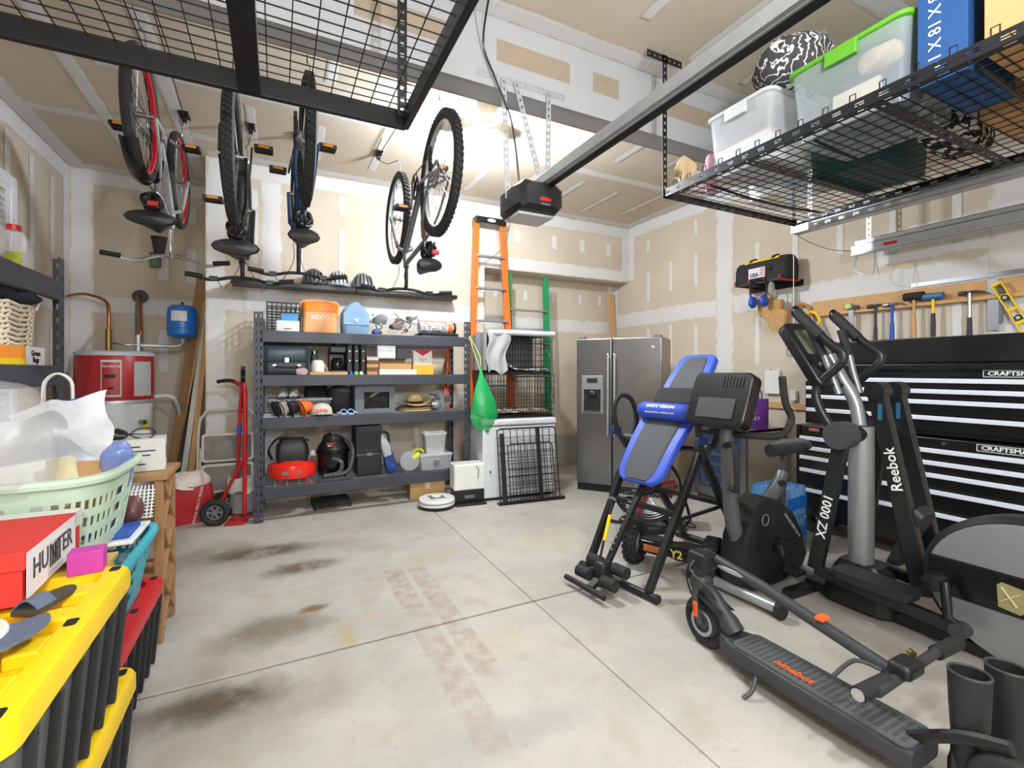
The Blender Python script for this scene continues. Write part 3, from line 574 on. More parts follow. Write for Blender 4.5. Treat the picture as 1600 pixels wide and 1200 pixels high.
# ------------------------------------------------------------------ garage door opener
t = thing('garage_door_opener', 'black garage door opener hanging from perforated steel straps', 'opener', (0, 0, 0))
c = V((1.36, 2.5, 2.34))
prof = [(-.15, -.06), (-.13, -.085), (.12, -.085), (.15, -.05), (.15, .05), (.1, .085), (-.11, .085), (-.15, .05)]
b = MB().loft([[(c.x + x * s, c.y - .12 + yy, c.z + zq * s) for x, zq in prof] for s, yy in ((.72, -.06), (.93, -.03), (1, .03), (1, .2), (.9, .24))]); b.build('housing', BLACK, t, 30)
MB().bb(c.x - .12, c.x + .12, c.y - .1, c.y + .1, c.z - .1, c.z - .082).build('light_lens', mt('lens_grey', (200, 202, 205), .3), t, bevel=.01)
MB().box((c.x + .01, c.y - .181, c.z - .03), (.07, .004, .02)).build('badge', RED, t)
MB().box((c.x + .01, c.y - .182, c.z - .058), (.06, .002, .008)).build('badge', GREY, t)
ra = V((1.4, 2.5, 2.44)); rb = V((1.4, -1.7, 2.44)); MB().bar(ra, rb, .05, .075).build('rail', GALV, t, 0, .004); MB().bar(ra + V((0, 0, -.045)), rb + V((0, 0, -.045)), .022, .02).build('rail_slot', SATIN, t, 0)
MB().bar(ra + V((-.036, 0, -.025)), rb + V((-.036, 0, -.025)), .02, .02).build('rail_lip', GALV, t, 0)
top = perf(MB(), (1.02, 2.508, 3.05), (1.62, 2.508, 3.05), .04, .003, .045, .016, Z1); top.build('strap', GALV, t, 0)
for a, bq in (((1.19, 2.5, 3.05), (1.22, 2.5, 2.35)), ((1.5, 2.5, 3.05), (1.49, 2.5, 2.38)), ((1.27, 2.5, 3.05), (1.44, 2.5, 2.5))): perf(MB(), a, bq, .034, .003, .04, .014, X1).build('strap', GALV, t, 0)
MB().tube([(1.3, 2.5, 2.42), (1.24, 2.49, 2.8), (1.13, 2.48, 3.02), (1.05, 2.47, 3.2), (1.02, 2.3, 3.38)], .006, 6, smooth=6).build('power_cord', SATIN, t)
MB().tube([(1.22, 2.52, 2.28), (1.25, 2.54, 2.2), (1.23, 2.6, 2.08), (1.15, 2.7, 2.0)], .002, 5, smooth=6).build('antenna_wire', GREY, t)
# door tracks on the right
def track(label, x, y1, z, y0, wd=.05):
    t = thing('door_track', label, 'door track', (0, 0, 0))
    MB().bb(x - wd / 2, x - wd / 2 + .004, y0, y1, z - .04, z + .04).bb(x - wd / 2, x + wd / 2, y0, y1, z - .042, z - .038).bb(x - wd / 2, x + wd / 2, y0, y1, z + .036, z + .04).build('channel', GALV, t, 0)
    MB().bb(x + .03, x + .034, y0, y1, z + .03, z + .09).bb(x + .03, x + .07, y0, y1, z + .086, z + .09).build('angle_iron', GALV, t, 0)
    perf(MB(), (x + .04, y1 - .1, z), (x + .04, y1 - .1, CH - .003), .035, .003, .045, .014, Y1).build('hanger', GALV, t, 0)
    return t
ta = track('galvanised door track beside the loaded overhead rack', 3.76, 2.4, 2.48, FY + .02, .09)
tb = track('galvanised door track with red sticker near the right wall', 4.3, 2.25, 2.33, FY + .02)
MB().box((4.273, 1.97, 2.33), (.002, .09, .022)).build('sticker', RED, tb)
for tt, x, y, z in ((tb, 4.28, 2.2, 2.29),): MB().tube([(x, y, z), (x + .01, y + .03, z - .12), (x + .01, y - .1, z - .18), (x, y - .12, z - .02)], .003, 5, smooth=5).tube([(x, y - .12, z), (x, y - .15, z - .2)], .003, 5).build('cable', STEEL, tt)
solo('sagging_cable', MB().tube([(3.8, 2.402, 2.44), (3.9, 2.37, 2.39), (4.1, 2.32, 2.34), (4.27, 2.252, 2.33)], .003, 5, smooth=6), GREY, 'thin grey cable sagging between the two door tracks', 'cable')
pc = MB().tube([(3.78, 2.42, 2.44), (3.78, 2.42, 1.7)], .003, 5); pc.build('pull_cord', WHITE, ta)
# ------------------------------------------------------------------ main shelving rack
RKX0, RKX1, RKY0, RKY1, RKH = -.145, 1.80, 4.67, 5.26, 1.85
SH = (1.687, 1.297, .917, .302)
WIRE = mt('bright_wire', (176, 180, 184), .35, .8)
def rack(label, x0, x1, y0, y1, h, shelves, beam=.1):
    t = thing('shelving_rack', label, 'rack', (0, 0, 0))
    for x in (x0, x1):
        for y in (y0, y1):
            mb = MB(); sx = 1 if x == x0 else -1; sy = 1 if y == y0 else -1
            for k in (0, 1): perf(mb, (x + sx * (-.018 + .036 * k) , y, 0), (x + sx * (-.018 + .036 * k), y, h), .036, .003, .07, .012, X1)
            perf(mb, (x - sx * .036, y + sy * .022, 0), (x - sx * .036, y + sy * .022, h), .044, .003, .07, .014, Y1)
            mb.build('post', RACKM, t, 0)
    for z in shelves:
        for y in (y0, y1): MB().bb(x0 + .025, x1 - .025, y - .012 if y == y0 else y - .02, y + .02 if y == y0 else y + .012, z - beam, z).build('shelf_beam', RACKM, t, 0, .004)
        for x in (x0, x1): MB().bb(x - .015, x + .015, y0 + .02, y1 - .02, z - .07, z - .012).build('side_brace', RACKM, t, 0)
        deck(t, x0 + .03, x1 - .03, y0 + .021, y1 - .021, z - .01, .1, .05, WIRE)
    return t
rack('dark grey steel shelving rack full of gear against the back wall', RKX0, RKX1, RKY0, RKY1, RKH, SH)
def span(u0, u1, vt, y): a = at_y(u0, vt, y); b = at_y(u1, vt, y); return (a.x + b.x) / 2, b.x - a.x, a.z
def sp(u0, u1, vt, y, z, d=None):                          # base centre, width, height for a thing whose front stands at y
    x, wd, zt = span(u0, u1, vt, y); return V((x, y + (d or 0) / 2, z)), wd, zt - z
S1, S2, S3, S4 = [z - .003 for z in SH]
def bx3(name, label, cat, u0, u1, vt, y, z, d, mat, bevel=.004, group=None):
    c, wd, h = sp(u0, u1, vt, y, z, d); return solo(name, MB().bb(-wd / 2, wd / 2, -d / 2, d / 2, .001, h), mat, label, cat, c, 0, group, bevel)
# --- top shelf
c, wd, h = sp(417, 470, 471, 4.86, S1, .3)
t = thing('milk_crate', 'black lattice crate at the left end of the top shelf', 'crate', c)
for s in (-1, 1):
    for nm, f in (('side', 0), ('end', 1)):
        mb = MB(); a = wd if not f else .3; o = .15 * s if not f else wd / 2 * s
        q = (lambda x0, x1, z0, z1: mb.bb(x0, x1, o - .004, o + .004, z0, z1)) if not f else (lambda x0, x1, z0, z1: mb.bb(o - .004, o + .004, x0, x1, z0, z1))
        for i in range(6): q(-a / 2, a / 2, h * i / 5.2, h * i / 5.2 + .012)
        for i in range(8): x = -a / 2 + a * i / 7; q(x - .005, x + .005, 0, h)
        mb.build('lattice_wall', BLACK, t, 0)
MB().bb(-wd / 2, wd / 2, -.15, .15, .001, .008).build('base', BLACK, t, 0)
c, wd, h = sp(431, 468, 500, 4.7, S1, .13); t = thing('label_printer', 'small white printer box in front of the black crate', 'printer', c)
MB().bb(-wd / 2, wd / 2, -.065, .065, .001, h).build('body', WHITE, t, 0, .01); MB().bb(-.03, .03, -.067, -.064, h * .25, h * .32).build('slot', DGREY, t, 0)
bx3('blue_box', 'small bright blue box on the white printer', 'box', 439, 465, 489, 4.72, c.z + h, .1, mt('sky_blue', (70, 150, 224), .5))
c, wd, h = sp(474, 527, 485, 4.74, S1, .3); t = thing('cooler', 'pale orange drinks cooler with darker orange lid on the top shelf', 'cooler', c)
PEACH = mt('peach_plastic', (240, 172, 112), .45)
MB().prism(rrect(-wd / 2, wd / 2, -.13, .13, .03), .001, h, None).build('body', PEACH, t); hl = .1
lo = MB().loft([[(x * s, y * s, z) for x, y in rrect(-wd / 2 * 1.03, wd / 2 * 1.03, -.136, .136, .035)] for s, z in ((1, h), (1, h + .07), (.96, h + .085))]).build('lid', mt('deep_orange', (238, 130, 24), .4), t)
MB().tube([(-wd / 2 - .012, 0, h * .75), (-wd / 2 - .016, -.02, h + .03), (-wd / 2 + .01, -.05, h + .1), (wd / 2 - .01, -.05, h + .1), (wd / 2 + .016, -.02, h + .03), (wd / 2 + .012, 0, h * .75)], .012, 8, smooth=4).build('handle', PEACH, t)
text('IGLOO', .05, WHT, t, frame((0, -.1315, h * .72), X1, Z1), bold=.001)
c, wd, h = sp(535, 578, 468, 4.74, S1, .24); t = thing('lunch_bag', 'slate blue fold-over lunch bag with white button', 'bag', c); SLB = mt('slate_blue', (118, 150, 180), .7)
MB().loft([[(x * s, y * s2, z) for x, y in rrect(-wd / 2, wd / 2, -.11, .11, .05)] for s, s2, z in ((.95, .95, .001), (1, 1, .06), (1, 1, h * .62), (.8, .6, h * .78), (.4, .35, h * .92), (.06, .08, h))]).build('pouch', SLB, t)
MB().prism([(-wd / 2 + .01, h * .28), (wd / 2 - .01, h * .28), (wd / 2 - .01, h * .6), (.02, h * .95), (-.02, h * .95), (-wd / 2 + .01, h * .6)], 0, .008, frame((0, -.108, 0), X1, Z1)).build('flap', mt('slate_blue_flap', (136, 168, 198), .7), t, 0, .003)
MB().cyl((0, -.116, h * .42), (0, -.124, h * .42), .016, 16).build('button', WHT, t)
FILM = mt('thin_film', (236, 238, 240), .2, alpha=.13, var=.05)
def clutter(label, u0, u1, vt, y, z, d, cols, seed, cat='bag', name='plastic_bag'):
    c, wd, h = sp(u0, u1, vt, y, z, d); t = thing(name, label, cat, c); rnd = random.Random(seed)
    for k in range(9):
        p = (rnd.uniform(-.33, .33) * wd, rnd.uniform(-.3, .25) * d, rnd.uniform(.12, .7) * h); s = rnd.uniform(.12, .24) * min(wd, h)
        if k % 3: MB().ell((p[0], p[1], max(p[2], s)), (s * 1.3, s, s), 10, 7).crumple(s * .5, 20, k).build('packed_item', cols[k % len(cols)], t)
        else: MB().tube([p, (p[0] + rnd.uniform(-.05, .05), p[1] - .03, p[2] + .04), (p[0] + rnd.uniform(-.08, .08), p[1], p[2] + .08)], .007, 6, smooth=3).build('packed_item', cols[k % len(cols)], t)
    mb = MB().ell((0, 0, h * .5), (wd * .52, d * .5, h * .5), 26, 16, None, .7).crumple(.03, 13, seed)
    mb.v = [(p[0], p[1], max(.002, p[2])) for p in mb.v]; mb.build('bag_film', FILM, t); return t
HAL = [ORANGE, MATTE, mt('midnight', (40, 46, 60), .6), mt('slate', (96, 104, 116), .6), BLACK, WHITE]
clutter('clear plastic bag of dark decorations beside the lunch bag', 580, 611, 484, 4.74, S1, .24, HAL[1:] + [BLUE], 1); clutter('clear plastic bag of orange and black decorations on the top shelf', 610, 637, 487, 4.72, S1, .2, HAL, 2); clutter('clear plastic bag of wire decorations beside the rolled blanket', 636, 658, 483, 4.73, S1, .24, HAL[1:], 3)
c, wd, h = sp(657, 717, 519, 4.72, S1, .26); t = thing('folding_mat', 'flat black folded mat under the speckled roll', 'mat', c)
for k in range(2): MB().bb(-wd / 2, wd / 2, -.13, .13, .001 + k * h / 2, h / 2 * (k + 1) - .002).build('layer', MATTE, t, 0, .008)
c2 = c + V((0, 0, h)); rr = .058; t = thing('blanket_roll', 'speckled white rolled blanket on the black folded mat', 'blanket', c2)
SPK = patmat('speckle', (120, 120, 124), (220, 220, 218), 90, 'tri')
MB().tube([(-wd / 2 + .01, -.02, rr), (wd / 2 - .04, -.02, rr)], rr, 22).build('roll', SPK, t); MB().tube([(wd / 2 - .04, -.02, rr), (wd / 2 - .01, -.02, rr)], rr + .002, 22).build('end_band', BLACK, t)
MB().grid(lambda a, b: (wd / 2 - .1 + .05 * a, -.02 - (rr + .001) * math.cos(R(-45 + 90 * b)), rr + (rr + .001) * math.sin(R(-45 + 90 * b))), 2, 8, .001).build('orange_logo', ORANGE, t)
# --- second shelf
c, wd, h = sp(412, 483, 540, 4.73, S2, .34); t = thing('suitcase', 'dark teal hard-shell case lying on the second shelf', 'suitcase', c); TEALM = mt('teal_shell', (58, 84, 96), .35)
for z0, z1, mm in ((.001, h * .5, mt('dark_shell', (44, 52, 60), .4)), (h * .52, h, TEALM)): MB().loft([[(x * s, y * s, z) for x, y in rrect(-wd / 2, wd / 2, -.17, .17, .04)] for s, z in ((.95, z0), (1, z0 + .02), (1, z1 - .03), (.93, z1))]).build('shell', mm, t)
MB().bb(-wd / 2 - .002, wd / 2 + .002, -.172, .172, h * .5, h * .525).build('zip_band', BLACK, t); MB().tube([(-.09, -.172, h * .3), (-.08, -.2, h * .28), (.08, -.2, h * .28), (.09, -.172, h * .3)], .009, 8).build('handle', BLACK, t)
for x in (-.1, .1): MB().box((x, -.172, h * .34), (.035, .012, .02)).build('latch', CHROME, t, bevel=.003)
MB().box((0, -.174, h * .52), (.03, .01, .04)).build('zip_pull', CHROME, t)
sack('cloth', 'crumpled pink floral cloth in front of the teal case', 'cloth', V((.2, 4.68, S2)), (.05, .02, .032), mt('pink_floral', (216, 188, 190), .9, var=.3, scale=60), 21, amp=.012, freq=22)
c, wd, h = sp(486, 508, 562, 4.74, S2, .12); t = thing('jar', 'round white enamel jar with wooden handle beside the teal case', 'jar', c); r = wd / 2
MB().lathe([(0, .001), (r * .85, .001), (r, h * .2), (r, h * .7), (r * .8, h * .95), (r * .5, h)], 22).build('bowl', WHITE, t); MB().bar((r, 0, h * .75), (r + .03, -.01, h * .2), .012).build('handle', WOOD, t)
c, wd, h = sp(485, 498, 548, 4.9, S2, .08); t = thing('thermos', 'dark steel thermos flask behind the white jar', 'flask', c); r = wd / 2
MB().lathe([(0, .001), (r, .001), (r, h * .8), (r * .7, h * .86), (0, h * .86)], 18).build('bottle', DGREY, t); MB().lathe([(r * .8, h * .86), (r * .85, h), (0, h)], 18).build('cap', CHROME, t)
bx3('wood_board', 'thin wooden board lying under the coffee maker', 'board', 484, 543, 581, 4.69, S2, .05, WOOD, .002)
c, wd, h = sp(516, 541, 536, 4.78, S2 , .25); t = thing('coffee_maker', 'black coffee maker on the second shelf', 'coffee maker', c)
MB().bb(-wd / 2, wd / 2, -.12, .12, .001, h * .15).bb(-wd / 2, wd / 2, .02, .12, h * .15, h * .7).bb(-wd / 2, wd / 2, -.12, .12, h * .7, h * .9).build('body', SATIN, t, 0, .008); MB().lathe([(0, h * .16), (.05, h * .16), (.058, h * .3), (.05, h * .5), (.035, h * .55)], 18, Matrix.Translation((0, -.05, 0))).build('carafe', mt('dark_glass', (20, 20, 22), .08), t); MB().lathe([(.05, h * .9), (.055, h), (0, h)], 16, Matrix.Translation((0, -.04, 0))).build('lid', BLACK, t); MB().tube([(.0, -.1, h * .5), (.05, -.13, h * .4), (.0, -.11, h * .2)], .008, 6, smooth=4).build('handle', BLACK, t)
c, wd, h = sp(541, 573, 536, 4.8, S2, .2); t = thing('bottle_rack', 'black three-slot dispenser rack beside the coffee maker', 'rack', c)
for k in range(3):
    x = -wd / 2 + wd * (k + .5) / 3; MB().bb(x - wd / 6.6, x + wd / 6.6, -.1, .1, .02, h).build('slot_tower', SATIN, t, 0, .012)
    for z in (.45, .75): MB().cyl((x, -.101, h * z), (x, -.106, h * z), .008, 10).build('knob', CHROME, t)
MB().bb(-wd / 2, wd / 2, -.1, .1, .001, .02).build('base', BLACK, t, 0)
for k, (u, cc) in enumerate(((548, BLUE), (556, mt('lime', (130, 200, 60), .5)), (564, WHITE))): x = at_y(u, 580, 4.72).x; solo('small_round_item', MB().lathe([(0, .001), (.018, .001), (.02, .02), (.014, .032), (0, .034)], 14), cc, ('blue', 'lime green', 'white')[k] + ' small round item in front of the three-slot dispenser', 'toy', (x, 4.71, S2))  # small coloured items of unclear kind, shaped like caps
c0, wd0, h0 = sp(574, 592, 557, 4.76, S2, .16)
for k in range(5): solo('small_carton', MB().bb(-wd0 / 2, wd0 / 2, -.08, .08, .001, h0 / 5 - .002), (CARD, mt('brown_carton', (120, 78, 44), .8), WHITE)[(0, 1, 0, 1, 2)[k]], ('lowest', 'second from the bottom', 'middle', 'second from the top', 'topmost white')[k] + ' flat carton in the small stack on the second shelf', 'box', c0 + V((0, 0, k * h0 / 5)), random.uniform(-.06, .06), 'flat cartons stacked on the second shelf')
c, wd, h = sp(593, 643, 560, 4.78, S2, .2); t = thing('cardboard_box', 'open cardboard box in the middle of the second shelf', 'box', c)
for a in ((-wd / 2, wd / 2, -.1, -.095, .001, h * .7), (-wd / 2, wd / 2, .095, .1, .001, h), (-wd / 2, -wd / 2 + .005, -.095, .095, .001, h * .75), (wd / 2 - .005, wd / 2, -.095, .095, .001, h * .75), (-wd / 2, wd / 2, -.1, .1, .001, .005)): MB().bb(*a).build('panel', CARD, t, 0)
bx3('flat_box', 'long white flat box with faint print in front of the open cardboard box', 'box', 593, 651, 577, 4.69, S2, .07, mt('off_white_card', (214, 210, 200), .7), .002)
zz = S2 + h
bx3('white_box', 'white box with handwriting on top of the open cardboard box', 'box', 590, 618, 540, 4.86, zz, .12, mt('white_card', (222, 222, 222), .7), .002); bx3('dark_box', 'small charcoal box beside the white box on the second shelf', 'box', 620, 637, 544, 4.88, zz, .1, DGREY, .002)
c, wd, h = sp(645, 677, 570, 4.78, S2, .1); yb = solo('bulb_carton', MB().bb(-wd / 2, wd / 2, -.05, .05, .001, h), mt('yellow_card', (216, 172, 52), .7), 'yellow carton under the red and white bulb box', 'box', c)
c, wd, h2 = sp(646, 675, 547, 4.79, S2 + h, .08); t = thing('bulb_box', 'white and red light bulb box on the yellow carton', 'box', c); MB().bb(-wd / 2, wd / 2, -.04, .04, .001, h2).build('body', WHITE, t, 0, .002); MB().prism([(-wd / 2, h2), (0, h2 * .62), (wd / 2, h2)], 0, .001, frame((0, -.0402, 0), X1, Z1)).build('red_flap_print', RED, t, 0)
for k in range(3): MB().ell((-.03 + .03 * k, -.041, h2 * .35), (.008, .002, .018), 10, 6).build('bulb_print', SILVER, t)
bx3('orange_tray', 'thin orange tray at the right end of the second shelf', 'tray', 650, 690, 585, 4.7, S2, .08, ORANGE, .003)
# --- third shelf
c, wd, h = sp(419, 518, 624, 4.84, S3, .3); t = thing('clear_bin', 'low clear plastic bin under the white sneakers', 'bin', c)
MB().loft([[(x * s, y * s, z) for x, y in rrect(-wd / 2, wd / 2, -.15, .15, .03)] for s, z in ((.9, .001), (1, h - .02))], True).build('tub', CLB2, t); MB().loft([[(x * s, y * s, z) for x, y in rrect(-wd / 2, wd / 2, -.15, .15, .03)] for s, z in ((1.04, h - .02), (1.04, h))]).build('lid', WHL, t)
zb = S3 + h
def sneaker(label, loc, rz, mat, sole, group=None):
    t = thing('sneaker', label, 'shoe', loc, rz, group)
    def sec(x): q = (x + .14) / .28; return .034 + .014 * math.sin(PI * min(1, q * 1.1)) , .035 + .065 * max(0, 1 - q) ** .8
    MB().loft([[(x, hw * math.cos(a), .022 + (hh * math.sin(a) if math.sin(a) > 0 else .0)) for a in [2 * PI * j / 12 for j in range(12)]] for x in [-.14 + .028 * k for k in range(11)] for hw, hh in [sec(x)]]).build('upper', mat, t)
    MB().loft([[(x, hw * 1.08 * math.cos(a), .013 + .012 * math.sin(a)) for a in [2 * PI * j / 12 for j in range(12)]] for x in [-.145 + .029 * k for k in range(11)] for hw, hh in [sec(x * .96)]]).build('sole', sole, t)
    for k in range(4): MB().bar((-.01 + .02 * k, -.025, .095 - .013 * k), (-.01 + .02 * k, .025, .095 - .013 * k), .006, .004).build('lace', WHT, t)
    return t
SNK = mt('sneaker_grey', (206, 208, 210), .7)
for u, nm in ((443, 'left'), (460, 'right')): sneaker(f'white running sneaker on the clear bin, {nm} of the pair', V((at_y(u, 610, 4.86).x, 4.93, zb)), R(-95), SNK, BLACK, 'pair of sneakers on the clear bin')
def cap(label, loc, rz, mat, brim, r=.085, name='baseball_cap', lettering=None, rot=None, group=None):
    t = thing(name, label, 'cap', loc, rz, group, rot)
    MB().lathe([(r, .001), (r * 1.02, .03), (r * .93, .07), (r * .65, .105), (r * .25, .12), (0, .122)], 22).build('crown', mat, t)
    MB().ell((0, 0, .123), (.008, .008, .005), 10, 6).build('button', brim, t)
    MB().grid(lambda a, b: ((r * .8 + .075 * b) * math.sin(R(-58 + 116 * a)) * (1 - .12 * b), -(r * .8 + (.075 * b)) * math.cos(R(-58 + 116 * a)) * 1.02, .012 - .02 * (2 * a - 1) ** 2 * b + .004), 14, 4, .004).build('brim', brim, t)
    if lettering: text(lettering, .036, ORANGE, t, frame((0, -r * 1.0, .052), X1, (0, .18, 1)), bold=.001, ext=.004)
    return t
for k, (u, mm, nm) in enumerate(((427, mt('navy_cap', (34, 40, 52), .8), 'navy'), (437, mt('cream_cap', (200, 196, 184), .8), 'cream'), (449, mt('black_cap', (38, 40, 46), .8), 'charcoal'), (468, mt('orange_cap', (240, 112, 30), .8), 'orange'))): cap(f'{nm} baseball cap standing in the row on the third shelf', V((at_y(u, 640, 4.75).x, 4.755 - .002 * k, S3 + .07)), 0, mm, mm, .062, rot=(R(-6), R(72), R(8)), group='row of caps on the third shelf')
cap('beige baseball cap with orange lettering and black brim', V((at_y(502, 645, 4.79).x, 4.79, S3)), 0, mt('beige_cap', (206, 200, 188), .85), BLACK, .098, lettering='GAVIN')
c, wd, h = sp(478, 512, 600, 4.99, S3, .2); sack('backpack', 'black backpack at the back of the third shelf', 'bag', c + V((0, .02, 0)), (wd * .6, .1, h * .5), MATTE, 31, amp=.02, e=.6)
t = thing('duffel_bag', 'rounded black duffel bag left of the grey pet cube', 'bag', V((at_y(532, 620, 4.93).x, 4.98, S3))); MB().ell((0, 0, .135), (.115, .14, .135), 24, 16, None, .55).crumple(.012, 9, 33).build('body', mt('duffel_black', (24, 24, 30), .7), t)
for z in (.05, .11): MB().tube([(-.1, -.13, z), (0, -.146, z), (.1, -.13, z)], .004, 6, smooth=4).build('seam', DGREY, t)
t = thing('swim_goggles', 'blue and white swim goggles on the shelf edge', 'goggles', V((at_y(543, 645, 4.69).x, 4.72, S3)))
for s in (-1, 1): MB().torus(.028, .006, 18, 6, rotm(x=R(60), t=(s * .033, -.02, .028))).build('lens_rim', mt('pale_blue', (120, 170, 214), .4), t)
MB().tube([(-.06, -.01, .03), (-.09, .03, .02), (-.02, .06, .01), (.06, .05, .01), (.1, .02, .012), (.06, -.01, .03)], .005, 6, smooth=5).build('strap', WHITE, t)
c, wd, h = sp(560, 617, 602, 4.74, S3, .34); t = thing('pet_carrier', 'grey fabric pet cube with black mesh window', 'carrier', c); PETG = mt('pet_grey', (112, 116, 124), .85)
a = wd / 2; k = .055
for nm, q in (('front_panel', ((-a - .03, -a + k, 0, h), (a - k, a, 0, h), (-a + k, a - k, 0, .05), (-a + k, a - k, h - .07, h))),):
    for x0_, x1_, z0_, z1_ in q: MB().bb(x0_, x1_, -.17, -.155, z0_ + .001, z1_).build(nm, PETG, t, 0, .003)
MB().bb(-a - .03, -a - .015, -.155, .17, .001, h).bb(a - .015, a, -.155, .17, .001, h).bb(-a, a, .155, .17, .001, h).bb(-a, a, -.155, .155, .001, .012).build('shell', PETG, t, 0); MB().bb(-a - .03, a, -.172, .17, h, h + .01).build('roof', mt('pet_grey_top', (132, 136, 142), .8), t, 0)
wm = MB()
for i in range(14): x = -a + k + (wd - 2 * k) * i / 13; wm.bb(x - .001, x + .001, -.162, -.16, .05, h - .07)
for i in range(14): z = .05 + (h - .12) * i / 13; wm.bb(-a + k, a - k, -.163, -.161, z - .001, z + .001)
wm.build('mesh_window', BLACK, t, 0)['kind'] = 'stuff'
MB().tube([(-.06, -.14, .16), (.0, -.14, .2), (.07, -.14, .23)], .012, 8, smooth=4).build('toy_wand', mt('straw_light', (190, 172, 128), .8), t); MB().ell((0, -.05, .07), (.09, .06, .06), 14, 10).crumple(.03, 18, 6).build('toy_pile', mt('brown_dark', (70, 54, 42), .9), t)
STRAW = mt('straw', (206, 182, 128), .85, var=.2, scale=120, bump=.3)
hx = at_y(648, 615, 4.9).x; t = thing('straw_mat', 'flat round straw mat under the straw hat', 'mat', V((hx, 4.91, S3))); MB().lathe([(0, .001), (.17, .001), (.18, .012), (.17, .03), (0, .03)], 30).build('woven_disc', STRAW, t); MB().torus(.175, .008, 30, 6, Matrix.Translation((0, 0, .034))).build('rim', mt('straw_dark', (150, 120, 70), .85), t)
t = thing('straw_hat', 'wide straw hat with dark underside on the third shelf', 'hat', V((hx, 4.91, S3 + .045)))
MB().grid(lambda a, b: ((.08 + .1 * b) * math.cos(2 * PI * a), (.08 + .1 * b) * math.sin(2 * PI * a), .03 + .07 * b * (math.cos(2 * PI * a) ** 2) + .012 * b * math.sin(7 * a)), 36, 5, .004).build('brim', STRAW, t); MB().lathe([(.085, .03), (.08, .1), (.06, .13), (0, .14)], 26).build('crown', STRAW, t); MB().torus(.084, .007, 26, 6, Matrix.Translation((0, 0, .045)), 2).build('band', mt('hat_band', (40, 34, 30), .8), t)
MB().tube([(-.05, -.09, .03), (-.06, -.08, .0)], .006, 6).build('chin_cord', BLACK, t)
clutter('clear bag of black netting at the right end of the third shelf', 676, 708, 612, 4.76, S3, .22, [BLACK, DGREY, SILVER], 7)
# --- bottom shelf
c = V((at_y(457, 735, 4.82).x, 4.88, S4)); t = thing('air_compressor', 'red pancake air compressor with black motor cover and hose', 'compressor', c); REDG = mt('red_gloss', (232, 44, 26), .22)
MB().lathe([(0, .03), (.12, .03), (.2, .06), (.212, .115), (.2, .17), (.12, .205), (0, .21)], 32).build('tank', REDG, t)
MB().loft([[(x * s, y * s, z) for x, y in rrect(-.14, .14, -.11, .11, .04)] for s, z in ((.95, .2), (1, .25), (.95, .34), (.7, .4))]).build('motor_cover', BLACK, t)
MB().bb(-.09, .07, -.207, -.2, .1, .13).build('badge', GREY, t, 0)
MB().tube([(-.16, -.06, .22), (-.19, -.08, .33), (-.1, -.09, .42), (.05, -.09, .41), (.14, -.07, .38), (.05, -.05, .44), (-.12, -.06, .42), (-.2, -.02, .3), (-.17, 0, .21)], .007, 7, smooth=5).build('hose', SATIN, t)
MB().cyl((.13, -.05, .2), (.13, -.05, .3), .02, 12).cyl((.13, -.05, .24), (.2, -.06, .24), .012, 10).cyl((.17, -.08, .27), (.17, -.1, .27), .022, 14).build('regulator', GALV, t)
for x, y in ((-.1, -.1), (.12, -.12), (0, .13)): MB().bb(x - .012, x + .012, y - .01, y + .01, 0, .06).build('foot', RED, t, 0)
c = V((at_y(521, 740, 4.86).x, 4.9, S4)); t = thing('shop_vacuum', 'black wet and dry shop vacuum with hose on the bottom shelf', 'vacuum', c); GLB = mt('gloss_black', (18, 18, 20), .2)
MB().lathe([(0, .03), (.12, .03), (.135, .05), (.145, .24), (.155, .25), (.155, .27), (.14, .28)], 28).build('drum', GLB, t); MB().lathe([(.145, .27), (.14, .3), (.1, .36), (.085, .41), (.04, .43), (0, .43)], 28).build('motor_head', BLACK, t)
MB().tube([(-.02, -.13, .2), (.06, -.17, .16), (.03, -.18, .07), (-.1, -.18, .05), (.1, -.18, .07), (.16, -.15, .2), (.15, -.1, .34), (.06, -.06, .42), (-.02, -.05, .43)], .021, 12, smooth=6).build('hose', mt('hose_grey', (62, 64, 68), .5), t)
MB().bb(-.07, .0, -.118, -.108, .33, .35).build('red_badge', RED, t, 0); MB().bb(-.06, -.01, -.122, -.118, .315, .325).build('white_mark', WHT, t, 0)
for x in (-.1, .1): MB().cyl((x - .01, -.09, .022), (x + .01, -.09, .022), .021, 12).build('caster', BLACK, t)
solo('floor_nozzle', MB().bb(-.15, .15, -.02, .02, .001, .03).tube([(0, 0, .03), (.01, -.005, .06)], .018, 10), DGREY, 'grey floor nozzle lying in front of the shop vacuum', 'nozzle', (at_y(522, 752, 4.7).x, 4.705, S4), .02, bevel=.004)
c, wd, h = sp(556, 598, 667, 4.78, S4, .3); t = thing('tool_box', 'tall black rolling tool box tower on the bottom shelf', 'tool box', c)
MB().bb(-wd / 2 + .01, wd / 2 - .01, -.15, .15, .001, h * .4).build('base_box', BLACK, t, 0, .012); MB().bb(-wd / 2, wd / 2, -.16, .16, h * .4, h * .46).build('lid_band', DGREY, t, 0, .006); MB().bb(-wd / 2, wd / 2, -.15, .15, h * .46, h).build('upper_box', mt('graphite', (44, 45, 48), .7, bump=.4, scale=120), t, 0, .012); MB().bb(-.025, .025, -.168, -.155, h * .41, h * .47).build('latch', GREY, t, 0)
c = V((at_y(615, 730, 4.74).x, 4.78, S4)); t = thing('steam_mop', 'blue and silver handheld vacuum leaning on the tool tower', 'vacuum', c, 0, None, (0, R(-14), R(5)))
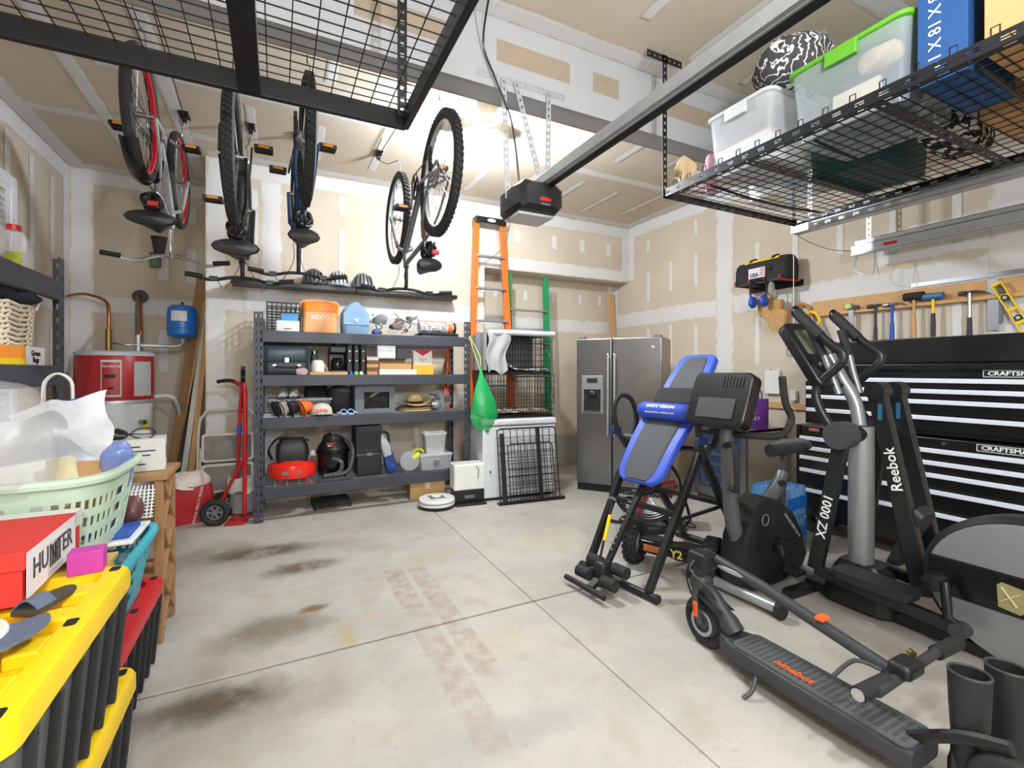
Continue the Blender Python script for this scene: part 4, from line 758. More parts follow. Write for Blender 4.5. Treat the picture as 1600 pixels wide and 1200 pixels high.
MB().loft([[(x * s, y * s * .8, z) for x, y in rrect(-.06, .06, -.05, .05, .03)] for s, z in ((.7, .012), (1, .08), (.85, .2), (.6, .3))]).build('body', mt('blue_clear', (44, 64, 130), .25), t); MB().loft([[(x * s - .01, y * s * .9 - .01, z) for x, y in rrect(-.045, .045, -.045, .045, .02)] for s, z in ((.9, .2), (1, .3), (.6, .38), (.2, .42))]).build('dust_cup', mt('silver_cup', (170, 174, 180), .25), t); MB().tube([(.03, 0, .3), (.05, 0, .4), (.01, 0, .44)], .012, 8, smooth=4).build('handle', BLACK, t); MB().cyl((0, -.045, .1), (0, -.06, .1), .014, 14).build('dial', BLUE, t)
c = V((at_y(645, 715, 4.82).x, 4.83, S4 + .01)); t = thing('circular_saw', 'lime green circular saw with clear blade guard', 'saw', c); LIME = mt('lime_tool', (206, 220, 40), .4)
MB().cyl((-.035, -.03, .1), (-.035, .01, .1), .1, 28).build('blade_guard', CLB, t); MB().cyl((-.035, -.012, .1), (-.035, -.009, .1), .085, 28).build('blade', STEEL, t); MB().tube([(0, 0, .12), (.05, 0, .15), (.09, .02, .1)], .036, 12).build('motor', LIME, t); MB().tube([(-.02, .02, .15), (.03, .02, .2), (.1, .02, .2), (.12, .02, .17)], .016, 10, smooth=4).build('handle', LIME, t); MB().bb(-.12, .12, -.05, .07, -.006, 0).build('shoe_plate', STEEL, t)
c, wd, h = sp(657, 707, 711, 4.76, S4, .24); t = thing('clear_bin', 'small clear lidded bin under the grey food container', 'bin', c); MB().loft([[(x * s, y * s, z) for x, y in rrect(-wd / 2, wd / 2, -.12, .12, .02)] for s, z in ((.92, .001), (1, h - .02))]).build('tub', CLB, t); MB().loft([[(x * s, y * s, z) for x, y in rrect(-wd / 2, wd / 2, -.12, .12, .02)] for s, z in ((1.04, h - .022), (1.04, h - .006), (.9, h))]).build('lid', WHL, t); MB().bb(-.03, .03, -.126, -.12, h * .3, h * .6).build('label', GREY, t, 0)
zc_ = S4 + h; c, wd, h = sp(664, 698, 676, 4.79, zc_, .15); t = thing('food_container', 'grey food container with clear flip lid on the small bin', 'container', c); MB().loft([[(x * s, y * s, z) for x, y in rrect(-wd / 2, wd / 2, -.075, .075, .02)] for s, z in ((.82, .001), (1, h - .03))]).build('tub', mt('fog_grey', (186, 188, 192), .5), t); MB().loft([[(x * s, y * s, z) for x, y in rrect(-wd / 2, wd / 2, -.075, .075, .02)] for s, z in ((1.05, h - .03), (1.05, h - .008), (.8, h))]).build('lid', WHITE, t); MB().bb(-wd * .3, wd * .3, -.04, .05, h, h + .003).build('flip_window', CLB2, t, 0)
# floor below and beside the rack
carton('cardboard_box', 'cardboard box on the floor under the right end of the rack', (1.42, 4.92, 0), R(-6), .36, .26, .18, CARD, mt('clear_tape', (206, 190, 160), .3))
t = thing('boot_tray', 'black slatted tray on the floor under the rack', 'tray', (.48, 5.0, 0), R(3)); s0 = MB().bb(-.17, .17, -.008, .008, .02, .06).build('slat', MATTE, t, 0)
for k in range(6): dup_part(s0, t, (0, -.14 + .055 * k, 0)) if k else setattr(s0, 'location', (0, -.14, 0))
MB().bb(-.17, -.15, -.15, .15, .001, .02).build('runner', MATTE, t, 0); MB().bb(.15, .17, -.15, .15, .001, .02).build('runner', MATTE, t, 0)
t = thing('robot_vacuum', 'round white robot vacuum on the floor before the rack', 'robot vacuum', (1.4, 4.46, 0)); WG = mt('white_gloss', (230, 230, 228), .25)
MB().lathe([(0, .012), (.165, .012), (.175, .02), (.175, .035)], 40).build('base', BLACK, t); MB().lathe([(.176, .035), (.178, .055), (.178, .06), (0, .06)], 40).build('bumper', WG, t); MB().lathe([(.172, .06), (.172, .068), (0, .068)], 40).build('groove', DGREY, t); MB().lathe([(.176, .068), (.176, .085), (.168, .094), (0, .096)], 40).build('top_shell', WG, t); MB().lathe([(.05, .096), (.05, .112), (.045, .116), (0, .117)], 28, Matrix.Translation((.0, .02, 0))).build('sensor_turret', WG, t); MB().bb(-.07, .07, -.06, .085, .095, .098).build('top_panel', GREY, t, bevel=.001)
MB().cyl((-.1, 0, .02), (-.08, 0, .02), .02, 12).cyl((.08, 0, .02), (.1, 0, .02), .02, 12).build('wheels', RUBBER, t)
t = thing('docking_station', 'white and black robot vacuum docking station on the floor', 'dock', (1.73, 4.46, 0), R(-6)); MB().bb(-.16, .16, -.12, .14, .001, .02).build('ramp', BLACK, t, 0, .004); MB().bb(-.155, .155, -.05, .13, .02, .14).build('lower_housing', SATIN, t, 0, .01); MB().bb(-.16, .16, -.06, .14, .142, .40).build('upper_housing', WG, t, 0, .014); MB().bb(-.05, .05, -.054, -.049, .06, .09).build('charging_port', GREY, t, 0); MB().tube([(.06, -.064, .38), (.09, -.066, .34), (.08, -.066, .25)], .003, 5, smooth=4).build('cable', BLACK, t)
# orange vest and green bag on the right post
VEST = mt('vest_orange', (238, 96, 34), .85); t = thing('safety_vest', 'orange and black safety vest hanging inside the right end of the rack', 'vest', (1.72, 5.05, 1.62))
MB().grid(lambda a, b: (-.06 + .1 * a + .02 * math.sin(9 * b + 3 * a), -.12 + .24 * a + .015 * math.sin(14 * a), -.85 * b * (.75 + .25 * math.sin(3 * a + 1))), 10, 16, .008).build('cloth', VEST, t)
for z in (.3, .5, .68): MB().grid(lambda a, b: (-.065 + .1 * a + .02 * math.sin(9 * (z + .05 * b) + 3 * a) , -.125 + .24 * a + .015 * math.sin(14 * a), -.85 * (z + .07 * b) * (.75 + .25 * math.sin(3 * a + 1))), 10, 3, .012).build('stripe', BLACK, t)
t = thing('mesh_bag', 'translucent green bag hanging from the right post of the rack', 'bag', (1.87, 4.45, 1.58)); GRN = mt('green_film', (30, 190, 104), .3, alpha=.62, bump=.5, scale=25)
MB().tube([(-.06, .2, .12), (-.05, .12, .0), (.0, 0, -.28)], .004, 5).tube([(-.05, .2, .12), (.02, .08, -.1), (.0, 0, -.28)], .004, 5).build('drawstring', mt('lime_string', (170, 214, 120), .6), t)
mb = MB().loft([[(r_ * math.cos(a) * 1.1 + dx, r_ * math.sin(a) * .7, z) for a in [2 * PI * j / 20 for j in range(20)]] for r_, z, dx in ((.012, -.2, -.02), (.03, -.3, -.01), (.07, -.42, 0), (.12, -.55, .02), (.135, -.68, .03), (.11, -.78, .03), (.06, -.86, .05), (.015, -.9, .06))]).crumple(.035, 15, 3); mb.build('bag_film', GRN, t); MB().lathe([(0, -.7), (.035, -.7), (.035, -.52), (.015, -.48), (0, -.48)], 14, Matrix.Translation((.0, 0, 0))).build('bottle', CLB, t)
# floating shelf and helmets
t = thing('floating_shelf', 'long black floating shelf on the back wall below the bicycles', 'shelf', (0, 0, 0))
for a, b in ((-.39, .74), (.745, 1.86)): MB().bb(a, b, BY - .22, BY - .007, 2.16, 2.205).build('shelf_board', SATIN, t, 0, .003)
def helmet(label, u, mat):
    x = at_y(u, 430, 5.23).x; t = thing('bike_helmet', label, 'helmet', (x, 5.2, 2.206), 0, 'bicycle helmets on the floating shelf')
    MB().ell((0, 0, .0), (.12, .1, .17), 24, 14).build('shell', mat, t)
    sh = t.children[0]; me = sh.data
    for q in me.vertices: q.co.z = max(.001, q.co.z)
    for k in range(5):
        x = -.08 + .04 * k; MB().tube([(x, -.102 * math.sqrt(1 - (x / .12) ** 2) + .006, .03), (x * .9, -.08, .1), (x * .7, -.035, .158 - abs(x) * .3)], .007, 6, smooth=4).build('vent', BLACK, t)
    MB().tube([(-.05, -.09, .01), (0, -.1, .003), (.05, -.09, .01)], .004, 5).build('strap', BLACK, t)
helmet('black and grey bicycle helmet, left of three on the floating shelf', 490, mt('helmet_dark', (84, 86, 92), .35)); helmet('pale grey bicycle helmet, middle of three on the floating shelf', 528, mt('helmet_pale', (176, 178, 184), .35)); helmet('charcoal bicycle helmet with vents, right of three on the floating shelf', 566, mt('helmet_mid', (112, 114, 118), .35))
# ------------------------------------------------------------------ left rack and what stands in front of it
t = rack('dark grey steel shelving rack along the left wall', 0, 1.93, 0, .58, 1.915, (1.79, 1.357, .42)); t.location = (-1.0, 1.29, 0); t.rotation_euler.z = PI / 2
t = thing('juice_jug', 'clear plastic jug with red cap on the left rack', 'jug', (-1.12, 3.06, 1.789)); 
MB().loft([[(x * s, y * s, z) for x, y in rrect(-.06, .06, -.06, .06, .03)] for s, z in ((.9, .001), (1, .02), (1, .12), (.85, .17), (.4, .2), (.33, .215))]).build('bottle', CLEAR, t); MB().lathe([(.026, .21), (.026, .235), (0, .236)], 18).build('cap', RED, t); MB().tube([(.04, -.03, .19), (.055, -.05, .15), (.05, -.045, .1)], .01, 8, smooth=4).build('handle', CLEAR, t)
MB().grid(lambda a, b: (-.05 + .1 * a, -.0615, .03 + .07 * b), 2, 2, .001).build('fruit_label', mt('fruit_label', (170, 180, 60), .5, var=.6, scale=40), t)
sack('knit_bundle', 'grey knitted bundle at the far left of the left rack top shelf', 'cloth', (-1.12, 2.75, 1.789), (.07, .07, .1), mt('grey_knit', (150, 144, 136), .95, bump=.6, scale=60), 41)
WV = mt('woven_cream', (222, 208, 184), .85, bump=.4, scale=70)
t = thing('woven_basket', 'cream open-weave basket on the left rack middle shelf', 'basket', (-1.22, 2.88, 1.356)); bw, bl, bh = .17, .24, .27
mb = MB()
def edge(a, z): q = 1 + .06 * z / bh; x, y = bw * math.copysign(abs(math.cos(a)) ** .5, math.cos(a)) * q, bl * math.copysign(abs(math.sin(a)) ** .5, math.sin(a)) * q; return (x, y, z)
for k in range(13): mb.tube([edge(2 * PI * j / 40, .008 + bh * k / 12.4 + .009 * (j % 2)) for j in range(40)], .0085, 5, True)
mb.build('woven_band', WV, t)['kind'] = 'stuff'
mb = MB()
for j in range(40): mb.tube([edge(2 * PI * (j + (.5 if k % 2 else 0)) / 40, bh * k / 8) for k in range(9)], .007, 5)
mb.build('woven_stake', WV, t)['kind'] = 'stuff'
MB().prism([edge(2 * PI * j / 28, 0)[:2] for j in range(28)], .001, .01).build('base', WV, t); MB().tube([(.17, .05, bh), (.2, .05, bh + .06), (.2, .16, bh + .06), (.17, .2, bh)], .008, 6, smooth=5).build('handle', WV, t)
sack('cloth', 'dark navy cloth heaped on the woven basket', 'cloth', (-1.2, 2.88, 1.356 + bh + .005), (.2, .25, .05), mt('navy_fleece', (28, 32, 46), .95, bump=.4, scale=40), 42, amp=.03, freq=12)
t = thing('bag_box', 'long white and orange box of produce bags on the left rack', 'box', (-1.015, 2.75, 1.3575)); MB().bb(-.05, -.001, -.1, .33, .001, .085).build('carton', WHITE, t, 0, .002); MB().bb(-.0012, .0005, -.1, .13, .002, .084).build('orange_print', mt('orange_print', (246, 140, 30), .6, var=.3, scale=18), t, 0); MB().bb(-.0008, .0009, -.1, .12, .002, .028).build('yellow_print', YEL, t, 0)
text('Green', .035, BLK, t, frame((.0006, .23, .055), Y1, Z1), bold=.0006); text('Bags', .035, BLK, t, frame((.0006, .23, .025), Y1, Z1), bold=.0006)
# wooden cabinet
OAKW = mt('rustic_oak', (160, 120, 80), .6, var=.25, scale=7); t = thing('wooden_cabinet', 'rustic wooden cabinet with lattice side at the left', 'cabinet', (-.74, 2.98, 0)); cw, cd, ch = .24, .16, .80
for x in (-1, 1):
    for y in (-1, 1): MB().bb(x * cw - .035 * (x > 0) , x * cw + .035 * (x < 0), y * cd - .035 * (y > 0), y * cd + .035 * (y < 0), 0, ch).build('leg_post', OAKW, t, 0, .003)
MB().bb(-cw - .02, cw + .02, -cd - .02, cd + .02, ch, ch + .028).build('top', OAKW, t, 0, .004)
for z in (.06, .3, .55): MB().bb(-cw + .01, cw - .01, -cd + .005, cd - .005, z, z + .022).build('shelf', OAKW, t, 0)
for z0, z1 in ((.06, .29), (.3, .54), (.55, .79)):
    for a, b in ((z0, z1), (z1, z0)): MB().bar((cw - .012, -cd + .03, a), (cw - .012, cd - .03, b), .016, .03, X1).build('lattice_bar', OAKW, t, 0)
    MB().bar((cw - .012, -cd + .03, z1), (cw - .012, cd - .03, z1), .02, .03, X1).build('rail', OAKW, t, 0)
for k, (xx, cc) in enumerate(((-.12, 'amber'), (-.02, 'green'), (.08, 'dark'))): solo('jar', MB().lathe([(0, .001), (.035, .001), (.037, .09), (.03, .1), (.032, .12), (0, .121)], 16), mt(cc + '_glass', {'amber': (150, 90, 40), 'green': (60, 110, 70), 'dark': (50, 44, 44)}[cc], .2), f'{cc} jar on the middle shelf of the wooden cabinet', 'jar', (-.74 + xx, 2.9, .572))
ctop = ch + .029
t = thing('appliance_box', 'white product box with black print on the wooden cabinet', 'box', (-.66, 3.0, ctop), R(8)); MB().bb(-.15, .14, -.09, .09, .001, .16).build('carton', mt('white_carton', (218, 218, 214), .65), t, 0, .002)
for k, w_ in enumerate((.1, .16, .14, .07, .12)): MB().bb(-.06, -.06 + w_, -.0915, -.09, .122 - .022 * k, .128 - .022 * k).build('print_line', BLK, t, 0)
MB().prism([(-.02, 0), (.02, .01), (.025, .05), (0, .07), (-.02, .05)], 0, .001, frame((.1405, 0, .05), Y1, Z1)).build('logo_print', BLK, t, 0)
t = thing('work_light', 'black caged work light with coiled cord on the white product box', 'light', (-.66, 2.99, ctop + .152), R(10)); MB().ell((-.055, 0, .03), (.05, .035, .028), 16, 10).crumple(.015, 30, 3).build('coiled_cord', SATIN, t)
for k in range(6): MB().tube([(-.01, 0, .03), (.03, .03 * math.cos(k * PI / 3), .032 + .028 * math.sin(k * PI / 3)), (.08, .028 * math.cos(k * PI / 3), .032 + .026 * math.sin(k * PI / 3)), (.1, 0, .032)], .0025, 5, smooth=4).build('cage_wire', BLACK, t)
MB().ell((.045, 0, .032), (.035, .017, .017), 12, 8).build('bulb', CLB, t)
# paper bag beside it
KRAFT = mt('kraft_paper', (158, 118, 82), .85); t = thing('paper_bag', 'brown paper shopping bag with white cord handles behind the laundry basket', 'bag', (-.92, 2.93, ctop), R(15))
mb = MB().loft([[(x * s, y * s, z) for x, y in rrect(-.1, .1, -.06, .06, .01, 2)] for s, z in ((1, .001), (1, .2), (1.06, .36))], False); mb.prism(rrect(-.1, .1, -.06, .06, .01, 2), .001, .004); mb.crumple(.008, 12, 4); mb.build('bag_wall', KRAFT, t)
for y in (-.062, .062): MB().tube([(-.05, y, .35), (-.045, y, .45), (0, y * 1.2, .49), (.045, y, .45), (.05, y, .35)], .005, 6, smooth=5).build('handle', WHITE, t)
# storage totes
def hd_tote(label, cx, cy, z, wd, ln, h, lidm, group=None):
    t = thing('storage_tote', label, 'tote', (cx, cy, z), 0, group)
    def rr(s, zz, e=0): return [(x, y, zz) for x, y in rrect(-wd / 2 * s - e, wd / 2 * s + e, -ln / 2 * s - e, ln / 2 * s + e, .05, 4)]
    MB().loft([rr(.86, .001), rr(.97, h - .05)]).build('tub', mt('tote_grey', (92, 93, 95), .5), t)
    for i in range(6):
        y = -ln * .38 + ln * .76 * i / 5
        MB().bar((wd / 2 * .875, y * .92, .01), (wd / 2 * .975, y, h - .06), .032, .014, Y1).build('rib', mt('tote_black', (36, 37, 40), .55), t, 0, .003)
    l = MB().loft([rr(1, h - .06, .004), rr(1, h - .02, .004), rr(1, h - .004, -.002), rr(1, h, -.012), rr(1, h, -.05), rr(1, h - .035, -.058), rr(1, h - .035, -.12)]); lo = l.build('lid', lidm, t)
    nx, ny = 2, 4; a, b = wd - .25, ln - .16
    for i in range(nx):
        for j in range(ny):
            x = -a / 2 + a * (i + .5) / nx; y = -b / 2 + b * (j + .5) / ny; MB().bb(x - a / nx / 2 + .01, x + a / nx / 2 - .01, y - b / ny / 2 + .012, y + b / ny / 2 - .012, h - .036, h - .014).build('lid_panel', lidm, lo, 0, .004)
    for i in range(ny):
        y = -b / 2 + b * (i + .5) / ny
        for s in (-1, 1): MB().bb(s * (wd / 2 - .082) - .03, s * (wd / 2 - .082) + .03, y - .035, y + .035, h - .036, h - .003).build('lid_block', lidm, lo, 0, .006)
    for x in (-1, 1):
        for y in (-1, 0, 1): MB().prism(rrect(-.012, .012, -.018, .018, .007, 3), 0, .0015, Matrix.Translation((x * (wd / 2 - .032), y * (ln / 2 - .045), h))).build('lock_hole', BLK, lo, 0)
    return t
REDT = mt('red_lid', (206, 22, 34), .4); G_ = 'black storage totes with coloured lids'
hd_tote('black tote with yellow lid at the bottom of the near stack', -.66, 1.56, 0, .5, .76, .37, YEL, G_); hd_tote('black tote with yellow lid on top of the near stack', -.65, 1.45, .371, .5, .76, .37, YEL, G_); hd_tote('black tote with red lid on the floor under the teal basket', -.73, 2.36, 0, .5, .76, .37, REDT, G_)
def tub_basket(name, label, cx, cy, z, rx, ry, h, mat, rows, ncol, sq=.5, rim=.018, hole=(.55, .55)):
    t = thing(name, label, 'basket', (cx, cy, z)); N_ = 72
    def P(a, zz, e=0): q = .82 + .18 * zz / h; c, s = math.cos(a), math.sin(a); return ((rx * q + e) * math.copysign(abs(c) ** sq, c), (ry * q + e) * math.copysign(abs(s) ** sq, s), zz)
    mb = MB(); zs = [0]; 
    for r0, r1 in rows: zs += [r0, r1]
    zs.append(h)
    def wall(a0, a1, z0, z1, k):
        mb.grid(lambda a, b: P(a0 + (a1 - a0) * a, z0 + (z1 - z0) * b), k, 1, .004)
    for i in range(len(zs) - 1):
        if i % 2 == 0: wall(0, 2 * PI, zs[i], zs[i + 1], N_)
        else:
            for j in range(ncol): a = 2 * PI * j / ncol; wall(a, a + 2 * PI / ncol * (1 - hole[0]), zs[i], zs[i + 1], 2)
    mb.build('basket_wall', mat, t); MB().tube([P(2 * PI * j / N_, h, .006) for j in range(N_)], rim, 8, True).build('rim', mat, t); MB().prism([P(2 * PI * j / 40, 0)[:2] for j in range(40)], .001, .006).build('base', mat, t); return t
tub_basket('laundry_basket', 'pale green plastic laundry basket piled with mailers', -.8, 2.42, .66, .25, .31, .285, mt('pale_green', (196, 218, 196), .45), ((.05, .085), (.115, .15), (.18, .215)), 40)
tub_basket('teal_basket', 'teal plastic basket of books on the red-lidded tote', -.72, 2.36, .3725, .225, .34, .25, mt('teal_plastic', (64, 172, 190), .45), ((.05, .085), (.105, .14), (.16, .195)), 64, .35)
# things in the teal basket, resting below the green one
for k, (nm, lab, cat, a, z, mat) in enumerate((('tray', 'tan wooden tray sticking out under the green basket', 'tray', (-.92, -.56, 2.06, 2.36, 0, .02), .60, mt('tan_tray', (206, 172, 110), .6)), ('tray', 'white plastic tray on the rim of the teal basket', 'tray', (-.74, -.52, 2.38, 2.68, 0, .015), .632, WHITE), ('book', 'blue and yellow book on the white tray', 'book', (-.7, -.54, 2.42, 2.6, 0, .02), .648, mt('blue_book', (40, 80, 160), .6, var=.8, scale=10)))):
    x0_, x1_, y0_, y1_, q0, q1 = a; solo(nm, MB().bb(-(x1_ - x0_) / 2, (x1_ - x0_) / 2, -(y1_ - y0_) / 2, (y1_ - y0_) / 2, 0, q1), mat, lab, cat, ((x0_ + x1_) / 2, (y0_ + y1_) / 2, z), 0, None, .004)
sack('orange_bag', 'crinkled orange bag at the front of the teal basket', 'bag', (-.6, 2.2, .54), (.06, .09, .045), mt('orange_film', (236, 150, 60), .35), 46, amp=.02, freq=18)
sack('snack_bag', 'patterned maroon pouch beside the white net at the cabinet', 'bag', (-.585, 2.64, .65), (.05, .05, .06), mt('maroon_print', (90, 50, 50), .4, var=.7, scale=50), 47, amp=.015, freq=18)
net = MB()
for i in range(9):
    net.tube([(-.06 + .015 * i, -.05, .0), (-.065 + .016 * i, -.02, .1), (-.06 + .014 * i, .04, .13)], .0035, 5, smooth=4)
    net.tube([(-.07, -.05 + .006 * i, .005 + .014 * i), (.07, -.05 + .006 * i, .005 + .014 * i)], .003, 5)
o = solo('mesh_net', net, WHITE, 'white plastic net folded beside the laundry basket', 'net', (-.58, 2.72, .66))
# mailers and bags in the laundry basket
def sheet(name, label, cat, o, ux, uy, wd, ht, mat, seed, th=.02, amp=.025, parent=None):
    m = frame(o, ux, uy); mb = MB().grid(lambda a, b: (wd * (a - .5), ht * b, .02 * math.sin(3 * a + seed) + .015 * math.sin(5 * b)), 14, 14, th, m).crumple(amp, 9, seed); return solo(name, mb, mat, label, cat)
SILV = mt('silver_film', (186, 188, 194), .42, .25, bump=.5, scale=22); sheet('mailer', 'large silver padded mailer leaning in the laundry basket', 'mailer', (-.79, 2.5, .84), (.9, .35, .12), (-.1, .35, .7), .4, .36, SILV, 3, .015, .035)
sheet('mailer', 'white poly mailer with blue edge at the back of the laundry basket', 'mailer', (-.76, 2.6, .84), (.9, .1, .2), (.1, .2, .7), .32, .38, mt('white_poly', (222, 224, 228), .45, bump=.7, scale=16), 5, .012, .03); sheet('mailer', 'blue poly mailer in the laundry basket', 'mailer', (-.76, 2.68, .84), (.9, .3, .05), (.08, .12, .6), .16, .38, mt('blue_poly', (40, 74, 160), .35), 6, .01, .02)
sheet('paper_sheaf', 'sheaf of white papers standing in the laundry basket', 'paper', (-.8, 2.36, .78), (.75, .3, .1), (-.3, .2, .6), .25, .22, WHITE, 7, .012, .004); sheet('cardboard_piece', 'brown cardboard piece standing at the rim of the laundry basket', 'cardboard', (-.64, 2.4, .78), (.9, .2, 0), (0, .25, .7), .12, .2, CARD, 8, .006, .003)
sheet('magazine', 'cream magazine standing in the laundry basket', 'magazine', (-.72, 2.36, .78), (.5, .5, 0), (.05, .1, .7), .1, .22, mt('cream_paper', (216, 204, 168), .7), 9, .015, .003); sack('zip_bag', 'clear blue zip bag at the right rim of the laundry basket', 'bag', (-.6, 2.5, .8), (.05, .04, .12), mt('blue_clear_film', (120, 150, 224), .2, alpha=.55), 49, amp=.02, freq=16)
BUB = mt('bubble_film', (232, 234, 236), .18, alpha=.22, bump=.8, scale=90)
sack('bubble_wrap', 'large clear bubble wrap bundle over the left rim of the laundry basket', 'wrap', (-.84, 2.17, .88), (.14, .13, .21), BUB, 50, amp=.05, freq=6); sack('film_roll', 'clear plastic film roll hanging below the bubble wrap', 'wrap', (-.86, 2.06, .745), (.1, .06, .06), BUB, 51, amp=.02, freq=8)
# shoe boxes and cap on the near tote
HUN = mt('red_shoebox', (214, 52, 46), .6); zt = .7435
t = thing('shoe_box', 'red shoe box with white HUNTER label on the yellow tote', 'shoe box', (-.755, 1.76, zt), R(2)); MB().bb(-.17, .18, -.17, .2, .001, .11).build('tray', HUN, t, 0, .002); lo = MB().bb(-.175, .186, -.176, .206, .09, .135).build('lid', HUN, t, 0, .002)
MB().bb(.1862, .1872, -.165, .195, .012, .13).build('end_label', WHT, t, 0); text('HUNTER', .075, mt('label_grey', (70, 70, 72), .6), t, frame((.188, .015, .075), Y1, Z1), bold=.0005)
bc = MB()
for k in range(14): bc.bb(.1886, .1892, -.02 + .006 * k, -.02 + .006 * k + .0015 + .002 * (k % 3 == 0), .04, .1)
MB().bb(.188, .1884, -.03, .075, .02, .108).build('barcode_sticker', mt('sticker', (214, 214, 212), .6), t, 0); bc.build('barcode', BLK, t, 0)['kind'] = 'stuff'
t = thing('shoe_box', 'white lidded red shoe box behind the HUNTER box', 'shoe box', (-.74, 2.005, zt), R(0)); MB().bb(-.16, .15, -.04, .045, .001, .1).build('tray', HUN, t, 0); MB().bb(-.165, .155, -.045, .05, .08, .13).build('lid', WHITE, t, 0)
solo('purple_box', MB().bb(-.04, .04, -.03, .03, 0, .065), mt('magenta_box', (190, 60, 160), .5), 'small magenta box beside the shoe boxes', 'box', (-.5, 1.8, .742), .1, None, .002)
DEN = mt('denim', (92, 102, 126), .9, var=.25, scale=80); LEN = mt('cream_linen', (224, 216, 196), .9)
t = thing('sun_hat', 'cream sun hat with denim brim lying on the yellow tote', 'hat', (-.64, 1.38, zt + .002), R(60)); MB().lathe([(.11, .001), (.115, .02), (.1, .05), (.07, .065), (0, .07)], 28).build('crown', LEN, t); MB().grid(lambda a, b: ((.11 + .075 * b) * math.cos(R(150 + 180 * a)), (.11 + .075 * b) * math.sin(R(150 + 180 * a)), .02 + .02 * b * math.sin(PI * a)), 18, 4, .006).build('brim', DEN, t); MB().torus(.115, .008, 28, 6, Matrix.Translation((0, 0, .015)), 1.6).build('band', WHITE, t)
t = thing('slipper', 'dark slipper sole sticking out beside the denim sun hat', 'shoe', (-.52, 1.6, .742), R(70)); t.scale = (.75, .75, .75); MB().prism([(-.1, -.035), (-.05, -.042), (.05, -.036), (.09, -.02), (.1, 0), (.09, .02), (.05, .036), (-.05, .042), (-.1, .035)], .0, .018).build('sole', mt('olive_rubber', (72, 66, 52), .9, bump=.6, scale=160), t, 0, .004); MB().grid(lambda a, b: (-.02 - .07 * a, -.04 + .08 * b, .018 + .03 * math.sin(PI * b)), 6, 8, .005).build('strap', DEN, t)
solo('cable_loop', MB().tube([(0, -.02, 0), (0, -.03, .09), (.04, -.02, .15), (.1, -.01, .12), (.12, 0, .03), (.1, 0, 0)], .014, 10, smooth=6), SATIN, 'thick black cable loop on the floor end of the near tote stack', 'cable', (-.42, 1.04, .0))
# ------------------------------------------------------------------ alcove: water heater
hx, hy = -1.36, 5.62; t = thing('water_heater', 'white hybrid water heater with red upper shroud in the alcove', 'water heater', (hx, hy, 0)); r = .285
HW = mt('heater_white', (206, 207, 208), .4); HR = mt('heater_red', (164, 30, 34), .35)
MB().lathe([(0, .02), (r, .02), (r, 1.03), (0, 1.03)], 44).build('tank', HW, t); MB().lathe([(r + .004, 1.03), (r + .006, 1.06), (r + .004, 1.065)], 44).build('steel_band', GALV, t); MB().lathe([(r + .003, 1.062), (r + .006, 1.08), (r + .006, 1.46), (r, 1.475)], 44).build('shroud', HR, t); MB().lathe([(r + .008, 1.47), (r + .008, 1.5), (r - .02, 1.515), (0, 1.52)], 44).build('top_cap', mt('heater_grey', (186, 187, 190), .4), t); MB().lathe([(0, 0), (r * .8, 0), (r * .8, .02)], 30).build('foot_ring', BLACK, t)
def onr(ang, z, rr_): a = R(ang); return (rr_ * math.cos(a), rr_ * math.sin(a), z)
def curved(name, a0, a1, z0, z1, rr_, mat, par=t, th=.004): return MB().grid(lambda a, b: onr(a0 + (a1 - a0) * a, z0 + (z1 - z0) * b, rr_), 10, 2, th).build(name, mat, par)
pn = curved('panel_frame', -96, -68, 1.1, 1.43, r + .008, mt('panel_silver', (190, 192, 196), .35)); curved('control_panel', -94, -70, 1.12, 1.41, r + .0125, HR, pn); curved('display', -90, -76, 1.27, 1.3, r + .017, BLK, pn); curved('button', -86, -79, 1.17, 1.19, r + .017, BLK, pn)
curved('data_plate', -50, -16, 1.1, 1.42, r + .008, mt('plate_silver', (170, 172, 172), .4, var=.25, scale=40)); curved('access_panel', -98, -76, .72, .86, r + .002, HW); curved('access_panel', -98, -76, .36, .5, r + .002, HW); curved('paper_label', -58, -44, .6, .78, r + .003, WHT); curved('yellow_tag', -38, -29, .66, .84, r + .03, YEL); curved('warning_label', -66, -42, .48, .56, r + .003, ORANGE)
MB().cyl(onr(-38, .86, r), onr(-38, .86, r + .05), .022, 14).build('relief_valve', STEEL, t)
text('GeoSpring', .03, WHT, pn, frame(onr(-82, 1.375, r + .0175), (math.cos(R(8)), math.sin(R(8)), 0), Z1))
COP = mt('copper', (176, 104, 64), .3, .9); BRS = mt('brass', (150, 120, 60), .35, .9)
MB().tube([(-.05, -.0, 1.52), (-.05, 0, 1.78), (-.08, .06, 1.98), (-.25, .2, 2.06), (-.4, .4, 2.08), (-.505, .56, 2.08)], .014, 10, smooth=6).build('copper_pipe', COP, t); MB().cyl((-.05, 0, 1.52), (-.05, 0, 1.72), .024, 14).build('brass_fitting', BRS, t); 
MB().tube([(.16, .05, 1.52), (.17, .1, 1.75), (.12, .3, 1.95), (.06, .5, 2.1), (.06, .61, 2.12)], .014, 10, smooth=6).build('copper_pipe', COP, t); MB().cyl((.16, .05, 1.52), (.16, .05, 1.68), .022, 14).build('brass_fitting', GALV, t); MB().cyl((.06, .622, 2.12), (.06, .6, 2.12), .07, 18).build('wall_escutcheon', DGREY, t)
MB().tube([(-.03, 0, 1.6), (.06, -.04, 1.58), (.16, .03, 1.58)], .008, 8, smooth=4).build('braided_hose', STEEL, t); MB().tube([(.05, .6, 1.52), (.05, .6, 2.05)], .03, 10).build('conduit', GREY, t)
MB().tube([(r, .1, 1.08), (r + .12, .12, 1.08), (r + .16, .2, 1.0), (r + .16, .45, .8)], .02, 10, smooth=5).build('drain_pipe', WHITE, t)
